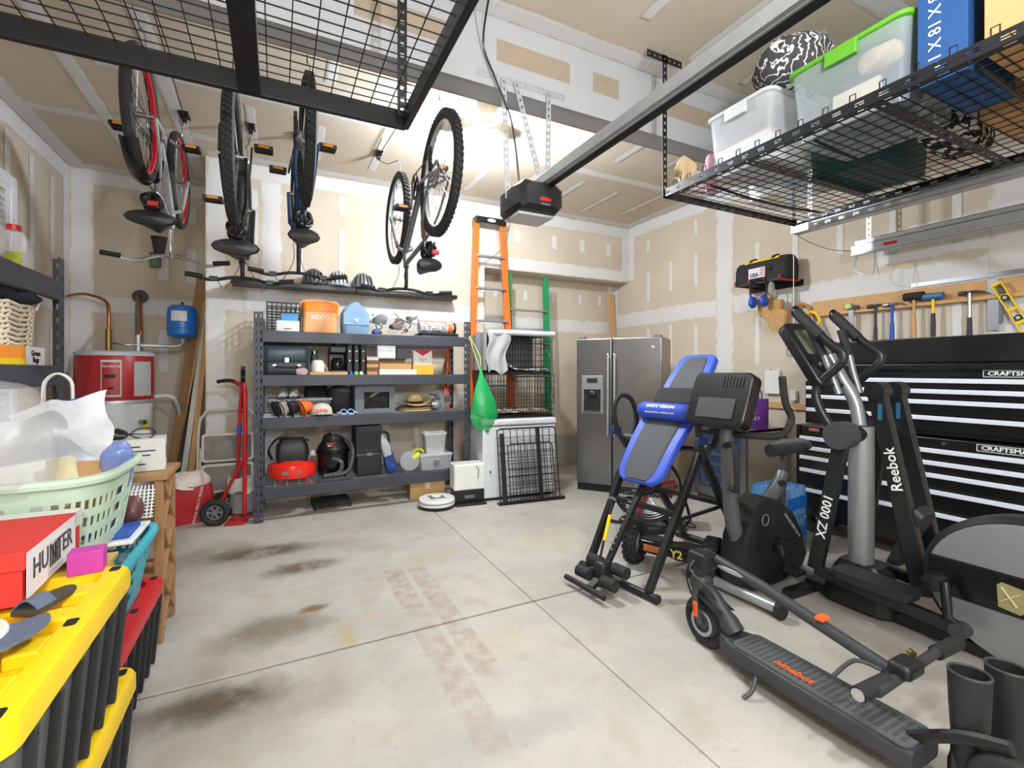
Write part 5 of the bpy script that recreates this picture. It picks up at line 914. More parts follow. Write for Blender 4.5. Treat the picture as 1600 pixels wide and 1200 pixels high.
t2 = thing('expansion_tank', 'blue expansion tank mounted on the pipe above the water heater', 'tank', (hx + .5, hy + .15, 1.66)); MB().lathe([(0, 0), (.08, .005), (.125, .04), (.13, .09), (.13, .26), (.12, .31), (.08, .335), (0, .34)], 30).build('vessel', mt('tank_blue', (36, 116, 206), .35), t2); MB().torus(.131, .004, 30, 6, Matrix.Translation((0, 0, .1))).build('seam', mt('tank_blue2', (30, 100, 180), .35), t2); MB().grid(lambda a, b: (.1315 * math.sin(R(-35 + 60 * a)), -.1315 * math.cos(R(-35 + 60 * a)), .17 + .1 * b), 8, 2, .001).build('label', WHITE, t2); MB().cyl((0, 0, .34), (0, 0, .37), .012, 10).build('air_valve', BLACK, t2); MB().tube([(0, 0, 0), (0, -.01, -.05), (-.06, -.03, -.08), (-.32, -.1, -.08)], .018, 10, smooth=4).build('pipe', GALV, t2)
t = thing('outlet_box', 'grey wall outlet cover with green plug above the water heater', 'outlet', (-1.17, ALC - .004, 2.52)); MB().bb(-.05, .05, -.05, 0, -.08, .08).build('cover', GREY, t, 0, .012); MB().bb(-.015, .015, -.06, -.05, -.06, .02).build('plug', mt('green_plug', (60, 170, 70), .5), t, 0, .004)
# leaning boards
for k, (xb, yb, xt, yt, zt_, wd_, mm, lab) in enumerate(((-.98, 5.86, -.71, 6.12, 2.35, .14, OAKW, 'tallest brown board leaning in the alcove corner'), (-.9, 5.78, -.67, 6.02, 2.05, .09, WOOD, 'pale pine board leaning in front of the tallest board'), (-.93, 5.7, -.72, 5.95, 1.5, .05, mt('dark_strip', (54, 44, 38), .6), 'dark narrow strip leaning among the boards'), (-.86, 5.62, -.66, 5.9, 1.95, .05, mt('white_moulding', (214, 212, 206), .5), 'long white moulding strip leaning in the alcove, front one'), (-.82, 5.7, -.645, 5.98, 2.2, .03, mt('white_moulding', (214, 212, 206), .5), 'thin white moulding strip leaning nearest the wall corner'), (-.78, 5.56, -.65, 5.8, 1.75, .05, WOOD, 'short pine batten leaning before the white moulding'))):
    d = V((xt - xb, yt - yb, zt_)); solo('board', MB().bar((0, 0, .0), d, .022, wd_, (1, -.3, 0)), mm, lab, 'board', (xb, yb, .03), 0, 'boards leaning in the alcove')
# step stool, hand truck, bags beside the rack
t = thing('step_stool', 'cream folding step stool leaning by the alcove corner', 'stool', (-.41, 5.2, 0)); CRM = mt('cream_metal', (196, 192, 182), .4)
MB().tube([(-.24, -.09, .0), (-.24, -.0, .78), (-.2, .02, .92), (-.14, .025, .96), (.14, .025, .96), (.2, .02, .92), (.24, 0, .78), (.24, -.09, 0)], .013, 10, smooth=4).build('frame', CRM, t); TRD = mt('worn_tread', (128, 126, 120), .8, var=.5, scale=16)
for z in (.62, .34): MB().prism(rrect(-.21, .21, -.13, .13, .03), 0, .02, frame((0, -.055 - (.62 - z) * .07, z), X1, (0, .12, 1))).build('step', CRM, t); MB().prism(rrect(-.19, .19, -.11, .11, .02), 0, .002, frame((0, -.078 - (.62 - z) * .07, z), X1, (0, .12, 1))).build('tread', TRD, t)
for s in (-1, 1): MB().tube([(s * .22, -.1, .0), (s * .22, -.06, .62)], .009, 8).build('rear_leg', CRM, t)
t = thing('hand_truck', 'red two-wheel hand truck beside the red food bag', 'hand truck', (-.36, 4.86, 0), R(-10))
MB().tube([(.1, 0, .05), (.1, .02, 1.1), (.06, .05, 1.2), (-.02, .08, 1.24)], .018, 10, smooth=4).build('upright', RED, t); MB().tube([(-.0, .16, .2), (.04, .1, .95), (.07, .05, 1.17)], .015, 10, smooth=4).build('upright', RED, t); MB().tube([(.06, .05, 1.2), (-.03, .08, 1.245), (-.14, .09, 1.235)], .017, 10, smooth=4).build('grip', BLACK, t); MB().bar((.1, 0, .55), (-.1, .05, .16), .03, .02).build('brace', RED, t); MB().bb(-.02, .14, -.16, .1, .008, .02).build('toe_plate', RED, t, 0, .003); MB().box((.035, .09, .8), (.034, .034, .07)).build('blue_tape', BLUE, t)
for y in (-.12, .16):
    m = Matrix.Translation((-.1, y, .115)) @ Matrix.Rotation(PI / 2, 4, 'X'); wv = MB().torus(.09, .026, 32, 10, m).build('wheel', RUBBER, t); wr_ = MB().torus(.058, .008, 24, 6, m)
    for k in range(6): wr_.bar(m @ V((0, 0, 0)), m @ V((.058 * math.cos(k * PI / 3), .058 * math.sin(k * PI / 3), 0)), .018, .012, (0, 1, 0))
    wr_.lathe([(0, -.018), (.018, -.018), (.018, .018), (0, .018)], 14, m).build('wheel_hub', GREY, wv)
MB().cyl((-.1, -.12, .115), (-.1, .16, .115), .01, 10).build('axle', GALV, t)
t = thing('food_bag', 'open red paper pet food bag on the floor beside the hand truck', 'bag', (-.7, 5.0, 0), R(12)); RB = mt('red_paper', (176, 26, 36), .6, var=.2, scale=10)
mb = MB().loft([[(x * s + .03 * z, y * s, z) for x, y in rrect(-.16, .16, -.09, .09, .03)] for s, z in ((.96, .001), (1.0, .04), (1.02, .08), (1.05, .14), (1.04, .2), (1.0, .26), (.96, .31))], True).crumple(.028, 11, 2); mb.v = [(a, b, max(.001, c)) for a, b, c in mb.v]; mb.build('bag_body', RB, t); MB().grid(lambda a, b: ((.15 - .03 * b) * math.cos(2 * PI * a) * 1.05, (.09 - .02 * b) * math.sin(2 * PI * a), .3 + .13 * b), 24, 5, .004).crumple(.05, 12, 5).build('torn_top', mt('torn_paper', (222, 208, 200), .8, var=.25, scale=30), t)
text('WHOLE HEALTH BLEND', .03, WHT, t, frame((.06, -.105, .16), (.2, 0, 1), (-1, 0, .2)))
t = thing('waste_bin', 'grey bin lined with a white bag between the hand truck and the rack', 'bin', (-.285, 5.06, 0)); MB().lathe([(0, .025), (.1, .025), (.125, .33), (.13, .34), (.12, .34), (.1, .04), (0, .04)], 26).build('bucket', mt('bin_grey', (150, 152, 154), .5), t); mb = MB().lathe([(.133, .22), (.137, .34), (.12, .36), (.09, .3)], 26).crumple(.03, 14, 3).build('liner', mt('bag_white', (232, 230, 228), .4, alpha=.85), t)
sack('white_bag', 'white plastic bag slumped above the grey waste bin', 'bag', (-.27, 5.26, .0), (.08, .06, .26), mt('bag_white', (232, 230, 228), .4, alpha=.85), 61, amp=.05, freq=9)
t = thing('peg_hooks', 'row of black rubber tool hooks on the back wall left of the rack', 'hooks', (-.3, BY - .004, 1.0))
for k in range(5): MB().tube([(0, 0, .32 - .085 * k), (.0, -.05, .32 - .085 * k), (.0, -.09, .3 - .085 * k), (.0, -.1, .35 - .085 * k)], .018, 8, smooth=3).build('hook', BLACK, t)
MB().bb(-.02, .02, -.01, 0, -.08, .38).build('strip', BLACK, t, 0)
# ------------------------------------------------------------------ ladders, freezer, crates
FGO = mt('fibreglass_orange', (236, 104, 34), .4); ALU = mt('aluminium', (178, 180, 184), .35, .8)
def ladder(label, cx, yb, yt, h, wb_, wt_, mat, topcap, steps, z0=0):
    t = thing('step_ladder', label, 'ladder', (0, 0, 0)); 
    def P(s, z): q = z / h; return V((cx + s * (wb_ + (wt_ - wb_) * q) / 2, yb + (yt - yb) * q, z + z0))
    for s in (-1, 1):
        MB().bar(P(s, 0), P(s, h), .028, .07, X1).build('side_rail', mat, t, 0, .003)
        a, b = P(s * .92, 0) + V((0, .05, 0)), P(s * .92, h * .98) + V((0, .025, 0)); MB().bar(a, b, .02, .03, X1).build('rear_rail', mat, t, 0, .003)
    n = steps
    for i in range(1, n + 1):
        z = h * i / (n + 1) * .99; a, b = P(-1, z), P(1, z); st = MB().bar(a + V((.01, -.01, 0)), b + V((-.01, -.01, 0)), .075, .022).build('step', ALU, t, 0, .003)
        for s, p in ((1, a), (-1, b)): MB().bar(p + V((s * .02, -.01, -.06)), p + V((s * .08, -.01, -.01)), .004, .02, Y1).build('step_brace', ALU, st, 0)
    if topcap:
        a, b = P(-1, h), P(1, h); tc_ = MB().bar(a + V((-.03, -.005, .01)), b + V((.03, -.005, .01)), .12, .075).build('top_cap', SATIN, t, 0, .008); MB().ell(((a.x + b.x) / 2, a.y - .067, a.z + .01), (.055, .002, .02), 16, 8).build('maker_badge', WHT, tc_)
    return t
zt = at_y(762, 348, 5.2).z; xl = at_y(744, 348, 5.2).x; xr = at_y(784, 348, 5.2).x
ladder('tall orange fibreglass step ladder with black top cap', (xl + xr) / 2 + .005, 5.08, 5.20, zt, .62, xr - xl, FGO, True, 7)
zg = at_y(825, 432, 5.35).z; xl = at_y(795, 440, 5.35).x; xr = at_y(853, 440, 5.35).x
ladder('green fibreglass step ladder standing behind the crates', (xl + xr) / 2, 5.26, 5.35, zg, .58, xr - xl, mt('fibreglass_green', (28, 140, 84), .4), False, 5)
t = thing('chest_freezer', 'white chest freezer under the wire dog crates', 'freezer', (2.31, 4.74, 0), R(-5)); FZ = mt('freezer_white', (216, 219, 224), .35)
MB().bb(-.41, .41, -.36, .34, .03, .76).build('cabinet', FZ, t, 0, .012); MB().bb(-.42, .42, -.37, .345, .768, .83).build('lid', FZ, t, 0, .016); MB().bb(-.38, .38, -.33, .32, 0, .03).build('plinth', BLACK, t, 0); MB().cyl((-.36, -.372, .72), (-.36, -.364, .72), .012, 12).cyl((-.33, -.372, .3), (-.33, -.364, .3), .01, 12).build('lock', DGREY, t)
def wire_panel(mb, o, ux, uy, wd, ht, nx, ny, r=.002):
    m = frame(o, ux, uy)
    for i in range(nx + 1): x = wd * i / nx; mb.bb(x - r, x + r, 0, ht, -r, r, m)
    for j in range(ny + 1): y = ht * j / ny; mb.bb(0, wd, y - r, y + r, r, 3 * r, m)
def crate(label, cx, cy, z, wd, dp, h, traymat):
    t = thing('dog_crate', label, 'crate', (cx, cy, z), R(-5)); MB().bb(-wd / 2 + .01, wd / 2 - .01, -dp / 2 + .01, dp / 2 - .01, .002, .025).build('tray', traymat, t, 0, .006)
    for nm, o, ux, w_ in (('front_panel', (-wd / 2, -dp / 2, .004), X1, wd), ('rear_panel', (-wd / 2, dp / 2, .004), X1, wd), ('side_panel', (-wd / 2, -dp / 2, .004), Y1, dp), ('side_panel', (wd / 2, -dp / 2, .004), Y1, dp)):
        mb = MB(); wire_panel(mb, o, ux, Z1, w_, h, int(w_ / .033), 6); mb.build(nm, SATIN, t, 0)['kind'] = 'stuff'
    mb = MB(); wire_panel(mb, (-wd / 2, -dp / 2, h), X1, Y1, wd, dp, int(wd / .05), 5); mb.build('roof_panel', SATIN, t, 0)['kind'] = 'stuff'
    for s in (-1, 1):
        for y in (-1, 1): MB().cyl((s * wd / 2, y * dp / 2, .004), (s * wd / 2, y * dp / 2, h), .004, 6).build('corner_rod', SATIN, t)
    MB().box((wd * .47, -dp / 2 - .01, h * .5), (.05, .012, .05)).build('latch', STEEL, t, bevel=.003); return t
cz = .832; c1 = crate('lower wire dog crate on the chest freezer', 2.37, 4.72, cz, .76, .52, .46, SATIN)
c2 = crate('upper wire dog crate with grey cover', 2.37, 4.74, cz + .468, .74, .5, .42, SATIN)
for k, (zz, lab, mm) in enumerate(((cz + .026, 'patterned blanket on the floor of the lower dog crate', patmat('blanket_brown', (150, 118, 92), (222, 216, 208), 22, 'tri')), (cz + .494, 'striped grey and white blanket on the floor of the upper dog crate', patmat('blanket_stripe', (120, 120, 122), (232, 232, 230), 30, 'tri')))):
    rn = k * 5; mb = MB().grid(lambda a, b: (-.34 + .68 * a, -.22 + .44 * b, .012 + .03 * abs(noise.noise(V((a * 5 + rn, b * 5, 1)))) + (.05 * math.exp(-((a - .25) / .12) ** 2) if k else .015)), 26, 14, .012); solo('blanket', mb, mm, lab, 'blanket', (2.37, 4.735, zz), R(-5))
COV = mt('cover_grey', (166, 166, 168), .8); t = thing('crate_cover', 'light grey fabric cover folded over the upper dog crate', 'cover', (2.37, 4.74, cz + .468), R(-5))
MB().grid(lambda a, b: (-.385 + .77 * a, -.27 + .54 * b, .432 + .006 * math.sin(9 * a + 4 * b)), 14, 10, .008).build('top_cloth', COV, t); MB().tube([(-.38, -.27, .435), (-.1, -.275, .44), (.2, -.272, .436), (.385, -.27, .438)], .03, 10, smooth=5).build('rolled_hem', mt('cover_silver', (196, 198, 204), .6), t)
MB().grid(lambda a, b: (-.4 + .02 * math.sin(8 * b) + .26 * a * (1 - .2 * b), -.29 - .012 * math.sin(10 * a + 3 * b), .44 - .42 * b * (1 - .06 * math.sin(7 * a))), 14, 14, .006).build('front_drape', COV, t); MB().grid(lambda a, b: (-.4 - .015 * math.sin(12 * a), -.28 + .54 * a, .44 - .4 * b), 12, 10, .006).build('side_drape', COV, t); MB().grid(lambda a, b: (-.37 + .74 * a, .262 + .008 * math.sin(14 * a), .43 - .42 * b), 16, 8, .006).build('rear_drape', mt('cover_dark', (120, 120, 124), .85), t)
# folded crate panel leaning on the freezer
t = thing('folded_crate', 'folded black wire crate panels leaning on the chest freezer', 'crate', (2.31, 4.22, 0), R(-5), None, (R(-9), 0, R(-5)))
for k, (x0_, w_, h_, y_) in enumerate(((-.32, .66, .72, 0), (-.22, .5, .56, -.02))):
    mb = MB(); wire_panel(mb, (x0_, y_, .02), X1, Z1, w_, h_, 9 if k == 0 else 7, 9, .003); mb.build('wire_panel', SATIN, t, 0)['kind'] = 'stuff'
    MB().tube([(x0_, y_ - .006, .03), (x0_, y_ - .006, h_), (x0_ + .03, y_ - .006, h_ + .03), (x0_ + w_ - .03, y_ - .006, h_ + .03), (x0_ + w_, y_ - .006, h_), (x0_ + w_, y_ - .006, .03)], .006, 6).build('panel_frame', SATIN, t)
MB().bb(-.35, .38, -.05, .02, .0, .025).build('bottom_channel', SATIN, t, 0, .004); MB().bb(-.3, -.26, -.03, -.015, .03, .7).bb(.1, .14, -.035, -.02, .03, .75).build('strap', BLACK, t, 0)
mt('vent_steel', (170, 174, 180), .3, .8); g = MB()
for k in range(14): g.bb(-.13, .16, -.012, -.006, .16 + .026 * k, .172 + .026 * k)
g.build('foil_panel', _mats['vent_steel'], t, 0)['kind'] = 'stuff'
t = thing('drain_pipe', 'black pipe along the concrete curb between freezer and refrigerator', 'pipe', (0, 0, 0)); MB().cyl((2.75, REC - .13, .5), (3.3, REC - .13, .5), .05, 18).build('pipe_run', BLACK, t); MB().cyl((2.98, REC - .13, .5), (3.02, REC - .13, .5), .056, 18).build('coupling', DGREY, t); MB().bb(2.85, 2.9, REC - .15, REC - .06, .421, .46).build('bracket', GALV, t, 0)
# ------------------------------------------------------------------ refrigerator
def steel_mat():
    m = mt('stainless', (136, 136, 138), .3, .9, var=.2, scale=3.5); b = m.node_tree.nodes['Principled BSDF']; b.inputs['Anisotropic'].default_value = .5; return m
SS = steel_mat(); A = V((3.01, 4.41, 0)); B = V((3.576, 3.685, 0)); fw = (B - A).length
t = thing('refrigerator', 'stainless steel side-by-side refrigerator standing in the corner', 'refrigerator', (A + B) / 2, math.atan2((B - A).y, (B - A).x)); h = 1.70; hw = fw / 2; sp_ = -.06
MB().bb(-hw, hw, .07, .72, .05, h).build('cabinet', mt('fridge_side', (168, 152, 128), .5), t, 0, .006)
MB().bb(-hw, hw, .03, .07, .0, .08).build('kick_plate', BLACK, t, 0, .003)
for x0_, x1_ in ((-hw, sp_ - .004), (sp_ + .004, hw)): MB().bb(x0_, x1_, -.0, .068, .085, h - .01).build('door', SS, t, 0, .01, 3)
for s, x in ((-1, sp_ - .035), (1, sp_ + .035)): MB().bar((x, -.05, .62), (x, -.05, 1.52), .026, .024, X1).bb(x - .01, x + .01, -.045, .001, .64, .67).bb(x - .01, x + .01, -.045, .001, 1.47, 1.5).build('handle', ALU, t, 0, .006)
d = MB().bb(-hw + .06, sp_ - .1, -.006, .004, .86, 1.28).build('dispenser_frame', mt('disp_grey', (140, 142, 146), .4, .3), t, 0, .004); MB().bb(-hw + .085, sp_ - .125, -.0075, -.005, .9, 1.13).build('dispenser_recess', mt('disp_dark', (34, 35, 38), .3), d, 0); MB().ell(((-hw + sp_) / 2 - .02, -.02, 1.08), (.05, .02, .04), 14, 8).build('dispenser_nozzle', BLACK, d); MB().bb(-hw + .12, sp_ - .16, -.008, -.006, 1.2, 1.25).build('display', BLK, d, 0); MB().bb(-hw + .085, sp_ - .125, -.03, -.006, .885, .9).build('drip_tray', DGREY, d, 0)
for x in (-hw + .05, hw - .05): MB().bb(x - .04, x + .04, .01, .1, h - .009, h + .015).build('hinge_cover', GREY, t, 0, .004)
MB().ell((hw - .09, -.001, h - .12), (.018, .002, .018), 14, 6).build('maker_badge', ALU, t)
bd = at_y(958, 455, 5.6); solo('plank', MB().bar((0, 0, 0), (-.04, .16, bd.z - .05), .035, .09, X1), WOOD, 'pine plank leaning in the corner behind the refrigerator', 'plank', (bd.x + .02, 5.48, .02))
# ------------------------------------------------------------------ tool chest
GB = mt('chest_black', (15, 15, 17), .3, coat=.3); TRIMW = mt('drawer_trim', (226, 230, 238), .35, .1)
t = thing('tool_chest', 'tall black rolling tool chest with silver drawer trims', 'tool chest', (0, 0, 0)); fx, ya, yb = 3.92, 2.48, 1.02
def drawers(par, y0, y1, z0, z1, rows, x):
    tot = sum(rows); z = z1
    for q in rows:
        hh = (z1 - z0) * q / tot; d = MB().bb(x - .012, x, y0 + .006, y1 - .006, z - hh + .006, z - .004).build('drawer', GB, par, 0, .003)
        MB().bb(x - .03, x - .012, y0 + .012, y1 - .012, z - .034, z - .004).build('pull_trim', TRIMW, d, 0, .004); z -= hh
lo = MB().bb(fx, fx + .46, yb, ya, .14, .885).build('lower_cabinet', GB, t, 0, .006); up = MB().bb(fx + .03, fx + .42, yb + .03, ya - .05, .9, 1.38).build('upper_cabinet', GB, t, 0, .006)
MB().bb(fx + .02, fx + .43, yb + .02, ya - .04, 1.385, 1.56).build('hinged_lid', GB, t, 0, .01); MB().bb(fx + .008, fx + .025, yb + .03, ya - .05, 1.34, 1.36).build('lid_lip', GB, t, 0)
drawers(t, yb + .04, ya - .06, .92, 1.285, (1, 1, 1.5, 1.6), fx + .03)
drawers(t, 2.02, ya - .025, .2, .8, (1, 1, 1.3, 2, 2.2), fx); drawers(t, yb + .02, 2.01, .2, .82, (.9, .9, 1.2, 1.6, 2.2), fx)
MB().bb(fx - .012, fx, ya - .03, ya, .14, .885).build('corner_post', GB, t, 0, .003)
for y, z, xx in ((1.18, 1.315, fx + .03), (1.2, .853, fx)):
    b = MB().bb(xx - .004, xx - .001, y - .14, y + .14, z - .022, z + .022).build('name_badge', BLK, t, 0); fr = MB()
    fr.bb(xx - .006, xx - .004, y - .14, y + .14, z - .022, z - .019).bb(xx - .006, xx - .004, y - .14, y + .14, z + .019, z + .022).bb(xx - .006, xx - .004, y - .14, y - .137, z - .02, z + .02).bb(xx - .006, xx - .004, y + .137, y + .14, z - .02, z + .02).build('badge_border', WHT, b, 0)
    text('CRAFTSMAN', .036, WHT, b, frame((xx - .0052, y, z), NY, Z1), bold=.0008, sx=1.15)
MB().cyl((fx - .014, 1.5, .855), (fx, 1.5, .855), .012, 14).build('key_lock', CHROME, t)
for z, xx in ((1.315, fx + .03), (.853, fx)): MB().bb(xx - .003, xx - .001, ya - .18, ya - .1, z - .012, z + .012).build('flag_badge', mt('flag_badge', (180, 90, 90), .5, var=.9, scale=60), t, 0)
for y in (yb + .08, ya - .08):
    for x in (fx + .06, fx + .4): MB().cyl((x - .02, y, .055), (x + .02, y, .055), .055, 18).bb(x - .03, x + .03, y - .02, y + .02, .09, .14).build('caster', BLACK, t)
# ------------------------------------------------------------------ tools on the right wall
rw = RX - .002; t = thing('tool_rail', 'long pine tool rail on the right wall above the tool chest', 'rail', (0, 0, 0)); MB().bb(rw - .02, rw - .003, 1.25, 2.72, 1.87, 1.985).build('back_board', WOOD, t, 0, .003); MB().bb(rw - .05, rw - .02, 1.3, 2.68, 1.84, 1.868).build('ledge', WOOD, t, 0, .003)
MB().bb(rw - .016, rw - .002, 1.22, 1.95, 2.0, 2.03).build('metal_edge', ALU, t, 0)
def hang(u, v): p = at_x(u, v, rw - .06); return p
def hammer(label, u, v, hl, headm, handm, gripm, kind='claw'):
    p = hang(u, v); t = thing('hammer', label, 'hammer', p, 0, 'hammers hanging on the tool rail')
    MB().tube([(0, 0, .01), (0, 0, -hl * .45)], .011, 8).build('handle', handm, t); MB().tube([(0, 0, -hl * .4), (0, 0, -hl * .7), (0, 0, -hl)], [.013, .016, .015], 10).build('grip', gripm, t)
    if kind == 'claw': MB().cyl((0, .06, .01), (0, .02, .012), .017, 12).tube([(0, .03, .012), (0, -.02, .016), (0, -.07, .01), (0, -.1, -.012)], [.012, .011, .007, .003], 8, smooth=4).build('head', headm, t)
    else: MB().cyl((0, .065, .01), (0, -.065, .01), .032 if kind == 'mallet' else .026, 18).build('head', headm, t, bevel=.004)
    return t
hammer('blue-handled claw hammer on the tool rail', 1394, 478, .33, STEEL, BLUE, BLUE); hammer('black rubber mallet with wooden handle on the tool rail', 1428, 465, .36, RUBBER, WOOD, WOOD, 'mallet'); hammer('blue-headed sledge hammer with yellow handle on the tool rail', 1458, 465, .3, mt('head_blue', (64, 112, 160), .4), YEL, mt('charcoal_grip', (54, 58, 66), .6), 'sledge')
hammer('steel claw hammer with blue and black grip on the tool rail', 1515, 460, .42, DGREY, CHROME, mt('navy_grip', (38, 46, 66), .5)); hammer('black framing hammer behind the elliptical handle', 1368, 480, .4, DGREY, DGREY, mt('grey_grip', (60, 62, 68), .6))
p = hang(1326, 484); t = thing('tape_measure', 'small tape measure on the tool rail ledge', 'tape measure', (p.x, p.y, 1.869)); MB().bb(-.02, .02, -.035, .035, .001, .06).build('case', SILVER, t, 0, .015); MB().cyl((-.022, 0, .03), (-.02, 0, .03), .022, 18).build('dial', LIME, t)
p = hang(1330, 500); t = thing('try_square', 'steel try square hanging from the tool rail', 'square', p); MB().bb(-.004, .004, -.02, .02, -.3, .12).build('blade', STEEL, t, 0); MB().bb(-.012, .012, -.06, .02, .09, .12).build('stock', BLACK, t, 0)
a = hang(1556, 442); b = hang(1583, 522); b.y = a.y - .16; b.z = a.z - .36; t = thing('spirit_level', 'yellow spirit level leaning on the right wall', 'level', (0, 0, 0)); d_ = (b - a); n_ = V((1, 0, 0))
m = frame(a, d_, n_.cross(d_)); L_ = d_.length
for y0_, y1_ in ((-.03, -.022), (.022, .03)): MB().bb(0, L_, y0_, y1_, -.012, .012, m).build('edge_rail', YEL, t, 0)
for x in (0, .1, .2, .3, L_ - .02): MB().bb(x, x + .02, -.022, .022, -.01, .01, m).build('web', YEL, t, 0)
for x in (.08, .24): MB().lathe([(0, -.013), (.021, -.013), (.021, .013), (0, .013)], 18, m @ Matrix.Translation((x + .04, 0, 0))).build('vial_block', BLACK, t); MB().lathe([(0, -.0145), (.011, -.0145), (.011, .0145), (0, .0145)], 14, m @ Matrix.Translation((x + .04, 0, 0))).build('vial', mt('vial', (190, 206, 170), .2), t)
p = hang(1552, 520); t = thing('framing_square', 'large aluminium square behind the yellow level', 'square', (rw - .03, p.y + .01, 1.62)); MB().bb(-.004, .004, -.03, .03, 0, .36).build('blade', ALU, t, 0); MB().bb(-.006, .006, -.05, -.03, .05, .3).build('edge_strip', GREY, t, 0)
# saws
def saw(label, u, v, ang, ln, hand, group=None):
    p = at_x(u, v, rw - .04); t = thing('hand_saw', label, 'saw', p, 0, group, (ang, 0, 0))
    MB().prism([(-.055, -.02), (.055, -.02), (.02, -ln), (-.012, -ln)], -.0015, .0015, frame((0, 0, 0), Y1, Z1)).build('blade', STEEL, t, 0)
    MB().tube([(0, -.045, -.03), (0, -.05, .05), (0, -.01, .1), (0, .045, .08), (0, .05, 0), (0, .02, -.04)], .014, 8, True, smooth=4).build('handle', hand, t); return t
saw('wooden-handled hand saw hanging left of the tool rail', 1258, 490, R(-24), .42, mt('saw_wood', (186, 116, 56), .5)); saw('yellow-handled hand saw behind the elliptical console', 1272, 502, R(-30), .4, YEL)
p = at_x(1246, 555, rw - .03); t = thing('coping_saw', 'small bow saw with yellow handle above the tool chest', 'saw', p); MB().tube([(0, .1, 0), (0, .1, .09), (0, -.06, .09), (0, -.06, 0)], .006, 8).build('bow', STEEL, t); MB().bar((0, .1, 0), (0, -.06, 0), .002, .006).build('blade', STEEL, t, 0); MB().cyl((0, -.06, 0), (0, -.14, 0), .014, 10).build('handle', YEL, t)
# wall shelf with tool bag
p = at_x(1200, 432, rw - .13); sy, sz = p.y, 2.22
t = thing('wall_rack', 'red and black wall rack holding the tool bag', 'rack', (0, 0, 0))
for y in (sy - .24, sy - .08, sy + .08, sy + .24): MB().bb(rw - .3, rw - .005, y - .01, y + .01, sz - .02, sz - .005).build('rack_arm', RED if y in (sy - .24, sy + .24) else BLACK, t, 0); MB().cyl((rw - .31, y, sz - .012), (rw - .31, y, sz + .03), .008, 8).build('arm_tip', RED, t)
MB().bb(rw - .012, rw - .003, sy - .28, sy + .28, sz - .06, sz).build('wall_bracket', BLACK, t, 0); MB().bb(rw - .3, rw - .285, sy - .24, sy + .24, sz - .02, sz - .005).build('front_bar', BLACK, t, 0)
TBK = mt('bag_nylon', (34, 34, 40), .8); t = thing('tool_bag', 'black and yellow canvas tool bag on the wall rack', 'bag', (rw - .16, sy, sz - .003))
rings = []
for s, z in ((1, .001), (1.02, .06), (.98, .13), (.8, .19), (.5, .225)): rings.append([(x * (s if z > .13 else 1), y * (1 if z < .2 else .96), z) for x, y in rrect(-.12, .12, -.28, .28, .05)])
MB().loft(rings).crumple(.01, 10, 3).build('bag_body', TBK, t); MB().loft([[(x * s, y, z) for x, y in rrect(-.11, .11, -.2, .2, .03)] for s, z in ((.9, .17), (.7, .215), (.45, .238))]).build('top_panel', YEL, t)
for y in (-.12, .12): MB().grid(lambda a, b: (-.13 + .2 * a, y - .02 + .04 * b, .1 + .155 * math.sin(PI * min(1, a * 1.05) * .8)), 12, 2, .008).build('strap', TBK, t)
MB().bb(-.1305, -.127, -.08, .1, .04, .14).build('patch', mt('patch_white', (214, 214, 218), .7), t, 0); text('USA', .05, mt('patch_navy', (40, 50, 90), .6), t, frame((-.1325, .035, .07), NY, Z1), bold=.002)
for k in range(4): MB().bb(-.1318, -.1306, -.075, -.025, .06 + .02 * k, .068 + .02 * k).build('patch_stripe', RED, t, 0)
t = thing('ear_defenders', 'blue ear defenders hanging from the wall rack', 'ear defenders', (rw - .32, sy - .03, sz - .03)); t.scale = (1.35, 1.35, 1.35); MB().tube([(0, .06, -.1), (0, .065, -.02), (0, .03, .03), (0, -.03, .03), (0, -.065, -.02), (0, -.06, -.1)], .007, 8, smooth=5).build('headband', BLACK, t)
for y in (.045, -.045): MB().ell((0, y, -.13), (.04, .024, .045), 16, 10).build('ear_cup', BLUE, t)
LEA = mt('leather_tan', (190, 148, 96), .8, var=.2, scale=18, bump=.3); t = thing('tool_pouch', 'tan leather tool pouch hanging under the wall rack', 'pouch', (rw - .2, sy - .08, sz - .06)); MB().tube([(0, 0, .04), (.02, .0, -.08)], .008, 6).build('strap', LEA, t)
for k, (y, z, s) in enumerate(((.05, -.16, .09), (-.02, -.22, .11), (-.08, -.32, .1))): MB().loft([[(x * q, y + yy * q, z + zz) for x, yy in rrect(-.05, .05, -s, s, .03)] for q, zz in ((.55, -.12), (.9, -.06), (1, .05), (.95, .08))]).crumple(.02, 14, k).build('pouch_pocket', LEA, t)
solo('work_gloves', MB().ell((0, 0, 0), (.03, .035, .07), 12, 8).ell((.01, -.03, -.05), (.02, .02, .05), 10, 8).crumple(.015, 24, 4), mt('glove_grey', (150, 146, 140), .8), 'grey work gloves hanging beside the ear defenders', 'gloves', (rw - .285, sy - .14, sz - .095))
t = thing('junction_box', 'white electrical box on the right wall', 'electrical box', (rw, at_x(1210, 597, rw).y, at_x(1210, 597, rw).z)); MB().bb(-.05, -.002, -.08, .08, -.12, .12).build('cover', WHITE, t, 0, .006); MB().cyl((-.052, 0, .13), (-.052, 0, .122), .01, 10).build('knockout', GREY, t)
p = at_x(1243, 618, rw); t = thing('charger', 'white plug adapter with coiled cable on the right wall', 'charger', (rw, p.y, p.z)); MB().bb(-.045, -.003, -.03, .03, -.05, .05).build('adapter', WHITE, t, 0, .008); MB().tube([(-.03, .0, -.05), (-.03, .06, -.12), (-.03, .1, -.08), (-.03, .04, -.1), (-.03, -.02, -.14)], .005, 6, smooth=5).build('cable', WHITE, t)
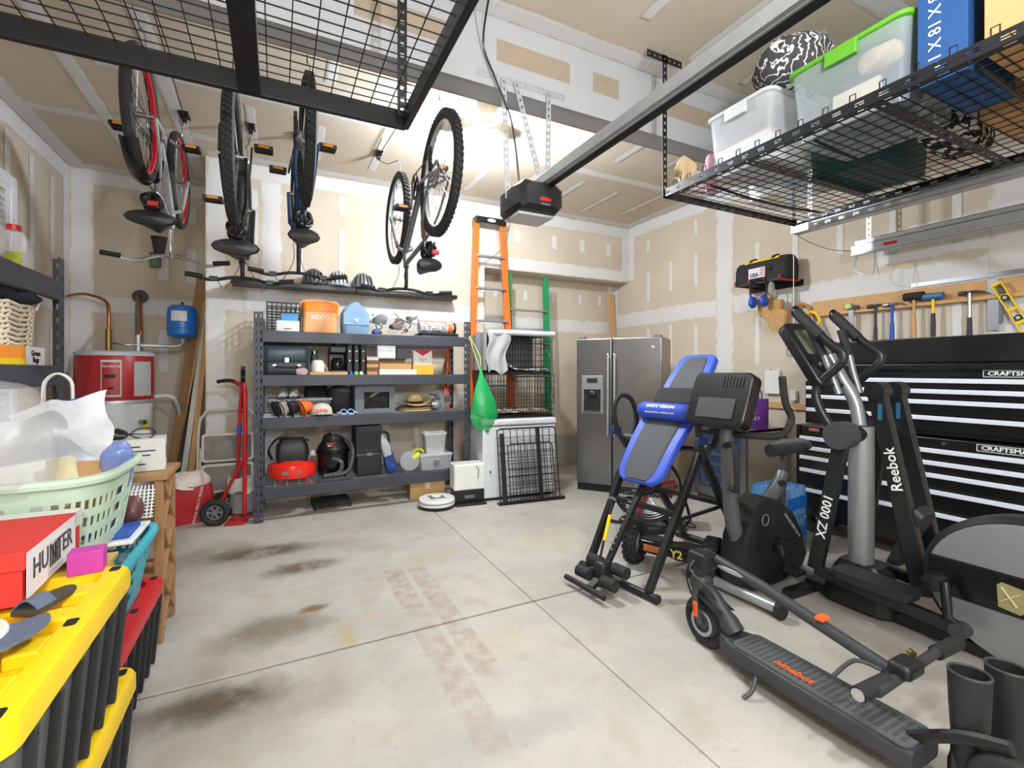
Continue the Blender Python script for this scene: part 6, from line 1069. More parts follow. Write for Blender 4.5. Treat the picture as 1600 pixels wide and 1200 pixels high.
solo('wall_batten', MB().bb(-.03, -.002, -.5, .5, -.03, .03), WOOD, 'pine batten on the right wall beside the tool chest', 'batten', (rw, 2.98, .985), 0, None, .003)
# ------------------------------------------------------------------ wine fridge, bags on it, bottled water
t = thing('wine_cooler', 'steel wine cooler with glass door and wooden shelves', 'wine cooler', (0, 0, 0)); WX, WY0, WY1, WH = 3.9, 2.95, 3.55, .77; SIDE = mt('cooler_side', (176, 166, 152), .45)
MB().bb(WX + .04, 4.5, WY0, WY0 + .02, .06, WH).bb(WX + .04, 4.5, WY1 - .02, WY1, .06, WH).bb(WX + .04, 4.5, WY0, WY1, WH - .02, WH).bb(4.48, 4.5, WY0, WY1, .06, WH).bb(WX + .04, 4.5, WY0, WY1, .06, .08).build('case', SIDE, t, 0); MB().bb(WX + .03, 4.45, WY0 + .01, WY1 - .01, 0, .06).build('grille_base', BLACK, t, 0)
for k in range(16): MB().bb(WX + .024, WX + .03, WY0 + .03 + .034 * k, WY0 + .05 + .034 * k, .01, .055).build('grille_slot', DGREY, t, 0)
dr = MB().bb(WX, WX + .035, WY0, WY0 + .06, .085, WH - .005).bb(WX, WX + .035, WY1 - .06, WY1, .085, WH - .005).bb(WX, WX + .035, WY0 + .06, WY1 - .06, .085, .16).bb(WX, WX + .035, WY0 + .06, WY1 - .06, WH - .06, WH - .005).build('door', SS, t, 0); MB().bb(WX + .01, WX + .016, WY0 + .06, WY1 - .06, .16, WH - .06).build('pane', mt('tinted_glass', (60, 84, 120), .05, alpha=.45), dr, 0); MB().bb(WX - .03, WX - .02, WY1 - .05, WY1 - .03, .3, .6).build('handle', ALU, dr, 0, .004)
for k in range(5): MB().bb(WX + .05, 4.4, WY0 + .025, WY1 - .025, .17 + .105 * k, .19 + .105 * k).build('shelf', WOOD, t, 0)
wine = MB().lathe([(0, 0), (.035, .0), (.037, .19), (.014, .25), (.014, .31), (0, .31)], 14, Matrix.Translation((0, 0, 0)) @ Matrix.Rotation(PI / 2, 4, 'Y')).build('wine_bottle', mt('wine_glass', (24, 30, 52), .12), None); wine.location = (WX + .08, 3.05, .192 + .038); NTH = ('first', 'second', 'third', 'fourth', 'fifth'); SHN = ('lowest', 'second lowest', 'second highest', 'highest'); tag(wine, 'dark wine bottle, first from near side, lowest wine cooler shelf', 'bottle', 'bottles in the wine cooler')
for k in range(4):
    for j in range(5):
        if k == 0 and j == 0: continue
        c_ = wine.copy(); COL.objects.link(c_); c_.location = (WX + .08, 3.05 + .1 * j, .192 + .038 + .105 * k); c_['label'] = f'dark wine bottle, {NTH[j]} from near side, {SHN[k]} wine cooler shelf'
PUR = mt('purple_bag', (104, 44, 140), .6, var=.2); 
def tote_bag(label, x, y, rz, wd, dp, h, mat, seed):
    t = thing('tote_bag', label, 'bag', (x, y, WH + .001), rz); mb = MB().loft([[(a * s, b * s2, z) for a, b in rrect(-wd / 2, wd / 2, -dp / 2, dp / 2, .02, 3)] for s, s2, z in ((1, 1, .001), (1.02, 1.05, h * .5), (1.03, .85, h))]).crumple(.012, 12, seed); mb.v = [(a, b, max(.001, c)) for a, b, c in mb.v]; mb.build('bag_body', mat, t)
    for s in (-1, 1): MB().tube([(-wd * .22, s * dp * .4, h - .01), (-wd * .18, s * dp * .4, h + .08), (wd * .18, s * dp * .4, h + .08), (wd * .22, s * dp * .4, h - .01)], .007, 6, smooth=4).build('handle', mat, t)
    return t
pbg = tote_bag('purple reusable bag with white lettering on the wine cooler', 4.12, 3.02, R(-38), .22, .12, .29, PUR, 2); text('S', .045, WHT, pbg, frame((-.02, -.066, .17), X1, Z1)); text('ALLY', .045, WHT, pbg, frame((-.02, -.066, .11), X1, Z1))
tote_bag('green reusable bag on the wine cooler behind the purple one', 4.2, 3.3, R(-38), .2, .12, .26, mt('green_bag', (50, 140, 96), .6), 3); tote_bag('brown paper bag lying on the wine cooler', 4.02, 3.42, R(-30), .22, .12, .12, KRAFT, 4)
SHR = mt('blue_shrink', (70, 160, 236), .2, alpha=.5); BOT = mt('water_bottle', (190, 220, 246), .1, alpha=.55)
for k, (lab, z) in enumerate((('lower blue shrink-wrapped case of water bottles on the floor', 0), ('upper blue shrink-wrapped case of water bottles', .225))):
    t = thing('water_case', lab, 'water case', (3.52, 2.37, z), R(8)); b0 = MB().lathe([(0, .002), (.031, .002), (.032, .13), (.026, .16), (.013, .185), (.013, .2), (0, .2)], 12).build('bottle', BOT, t); b0.location = (-.13, -.1, 0)
    for i in range(5):
        for j in range(4):
            if i or j: dup_part(b0, t, (-.13 + .066 * i, -.1 + .066 * j, 0))
    mb = MB().loft([[(x * s, y * s, z_) for x, y in rrect(-.17, .17, -.138, .138, .03)] for s, z_ in ((.98, .001), (1, .06), (1, .17), (.96, .215), (.7, .222))]).crumple(.006, 22, k); mb.v = [(a, b, max(.001, c)) for a, b, c in mb.v]; mb.build('shrink_wrap', SHR, t); MB().bb(-.14, .14, -.141, -.139, .06, .15).build('label_print', mt('label_blue', (30, 110, 214), .4, var=.6, scale=14), t, 0)
# ------------------------------------------------------------------ drum fan
fc = V((2.86, 3.12, .33)); d = (CAM - fc); d.z = .1; d.normalize(); t = thing('drum_fan', 'black floor drum fan standing behind the inversion table', 'fan', (fc.x, fc.y, 0)); m = frame((0, 0, .33), d.cross(V((0, 0, 1))).normalized() * -1, Z1)
MB().ring([(.265, -.08), (.285, -.085), (.285, .085), (.265, .08)], 40, m).build('drum', BLACK, t)
g = MB()
for rr_ in [.03 + .02 * i for i in range(12)]: g.torus(rr_, .0018, 36, 4, m @ Matrix.Translation((0, 0, .075)))
for k in range(20): g.tube([m @ V((.03 * math.cos(k * PI / 10), .03 * math.sin(k * PI / 10), .077)), m @ V((.27 * math.cos(k * PI / 10 + .25), .27 * math.sin(k * PI / 10 + .25), .077))], .002, 4)
g.build('grille', WIRE, t)['kind'] = 'stuff'
for k in range(3): MB().prism([(.03, -.02), (.2, -.1), (.25, .02), (.22, .09), (.05, .05)], -.004, .004, m @ Matrix.Rotation(k * 2 * PI / 3, 4, 'Z') @ Matrix.Rotation(.35, 4, 'X')).build('blade', RED, t)
MB().lathe([(0, .082), (.04, .082), (.045, .07), (.045, -.06), (0, -.06)], 18, m).build('motor', BLACK, t); MB().tube([m @ V((-.285, 0, 0)), m @ V((-.31, -.1, 0)), V((d.x * .0, d.y * 0, .0)) + m.to_3x3() @ V((-.3, -.0, .02)) + V((0, 0, .02)), m.to_3x3() @ V((.3, 0, .02)) + V((0, 0, .02)), m @ V((.31, -.1, 0)), m @ V((.285, 0, 0))], .013, 8, smooth=3).build('stand', BLACK, t)
MB().ring([(.18, .0), (.24, .0), (.24, .03), (.18, .03)], 36).build('base_ring', BLACK, t); MB().tube([(.2, -.1, .02), (.3, -.24, .006), (.36, -.16, .006), (.34, -.02, .006)], .005, 6, smooth=5).build('power_cord', BLACK, t)
# ------------------------------------------------------------------ inversion table
ux = V((.985, .17, 0)).normalized(); uy = V((-ux.y, ux.x, 0)); t = thing('inversion_table', 'black inversion table with blue padded backrest', 'inversion table', (1.87, 2.33, 0), math.atan2(ux.y, ux.x))
PT = mt('powder_black', (28, 28, 31), .45)                 # local x back, y across
for s in (-1, 1):
    MB().bar((.02, s * .24, .04), (.5, s * .27, .82), .05, .035, Y1).build('front_leg', PT, t, 0, .004); MB().bar((.5, s * .27, .82), (1.1, s * .24, .04), .05, .035, Y1).build('rear_leg', PT, t, 0, .004); MB().bar((.26, s * .26, .42), (.8, s * .255, .42), .02, .015, Y1).build('spreader', PT, t, 0)
    MB().cyl((.5, s * .25, .84), (.5, s * .33, .84), .035, 16).build('pivot', DGREY, t); MB().tube([(.48, s * .31, .78), (.4, s * .33, .92), (.37, s * .33, 1.06), (.44, s * .33, 1.15), (.56, s * .33, 1.12), (.62, s * .33, .98), (.56, s * .32, .84)], .018, 10, smooth=5).build('handle', RUBBER, t)
    MB().box((.4, s * .34, .9), (.1, .03, .05)).build('handle_clamp', mt('navy_clamp', (36, 50, 100), .5), t, bevel=.005)
MB().cyl((.02, -.29, .025), (.02, .29, .025), .024, 14).build('front_foot_bar', PT, t); MB().cyl((1.08, -.3, .025), (1.08, .3, .025), .024, 14).build('rear_foot_bar', PT, t); MB().bar((.28, -.26, .45), (.28, .26, .45), .035, .03).build('cross_bar', PT, t, 0); MB().bar((.74, -.26, .45), (.74, .26, .45), .03, .03).build('cross_bar', PT, t, 0)
for s in (-1, 1): MB().cyl((.02, s * .29, .025), (.02, s * .31, .025), .028, 14).build('end_cap', RUBBER, t)
bd0, bd1 = V((.22, 0, .60)), V((.96, 0, 1.43)); ax_ = (bd1 - bd0); L_ = ax_.length; m = frame(bd0, ax_, Y1) ; PADB = mt('pad_blue', (52, 82, 196), .5); PADG = mt('pad_charcoal', (70, 73, 78), .65, bump=.3, scale=200)
sgn = 1 if (m.to_3x3() @ V((0, 0, 1))).z > 0 else -1
def pad(x0_, x1_, w0, w1, mat, z0_, z1_, nm, arch=.0): return MB().loft([[V((x0_ + (x1_ - x0_) * q, yy * (w0 + (w1 - w0) * q) * (1 - .35 * abs(2 * q - 1) ** 9), sgn * (zz + arch * math.sin(PI * q)))) for yy, zz in ((-.5, z0_), (-.47, z1_), (.47, z1_), (.5, z0_))] for q in [i / 24 for i in range(25)]], True, m).build(nm, mat, t, 40, .008)
pad(0, .62, .36, .44, PADB, 0, .035, 'backrest', .02); pad(.01, .61, .24, .3, PADG, .03, .042, 'backrest_centre', .02); pad(.74, L_, .36, .3, PADB, 0, .035, 'head_pad', .01); pad(.74, L_ - .03, .24, .18, PADG, .03, .042, 'head_pad_centre', .01); pad(.5, .72, .3, .34, BLACK, -.03, .01, 'backing_board'); pad(.62, .76, .34, .34, MATTE, .02, .07, 'lumbar_cushion')
lp = MB().tube([m @ V((.53, -.2, sgn * .085)), m @ V((.53, -.17, sgn * .09)), m @ V((.53, .17, sgn * .09)), m @ V((.53, .2, sgn * .085))], [.042, .06, .06, .042], 16).build('neck_roll', PADB, t)
tm = frame(m @ V((.535, 0, sgn * .131)), NY, (ax_.normalized() + V((-.3, 0, .0)))); text('BODY VISION', .036, WHT, lp, frame(m @ V((.525, 0, sgn * .151)), (0, -1, 0), ax_), bold=.0008); text('BACK SUPPORT COMFORT PAD', .016, WHT, lp, frame(m @ V((.486, 0, sgn * .132)), (0, -1, 0), ax_ + V((-.4, 0, .5))))
be = m @ V((.05, 0, -sgn * .01)); ft = V((-.08, 0, .13)); MB().bar(m @ V((.45, 0, -sgn * .03)), ft, .035, .03).build('height_boom', PT, t, 0, .003)
for k in range(12): q = be.lerp(ft, .1 + .065 * k) + V((-.014, 0, .014)); MB().bar(q + V((0, -.012, 0)), q + V((0, .012, 0)), .008, .008).build('notch', ALU, t, 0)
MB().bar((.5, -.25, .83), (.5, .25, .83), .03, .03).build('pivot_axle', PT, t, 0)
for s in (-1, 1): MB().bar(m @ V((.3, s * .13, -sgn * .02)), (.5, s * .25, .83), .03, .012).build('bed_bracket', PT, t, 0)
MB().box((-.1, 0, .12), (.1, .09, .12)).build('ankle_housing', BLACK, t, bevel=.02)
for s in (-1, 1):
    for x, z, nm in ((-.06, .19, 0), (-.16, .14, 1)): MB().cyl((x, s * .05, z - .05), (x, s * .15, z - .05), .036, 16).build('ankle_roller', RUBBER, t)
MB().cyl((-.24, -.14, .045), (-.22, .2, .045), .017, 12).build('foot_bar', PT, t); MB().bar((-.21, 0, .045), (-.1, 0, .09), .04, .03).build('foot_bracket', PT, t, 0); MB().tube([(-.09, .04, .16), (.1, .1, .5)], .008, 8).build('pull_rod', PT, t); MB().tube([(.09, .07, .5), (.1, .1, .505), (.1, .14, .5)], .008, 8).build('pull_grip', GREY, t); MB().tube([(-.03, .056, .27), (.05, .08, .41)], .011, 8).build('yellow_sleeve', YEL, t)
# ------------------------------------------------------------------ hoverboard
a, b = V((2.24, 2.56, .15)), V((2.45, 2.09, .15)); d = (b - a).normalized(); t = thing('hoverboard', 'black hoverboard with knobby wheels under the exercise equipment', 'hoverboard', (a + b) / 2 - V((0, 0, .15)), math.atan2(d.y, d.x)); L_ = (b - a).length
for s in (-1, 1):
    mm = Matrix.Translation((s * L_ / 2, 0, .14)) @ Matrix.Rotation(PI / 2, 4, 'Y'); mb = MB().torus(.1, .04, 30, 10, mm, 1.1)
    for k in range(20):
        for q in (-.02, .02): mb.bb(.125, .145, -.013, .013, q - .016, q + .016, mm @ Matrix.Rotation(2 * PI * (k + (q > 0) * .5) / 20, 4, 'Z'))
    w_ = mb.build('wheel', RUBBER, t); hb_ = MB().lathe([(0, -.03), (.035, -.03), (.035, .03), (0, .03)], 18, mm)
    for k in range(5): hb_.bar(mm @ V((0, 0, 0)), mm @ V((.07 * math.cos(k * 1.257), .07 * math.sin(k * 1.257), 0)), .02, .03, (1, 0, 0))
    hb_.build('wheel_hub', SILVER, w_)
MB().loft([[(x, y * s, .15 + z * s) for y, z in rrect(-.08, .08, -.045, .045, .02)] for x, s in ((-L_ / 2 + .06, .9), (-.06, 1), (0, .8), (.06, 1), (L_ / 2 - .06, .9))]).build('deck', GLB, t)
for s in (-1, 1): MB().bb(s * .13 - .07, s * .13 + .07, -.06, .06, .193, .2).build('foot_pad', RUBBER, t, 0, .003)
text('Y2', .07, mt('gold_print', (214, 180, 90), .4), t, frame((.06, -.083, .15), X1, Z1), bold=.002); MB().bb(-.16, -.04, -.086, -.078, .13, .17).build('sticker', mt('orange_sticker', (200, 110, 60), .5, var=.6, scale=50), t, 0)
# ------------------------------------------------------------------ exercise bike
EB = mt('bike_graphite', (92, 94, 98), .4, .3); t = thing('exercise_bike', 'black upright exercise bike with curved grey front post', 'exercise bike', (2.40, 1.90, 0), R(3))      # local x from the console towards the seat
prof = [(-.04, .16), (.0, .06), (.14, .03), (.38, .035), (.6, .09), (.65, .16), (.6, .3), (.5, .44), (.36, .54), (.22, .58), (.1, .54), (.0, .36)]
MB().loft([[(x * s + .26 * (1 - s), y, z * s + .28 * (1 - s)) for x, z in prof] for y, s in ((-.085, .88), (-.07, .98), (0, 1), (.07, .98), (.085, .88))]).build('housing', BLACK, t, 30)
MB().tube([(.06, 0, .3), (.0, 0, .44), (-.04, 0, .7), (-.06, 0, .95), (-.03, 0, 1.1)], [.05, .045, .042, .04, .034], 14, smooth=6).build('front_post', EB, t)
MB().tube([(.3, 0, .5), (.42, 0, .58), (.5, 0, .68)], [.05, .045, .038], 14, smooth=6).build('seat_tube', EB, t); MB().bar((.5, 0, .6), (.52, 0, .8), .045, .03).bar((.48, 0, .46), (.5, 0, .62), .04, .03).build('seat_post', DGREY, t, 0, .004); MB().cyl((.44, -.0, .62), (.42, -.05, .63), .02, 12).build('adjust_knob', BLACK, t)
rings = []
for k in range(9):
    q = k / 8; x = .36 + .34 * q; hw = .035 + .1 * q ** 1.2 if q < .85 else .115 * (1.25 - q * .6); rings.append([(x, hw * math.cos(a), .84 + .042 * math.sin(a) + .015 * (q - .5)) for a in [2 * PI * j / 14 for j in range(14)]])
MB().loft(rings).build('saddle', mt('saddle_vinyl', (44, 46, 50), .3), t)

m = frame((-.1, 0, 1.14), Y1, (.35, 0, .9)); MB().prism(rrect(-.19, .19, -.14, .18, .04), -.05, .04, m).build('console', SATIN, t, 30, .012); MB().prism(rrect(-.12, .12, -.1, .02, .01), -.055, -.05, m).build('console_back_panel', DGREY, t)
for k in range(7): MB().prism(rrect(-.14 + .02 * k, -.13 + .02 * k, .09, .15, .002), -.054, -.05, m).build('speaker_slot', BLK, t)
for s in (-1, 1): MB().tube([(-.04, s * .02, .97), (-.03, s * .16, .97), (.06, s * .25, .98), (.14, s * .26, 1.06), (.1, s * .25, 1.16), (.07, s * .25, 1.3)], .019, 10, smooth=6).build('handlebar', RUBBER, t)
MB().tube([(-.1, -.02, .9), (-.16, -.12, .92), (-.17, -.14, .82), (-.14, -.12, .68), (-.08, -.04, .66)], .016, 10, smooth=5).build('side_loop', RUBBER, t)
for x, w_ in ((-.0, .27), (.62, .24)): MB().cyl((x, -w_, .05), (x, w_, .05), .03, 14).build('stabiliser', SILVER, t); MB().bar((x, 0, .05), (.2, 0, .1), .05, .04).build('base_arm', DGREY, t, 0); [MB().cyl((x, s * w_, .05), (x, s * (w_ + .03), .05), .048, 16).build('end_cap', RUBBER, t) for s in (-1, 1)]
for s in (-1, 1): MB().bar((.3, s * .1, .28), (.3 - s * .06, s * .1, .28 + s * .15), .022, .014, Y1).build('crank_arm', CHROME, t, 0); MB().bb(.25 - s * .06, .35 - s * .06, s * .15 - .045, s * .15 + .045, .27 + s * .15, .295 + s * .15).build('pedal', BLACK, t, 0, .006)
MB().lathe([(0, 0), (.05, 0), (.05, .012), (0, .012)], 22, frame((.3, -.087, .28), X1, Z1)).build('crank_cover', GLB, t); LG = mt('logo_grey', (150, 152, 156), .5); text('POWER SPIN 210 U', .027, LG, t, frame((.455, -.086, .375), (.70, 0, -.71), (.71, 0, .70)), ext=.002); MB().ring([(.03, 0), (.034, 0), (.034, .004), (.03, .004)], 22, frame((.18, -.084, .45), X1, Z1)).build('round_logo', LG, t)
vh = MB()
for i in range(5):
    for j in range(4): vh.lathe([(0, 0), (.007, 0), (.007, .003), (0, .003)], 8, frame((.38 + .03 * i - .01 * j, -.0872, .2 + .03 * j), X1, Z1))
vh.build('vent_holes', BLK, t)['kind'] = 'stuff'
# ------------------------------------------------------------------ elliptical trainer
t = thing('elliptical_trainer', 'large black and silver elliptical trainer at the right', 'elliptical', (2.95, 1.5, 0)); EL = mt('ell_black', (26, 27, 30), .38); ESV = mt('ell_silver', (150, 152, 156), .35, .5)        # local y: + away from camera
MB().tube([(0, 0, .1), (0, .0, .6), (.0, 0, 1.02)], .062, 18).build('column', ESV, t); MB().loft([[(x * s, y * s, z) for x, y in rrect(-.12, .12, -.2, .17, .08)] for s, z in ((1, .03), (.95, .12), (.7, .22), (.55, .26))]).build('column_shroud', EL, t)
MB().tube([(0, 0, .95), (-.0, .03, 1.15), (-.02, .1, 1.3), (-.02, .16, 1.42)], .035, 12, smooth=5).build('console_mast', ESV, t)
m = frame((-.06, .22, 1.43), (1, -.1, 0), (0, .5, .75)); MB().prism(rrect(-.15, .15, -.24, .22, .05), -.035, .03, m).build('console', SATIN, t, 30, .012); MB().prism(rrect(-.1, .1, -.02, .16, .02), .03, .034, m).build('screen', mt('screen_grey', (110, 116, 106), .2), t); MB().prism(rrect(-.1, .1, -.02, .16, .02), -.036, -.03, m).build('rear_panel', mt('rear_panel', (120, 124, 112), .3), t)
for k in range(4): MB().lathe([(0, 0), (.012, 0), (.01, .008), (0, .008)], 12, m @ Matrix.Translation((-.06 + .04 * k, -.09, .03))).build('key', GREY, t)
MB().cyl((-.22, 0, .98), (.22, 0, .98), .05, 18).build('pivot_axle', EL, t)
for s in (-1, 1):
    x = s * .19; MB().cyl((x - .045, 0, .98), (x + .045, 0, .98), .075, 22).build('pivot_cap', DGREY, t)
    MB().tube([(x, 0, .95), (x - .01, .1, 1.1), (x, .13, 1.24), (x + .02, .0, 1.4), (x + .02, .09, 1.5), (x, .24, 1.66)], .024, 12, smooth=6).build('moving_handle', EL, t); MB().tube([(x + .01, .12, 1.53), (x, .25, 1.68)], .031, 12).build('foam_grip', RUBBER, t); MB().ell((x, .255, 1.685), (.036, .02, .036), 14, 8).build('grip_end', SATIN, t)
    lw = MB().bar((x, .0, .94), (x, .14 if s < 0 else .1, .2), .075, .045, X1).build('swing_arm', EL, t, 0, .006)
    if s < 0: text('1000 ZX', .07, WHT, lw, frame((x - .0235, .08, .52), (0, .18, -.98), (0, -.98, -.18)), bold=.001)
    MB().tube([(x * .55, .06, 1.2), (x * .6, .1, 1.32), (x * .7, .14, 1.46), (x * .8, .18, 1.56)], .018, 10, smooth=5).build('fixed_handle', ESV, t); MB().tube([(x * .68, .13, 1.42), (x * .82, .19, 1.58)], .024, 10).build('fixed_grip', RUBBER, t)
    up_ = MB().bar((x * .5 + .14, -.06, 1.2), (x * .5 + .16, -.26, .16), .085, .05, X1).build('upright_arm', EL, t, 0, .006); MB().cyl((x * .5 + .1, -.06, 1.22), (x * .5 + .19, -.06, 1.22), .05, 18).build('arm_cap', EL, up_); MB().bb(x * .5 + .108, x * .5 + .113, -.095, -.075, 1.06, 1.15).build('blue_plate', mt('steel_blue', (50, 96, 130), .4), up_, 0)
    if s < 0: text('Reebok', .075, WHT, up_, frame((x * .5 + .117, -.145, .8), (0, .19, .98), (0, .98, -.19)), bold=.001)
    MB().bar((x, .14 if s < 0 else .1, .2), (x, -.5, .16), .04, .06, Z1).build('pedal_rail', EL, t, 0, .008); MB().cyl((x - .03, -.5, .16), (x + .03, -.5, .16), .035, 16).build('rail_joint', DGREY, t)
    pm_ = Matrix.Translation((x, -.16, .215)) if s < 0 else Matrix.Translation((x - .06, -.2, .42)) @ Matrix.Rotation(R(-68), 4, 'X')
    MB().loft([[(a * q, b * q, z) for a, b in rrect(-.075, .075, -.18, .18, .04)] for q, z in ((.95, 0), (1, .02), (1.03, .045))], True, pm_).build('foot_pedal', mt('pedal_black', (36, 37, 40), .5), t)
MB().bb(-.06, .06, -1.0, .28, .02, .07).build('base_frame', EL, t, 0, .006); MB().bb(-.28, .28, .22, .28, .0, .05).build('rear_foot', EL, t, 0, .006); MB().bb(-.25, .25, -1.05, -.98, .0, .05).build('front_foot', EL, t, 0, .006)
hs = MB().lathe([(0, -.07), (.37, -.07), (.4, -.04), (.4, .04), (.37, .07), (0, .07)], 48, frame((0, -.7, .35), Y1, Z1) @ Matrix.Diagonal((1, .86, 1, 1))).build('flywheel_housing', EL, t)
for s in (-1, 1):      # both faces of the flywheel housing
    dm = frame((s * .06, -.7, .35), Y1, Z1) if s > 0 else frame((s * .06, -.7, .35), NY, Z1)
    def half(a0, a1, r0, z0_, z1_, nm, mat): MB().prism([(r0 * math.cos(R(a0 + (a1 - a0) * i / 20)), r0 * .86 * math.sin(R(a0 + (a1 - a0) * i / 20))) for i in range(21)], z0_, z1_, dm).build(nm, mat, hs, 0, .003)
    half(16, 164, .365, .0105, .022, 'silver_panel', ESV); half(196, 344, .365, .0105, .022, 'silver_panel', ESV)
    MB().bb(-.36, .36, -.09, .09, .0105, .03, dm).build('black_band', GLB, hs, 0, .01); MB().lathe([(0, 0), (.045, 0), (.05, .03), (.04, .08), (0, .09)], 22, dm @ Matrix.Translation((.32 * s, -.03, .02))).build('crank_boss', EL, hs)
    MB().prism([(-.04, -.05), (.03, -.06), (.045, -.045), (.04, .05), (-.03, .06), (-.045, .045)], .03, .036, dm @ Matrix.Translation((.065 * s, -.01, 0))).build('emblem', mt('gold_emblem', (176, 168, 120), .35, .4), hs); MB().bar(dm @ V((.045 * s, -.04, .037)), dm @ V((.095 * s, .03, .037)), .003, .012, X1).bar(dm @ V((.035 * s, .02, .037)), dm @ V((.095 * s, -.03, .037)), .003, .01, X1).build('emblem_mark', mt('emblem_mark', (220, 212, 180), .4), hs, 0)
MB().tube([(-.16, -.52, .16), (-.2, -.46, .2), (-.15, -.43, .34)], .02, 10).build('crank_link', EL, t)
# ------------------------------------------------------------------ folded electric scooter
t = thing('electric_scooter', 'folded black electric scooter on the floor in front of the elliptical', 'scooter', (1.86, 1.62, 0), R(0)); SC = mt('scooter_grey', (52, 54, 58), .5)    # rear towards -y
def sw(y):
    mm = Matrix.Translation((0, y, .122)) @ Matrix.Rotation(PI / 2, 4, 'Y'); w_ = MB().torus(.095, .027, 36, 10, mm).build('wheel', RUBBER, t); MB().lathe([(0, -.03), (.03, -.03), (.04, -.02), (.07, -.012), (.072, .012), (.04, .02), (.03, .03), (0, .03)], 26, mm).build('wheel_hub', DGREY, w_); MB().ring([(.045, -.036), (.062, -.036), (.062, -.033), (.045, -.033)], 24, mm).build('brake_disc', ALU, w_)
sw(0); sw(-1.08)
for s in (-1, 1): MB().tube([(s * .045, 0, .122), (s * .05, .02, .2), (s * .04, .03, .3)], .017, 10, smooth=4).build('fork_leg', SC, t); MB().box((s * .064, .012, .19), (.004, .025, .07)).build('side_reflector', ORANGE, t)
MB().ell((0, .03, .3), (.06, .05, .05), 14, 8).build('fork_crown', SC, t); MB().tube([(0, .03, .28), (0, .04, .36), (0, .045, .43)], .03, 12).build('head_tube', SC, t); MB().bb(-.05, .05, -.03, .08, .37, .45).build('folding_latch', BLACK, t, 0, .015)
MB().grid(lambda a, b: (.055 * (2 * a - 1), .05 - .36 * b * .4 - .02, .262 + .012 * (1 - (2 * a - 1) ** 2) - .05 * b), 8, 8, .004).build('front_fender', BLACK, t)
MB().tube([(0, .03, .3), (0, -.06, .24), (0, -.16, .14)], [.03, .035, .045], 12, smooth=5).build('neck', SC, t)
MB().loft([[(x * s, -.12 + yy, .1 + zz) for x, zz in rrect(-.098, .098, -.035, .035, .02)] for yy, s in ((0, .55), (-.08, .95), (-.3, 1), (-.6, 1), (-.74, .85))]).build('deck', SC, t); MB().prism(rrect(-.085, .085, -.85, -.2, .03), .1355, .142).build('deck_mat', mt('deck_mat', (84, 86, 88), .85, bump=.6, scale=130), t)
dots = MB()
for i in range(26):
    for j in range(8): dots.bb(-.06 + .016 * j, -.052 + .016 * j, -.83 + .024 * i, -.818 + .024 * i, .142, .1435)
dots.build('grip_dots', mt('dot_grey', (60, 61, 64), .8), t, 0)['kind'] = 'stuff'
text('ninebot', .05, ORANGE, t, frame((-.035, -.45, .1445), NY, X1), bold=.001, shear=.2)
MB().tube([(.04, .045, .43), (.04, -.25, .39), (.03, -.75, .3)], .024, 14).build('stem', SC, t); MB().ell((.012, -.12, .405), (.004, .07, .012), 12, 6).build('stem_badge', SILVER, t); MB().box((.035, -.52, .372), (.05, .03, .012)).build('orange_mark', ORANGE, t)

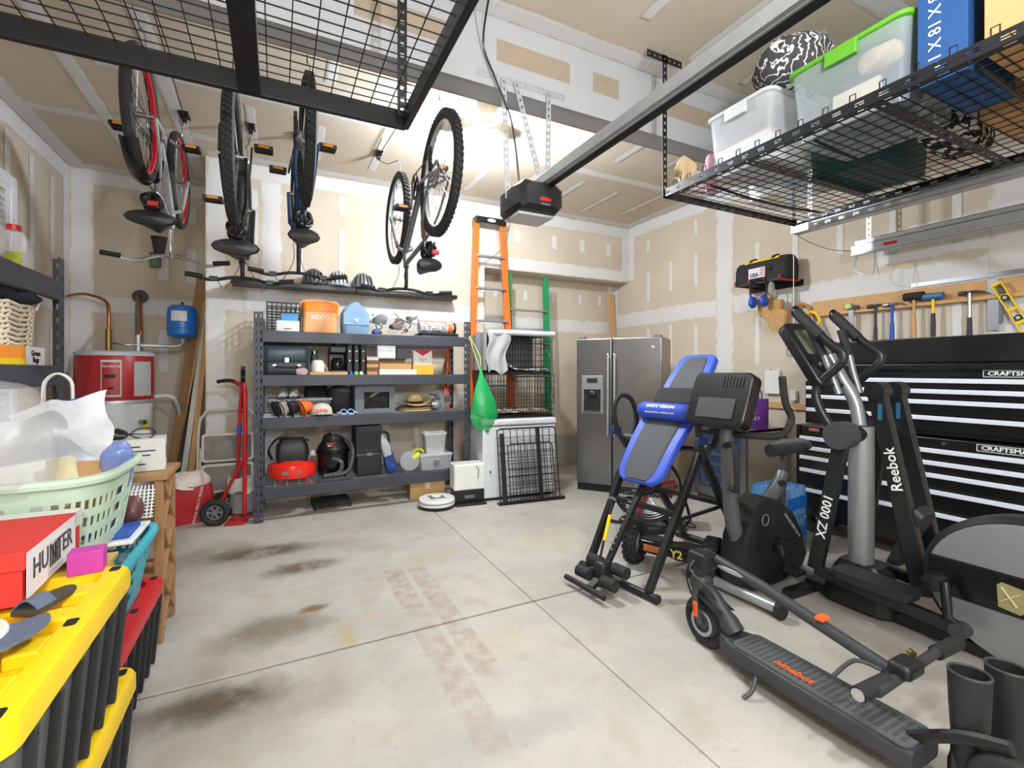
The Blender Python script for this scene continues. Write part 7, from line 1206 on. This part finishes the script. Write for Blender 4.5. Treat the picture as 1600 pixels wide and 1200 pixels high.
hbm = MB().cyl((-.14, -.79, .3), (.4, -.77, .31), .017, 12).build('handlebar', SC, t)
for x0_, x1_, q in ((-.2, -.05, 0), (.29, .44, .004)): MB().tube([(x0_, -.768 - q, .298 + q), (x1_, -.775 - q, .302 + q)], .025, 12).build('hand_grip', RUBBER, hbm); MB().cyl((x0_ if q == 0 else x1_, -.77, .3), ((x0_ - .008) if q == 0 else x1_ + .008, -.77, .3), .02, 12).build('bar_end', CHROME, hbm)
MB().box((.04, -.79, .33), (.11, .07, .05)).build('display', BLACK, hbm, bevel=.015); MB().tube([(-.05, -.76, .33), (-.09, -.7, .34), (-.2, -.69, .31)], .007, 8, smooth=4).build('brake_lever', SC, hbm); MB().cyl((.16, -.76, .325), (.17, -.745, .325), .012, 12).build('bell', BRS, hbm)
MB().tube([(.02, .0, .42), (-.06, .06, .36), (-.05, .05, .25), (-.04, -.02, .2)], .005, 6, smooth=5).tube([(0, .02, .44), (-.08, .03, .38), (-.04, -.05, .3), (0, -.1, .2)], .005, 6, smooth=5).build('brake_cable', BLACK, t)
MB().tube([(-.07, -.32, .08), (-.13, -.34, .03), (-.17, -.33, .006)], .009, 8, smooth=4).build('kickstand', SC, t); MB().tube([(.0, -.82, .13), (0, -.95, .22), (0, -1.06, .262)], .02, 8, smooth=4).build('rear_fender', BLACK, t)
# rubber boots
def boot(label, x, y, rz):
    t = thing('rubber_boot', label, 'boot', (x, y, 0), rz, 'pair of rubber boots'); t.scale = (.68, .68, 1); BT = mt('boot_rubber', (30, 31, 34), .55, bump=.2, scale=60)
    prof = [(.066, .08, .0), (.06, .12, .0), (.058, .2, 0), (.066, .3, 0), (.07, .4, 0), (.064, .4, 0), (.06, .28, 0), (.05, .1, 0)]
    MB().loft([[(r_ * math.cos(a), r_ * math.sin(a) * 1.1, z) for a in [2 * PI * j / 20 for j in range(20)]] for r_, z, _q in prof], True).build('shaft', BT, t); MB().loft([[(hw * math.cos(a), yy, max(.012, .012 + hh * (.5 + .5 * math.sin(a)))) for a in [2 * PI * j / 14 for j in range(14)]] for yy, hw, hh in ((-.2, .015, .04), (-.17, .045, .055), (-.1, .05, .075), (0, .055, .14), (.06, .05, .14), (.075, .03, .1))]).build('foot', BT, t); MB().prism([(-.04, -.2), (.04, -.2), (.052, -.1), (.045, .07), (-.045, .07), (-.052, -.1)], 0, .014).build('sole', BLACK, t); MB().torus(.067, .005, 22, 6, Matrix.Translation((0, 0, .4)) @ Matrix.Diagonal((1, 1.1, 1, 1))).build('cuff', DGREY, t)
boot('black rubber boot beside the scooter handlebar, left of the pair', 1.91, .67, R(20)); boot('black rubber boot at the lower right corner, right of the pair', 2.05, .63, R(8))
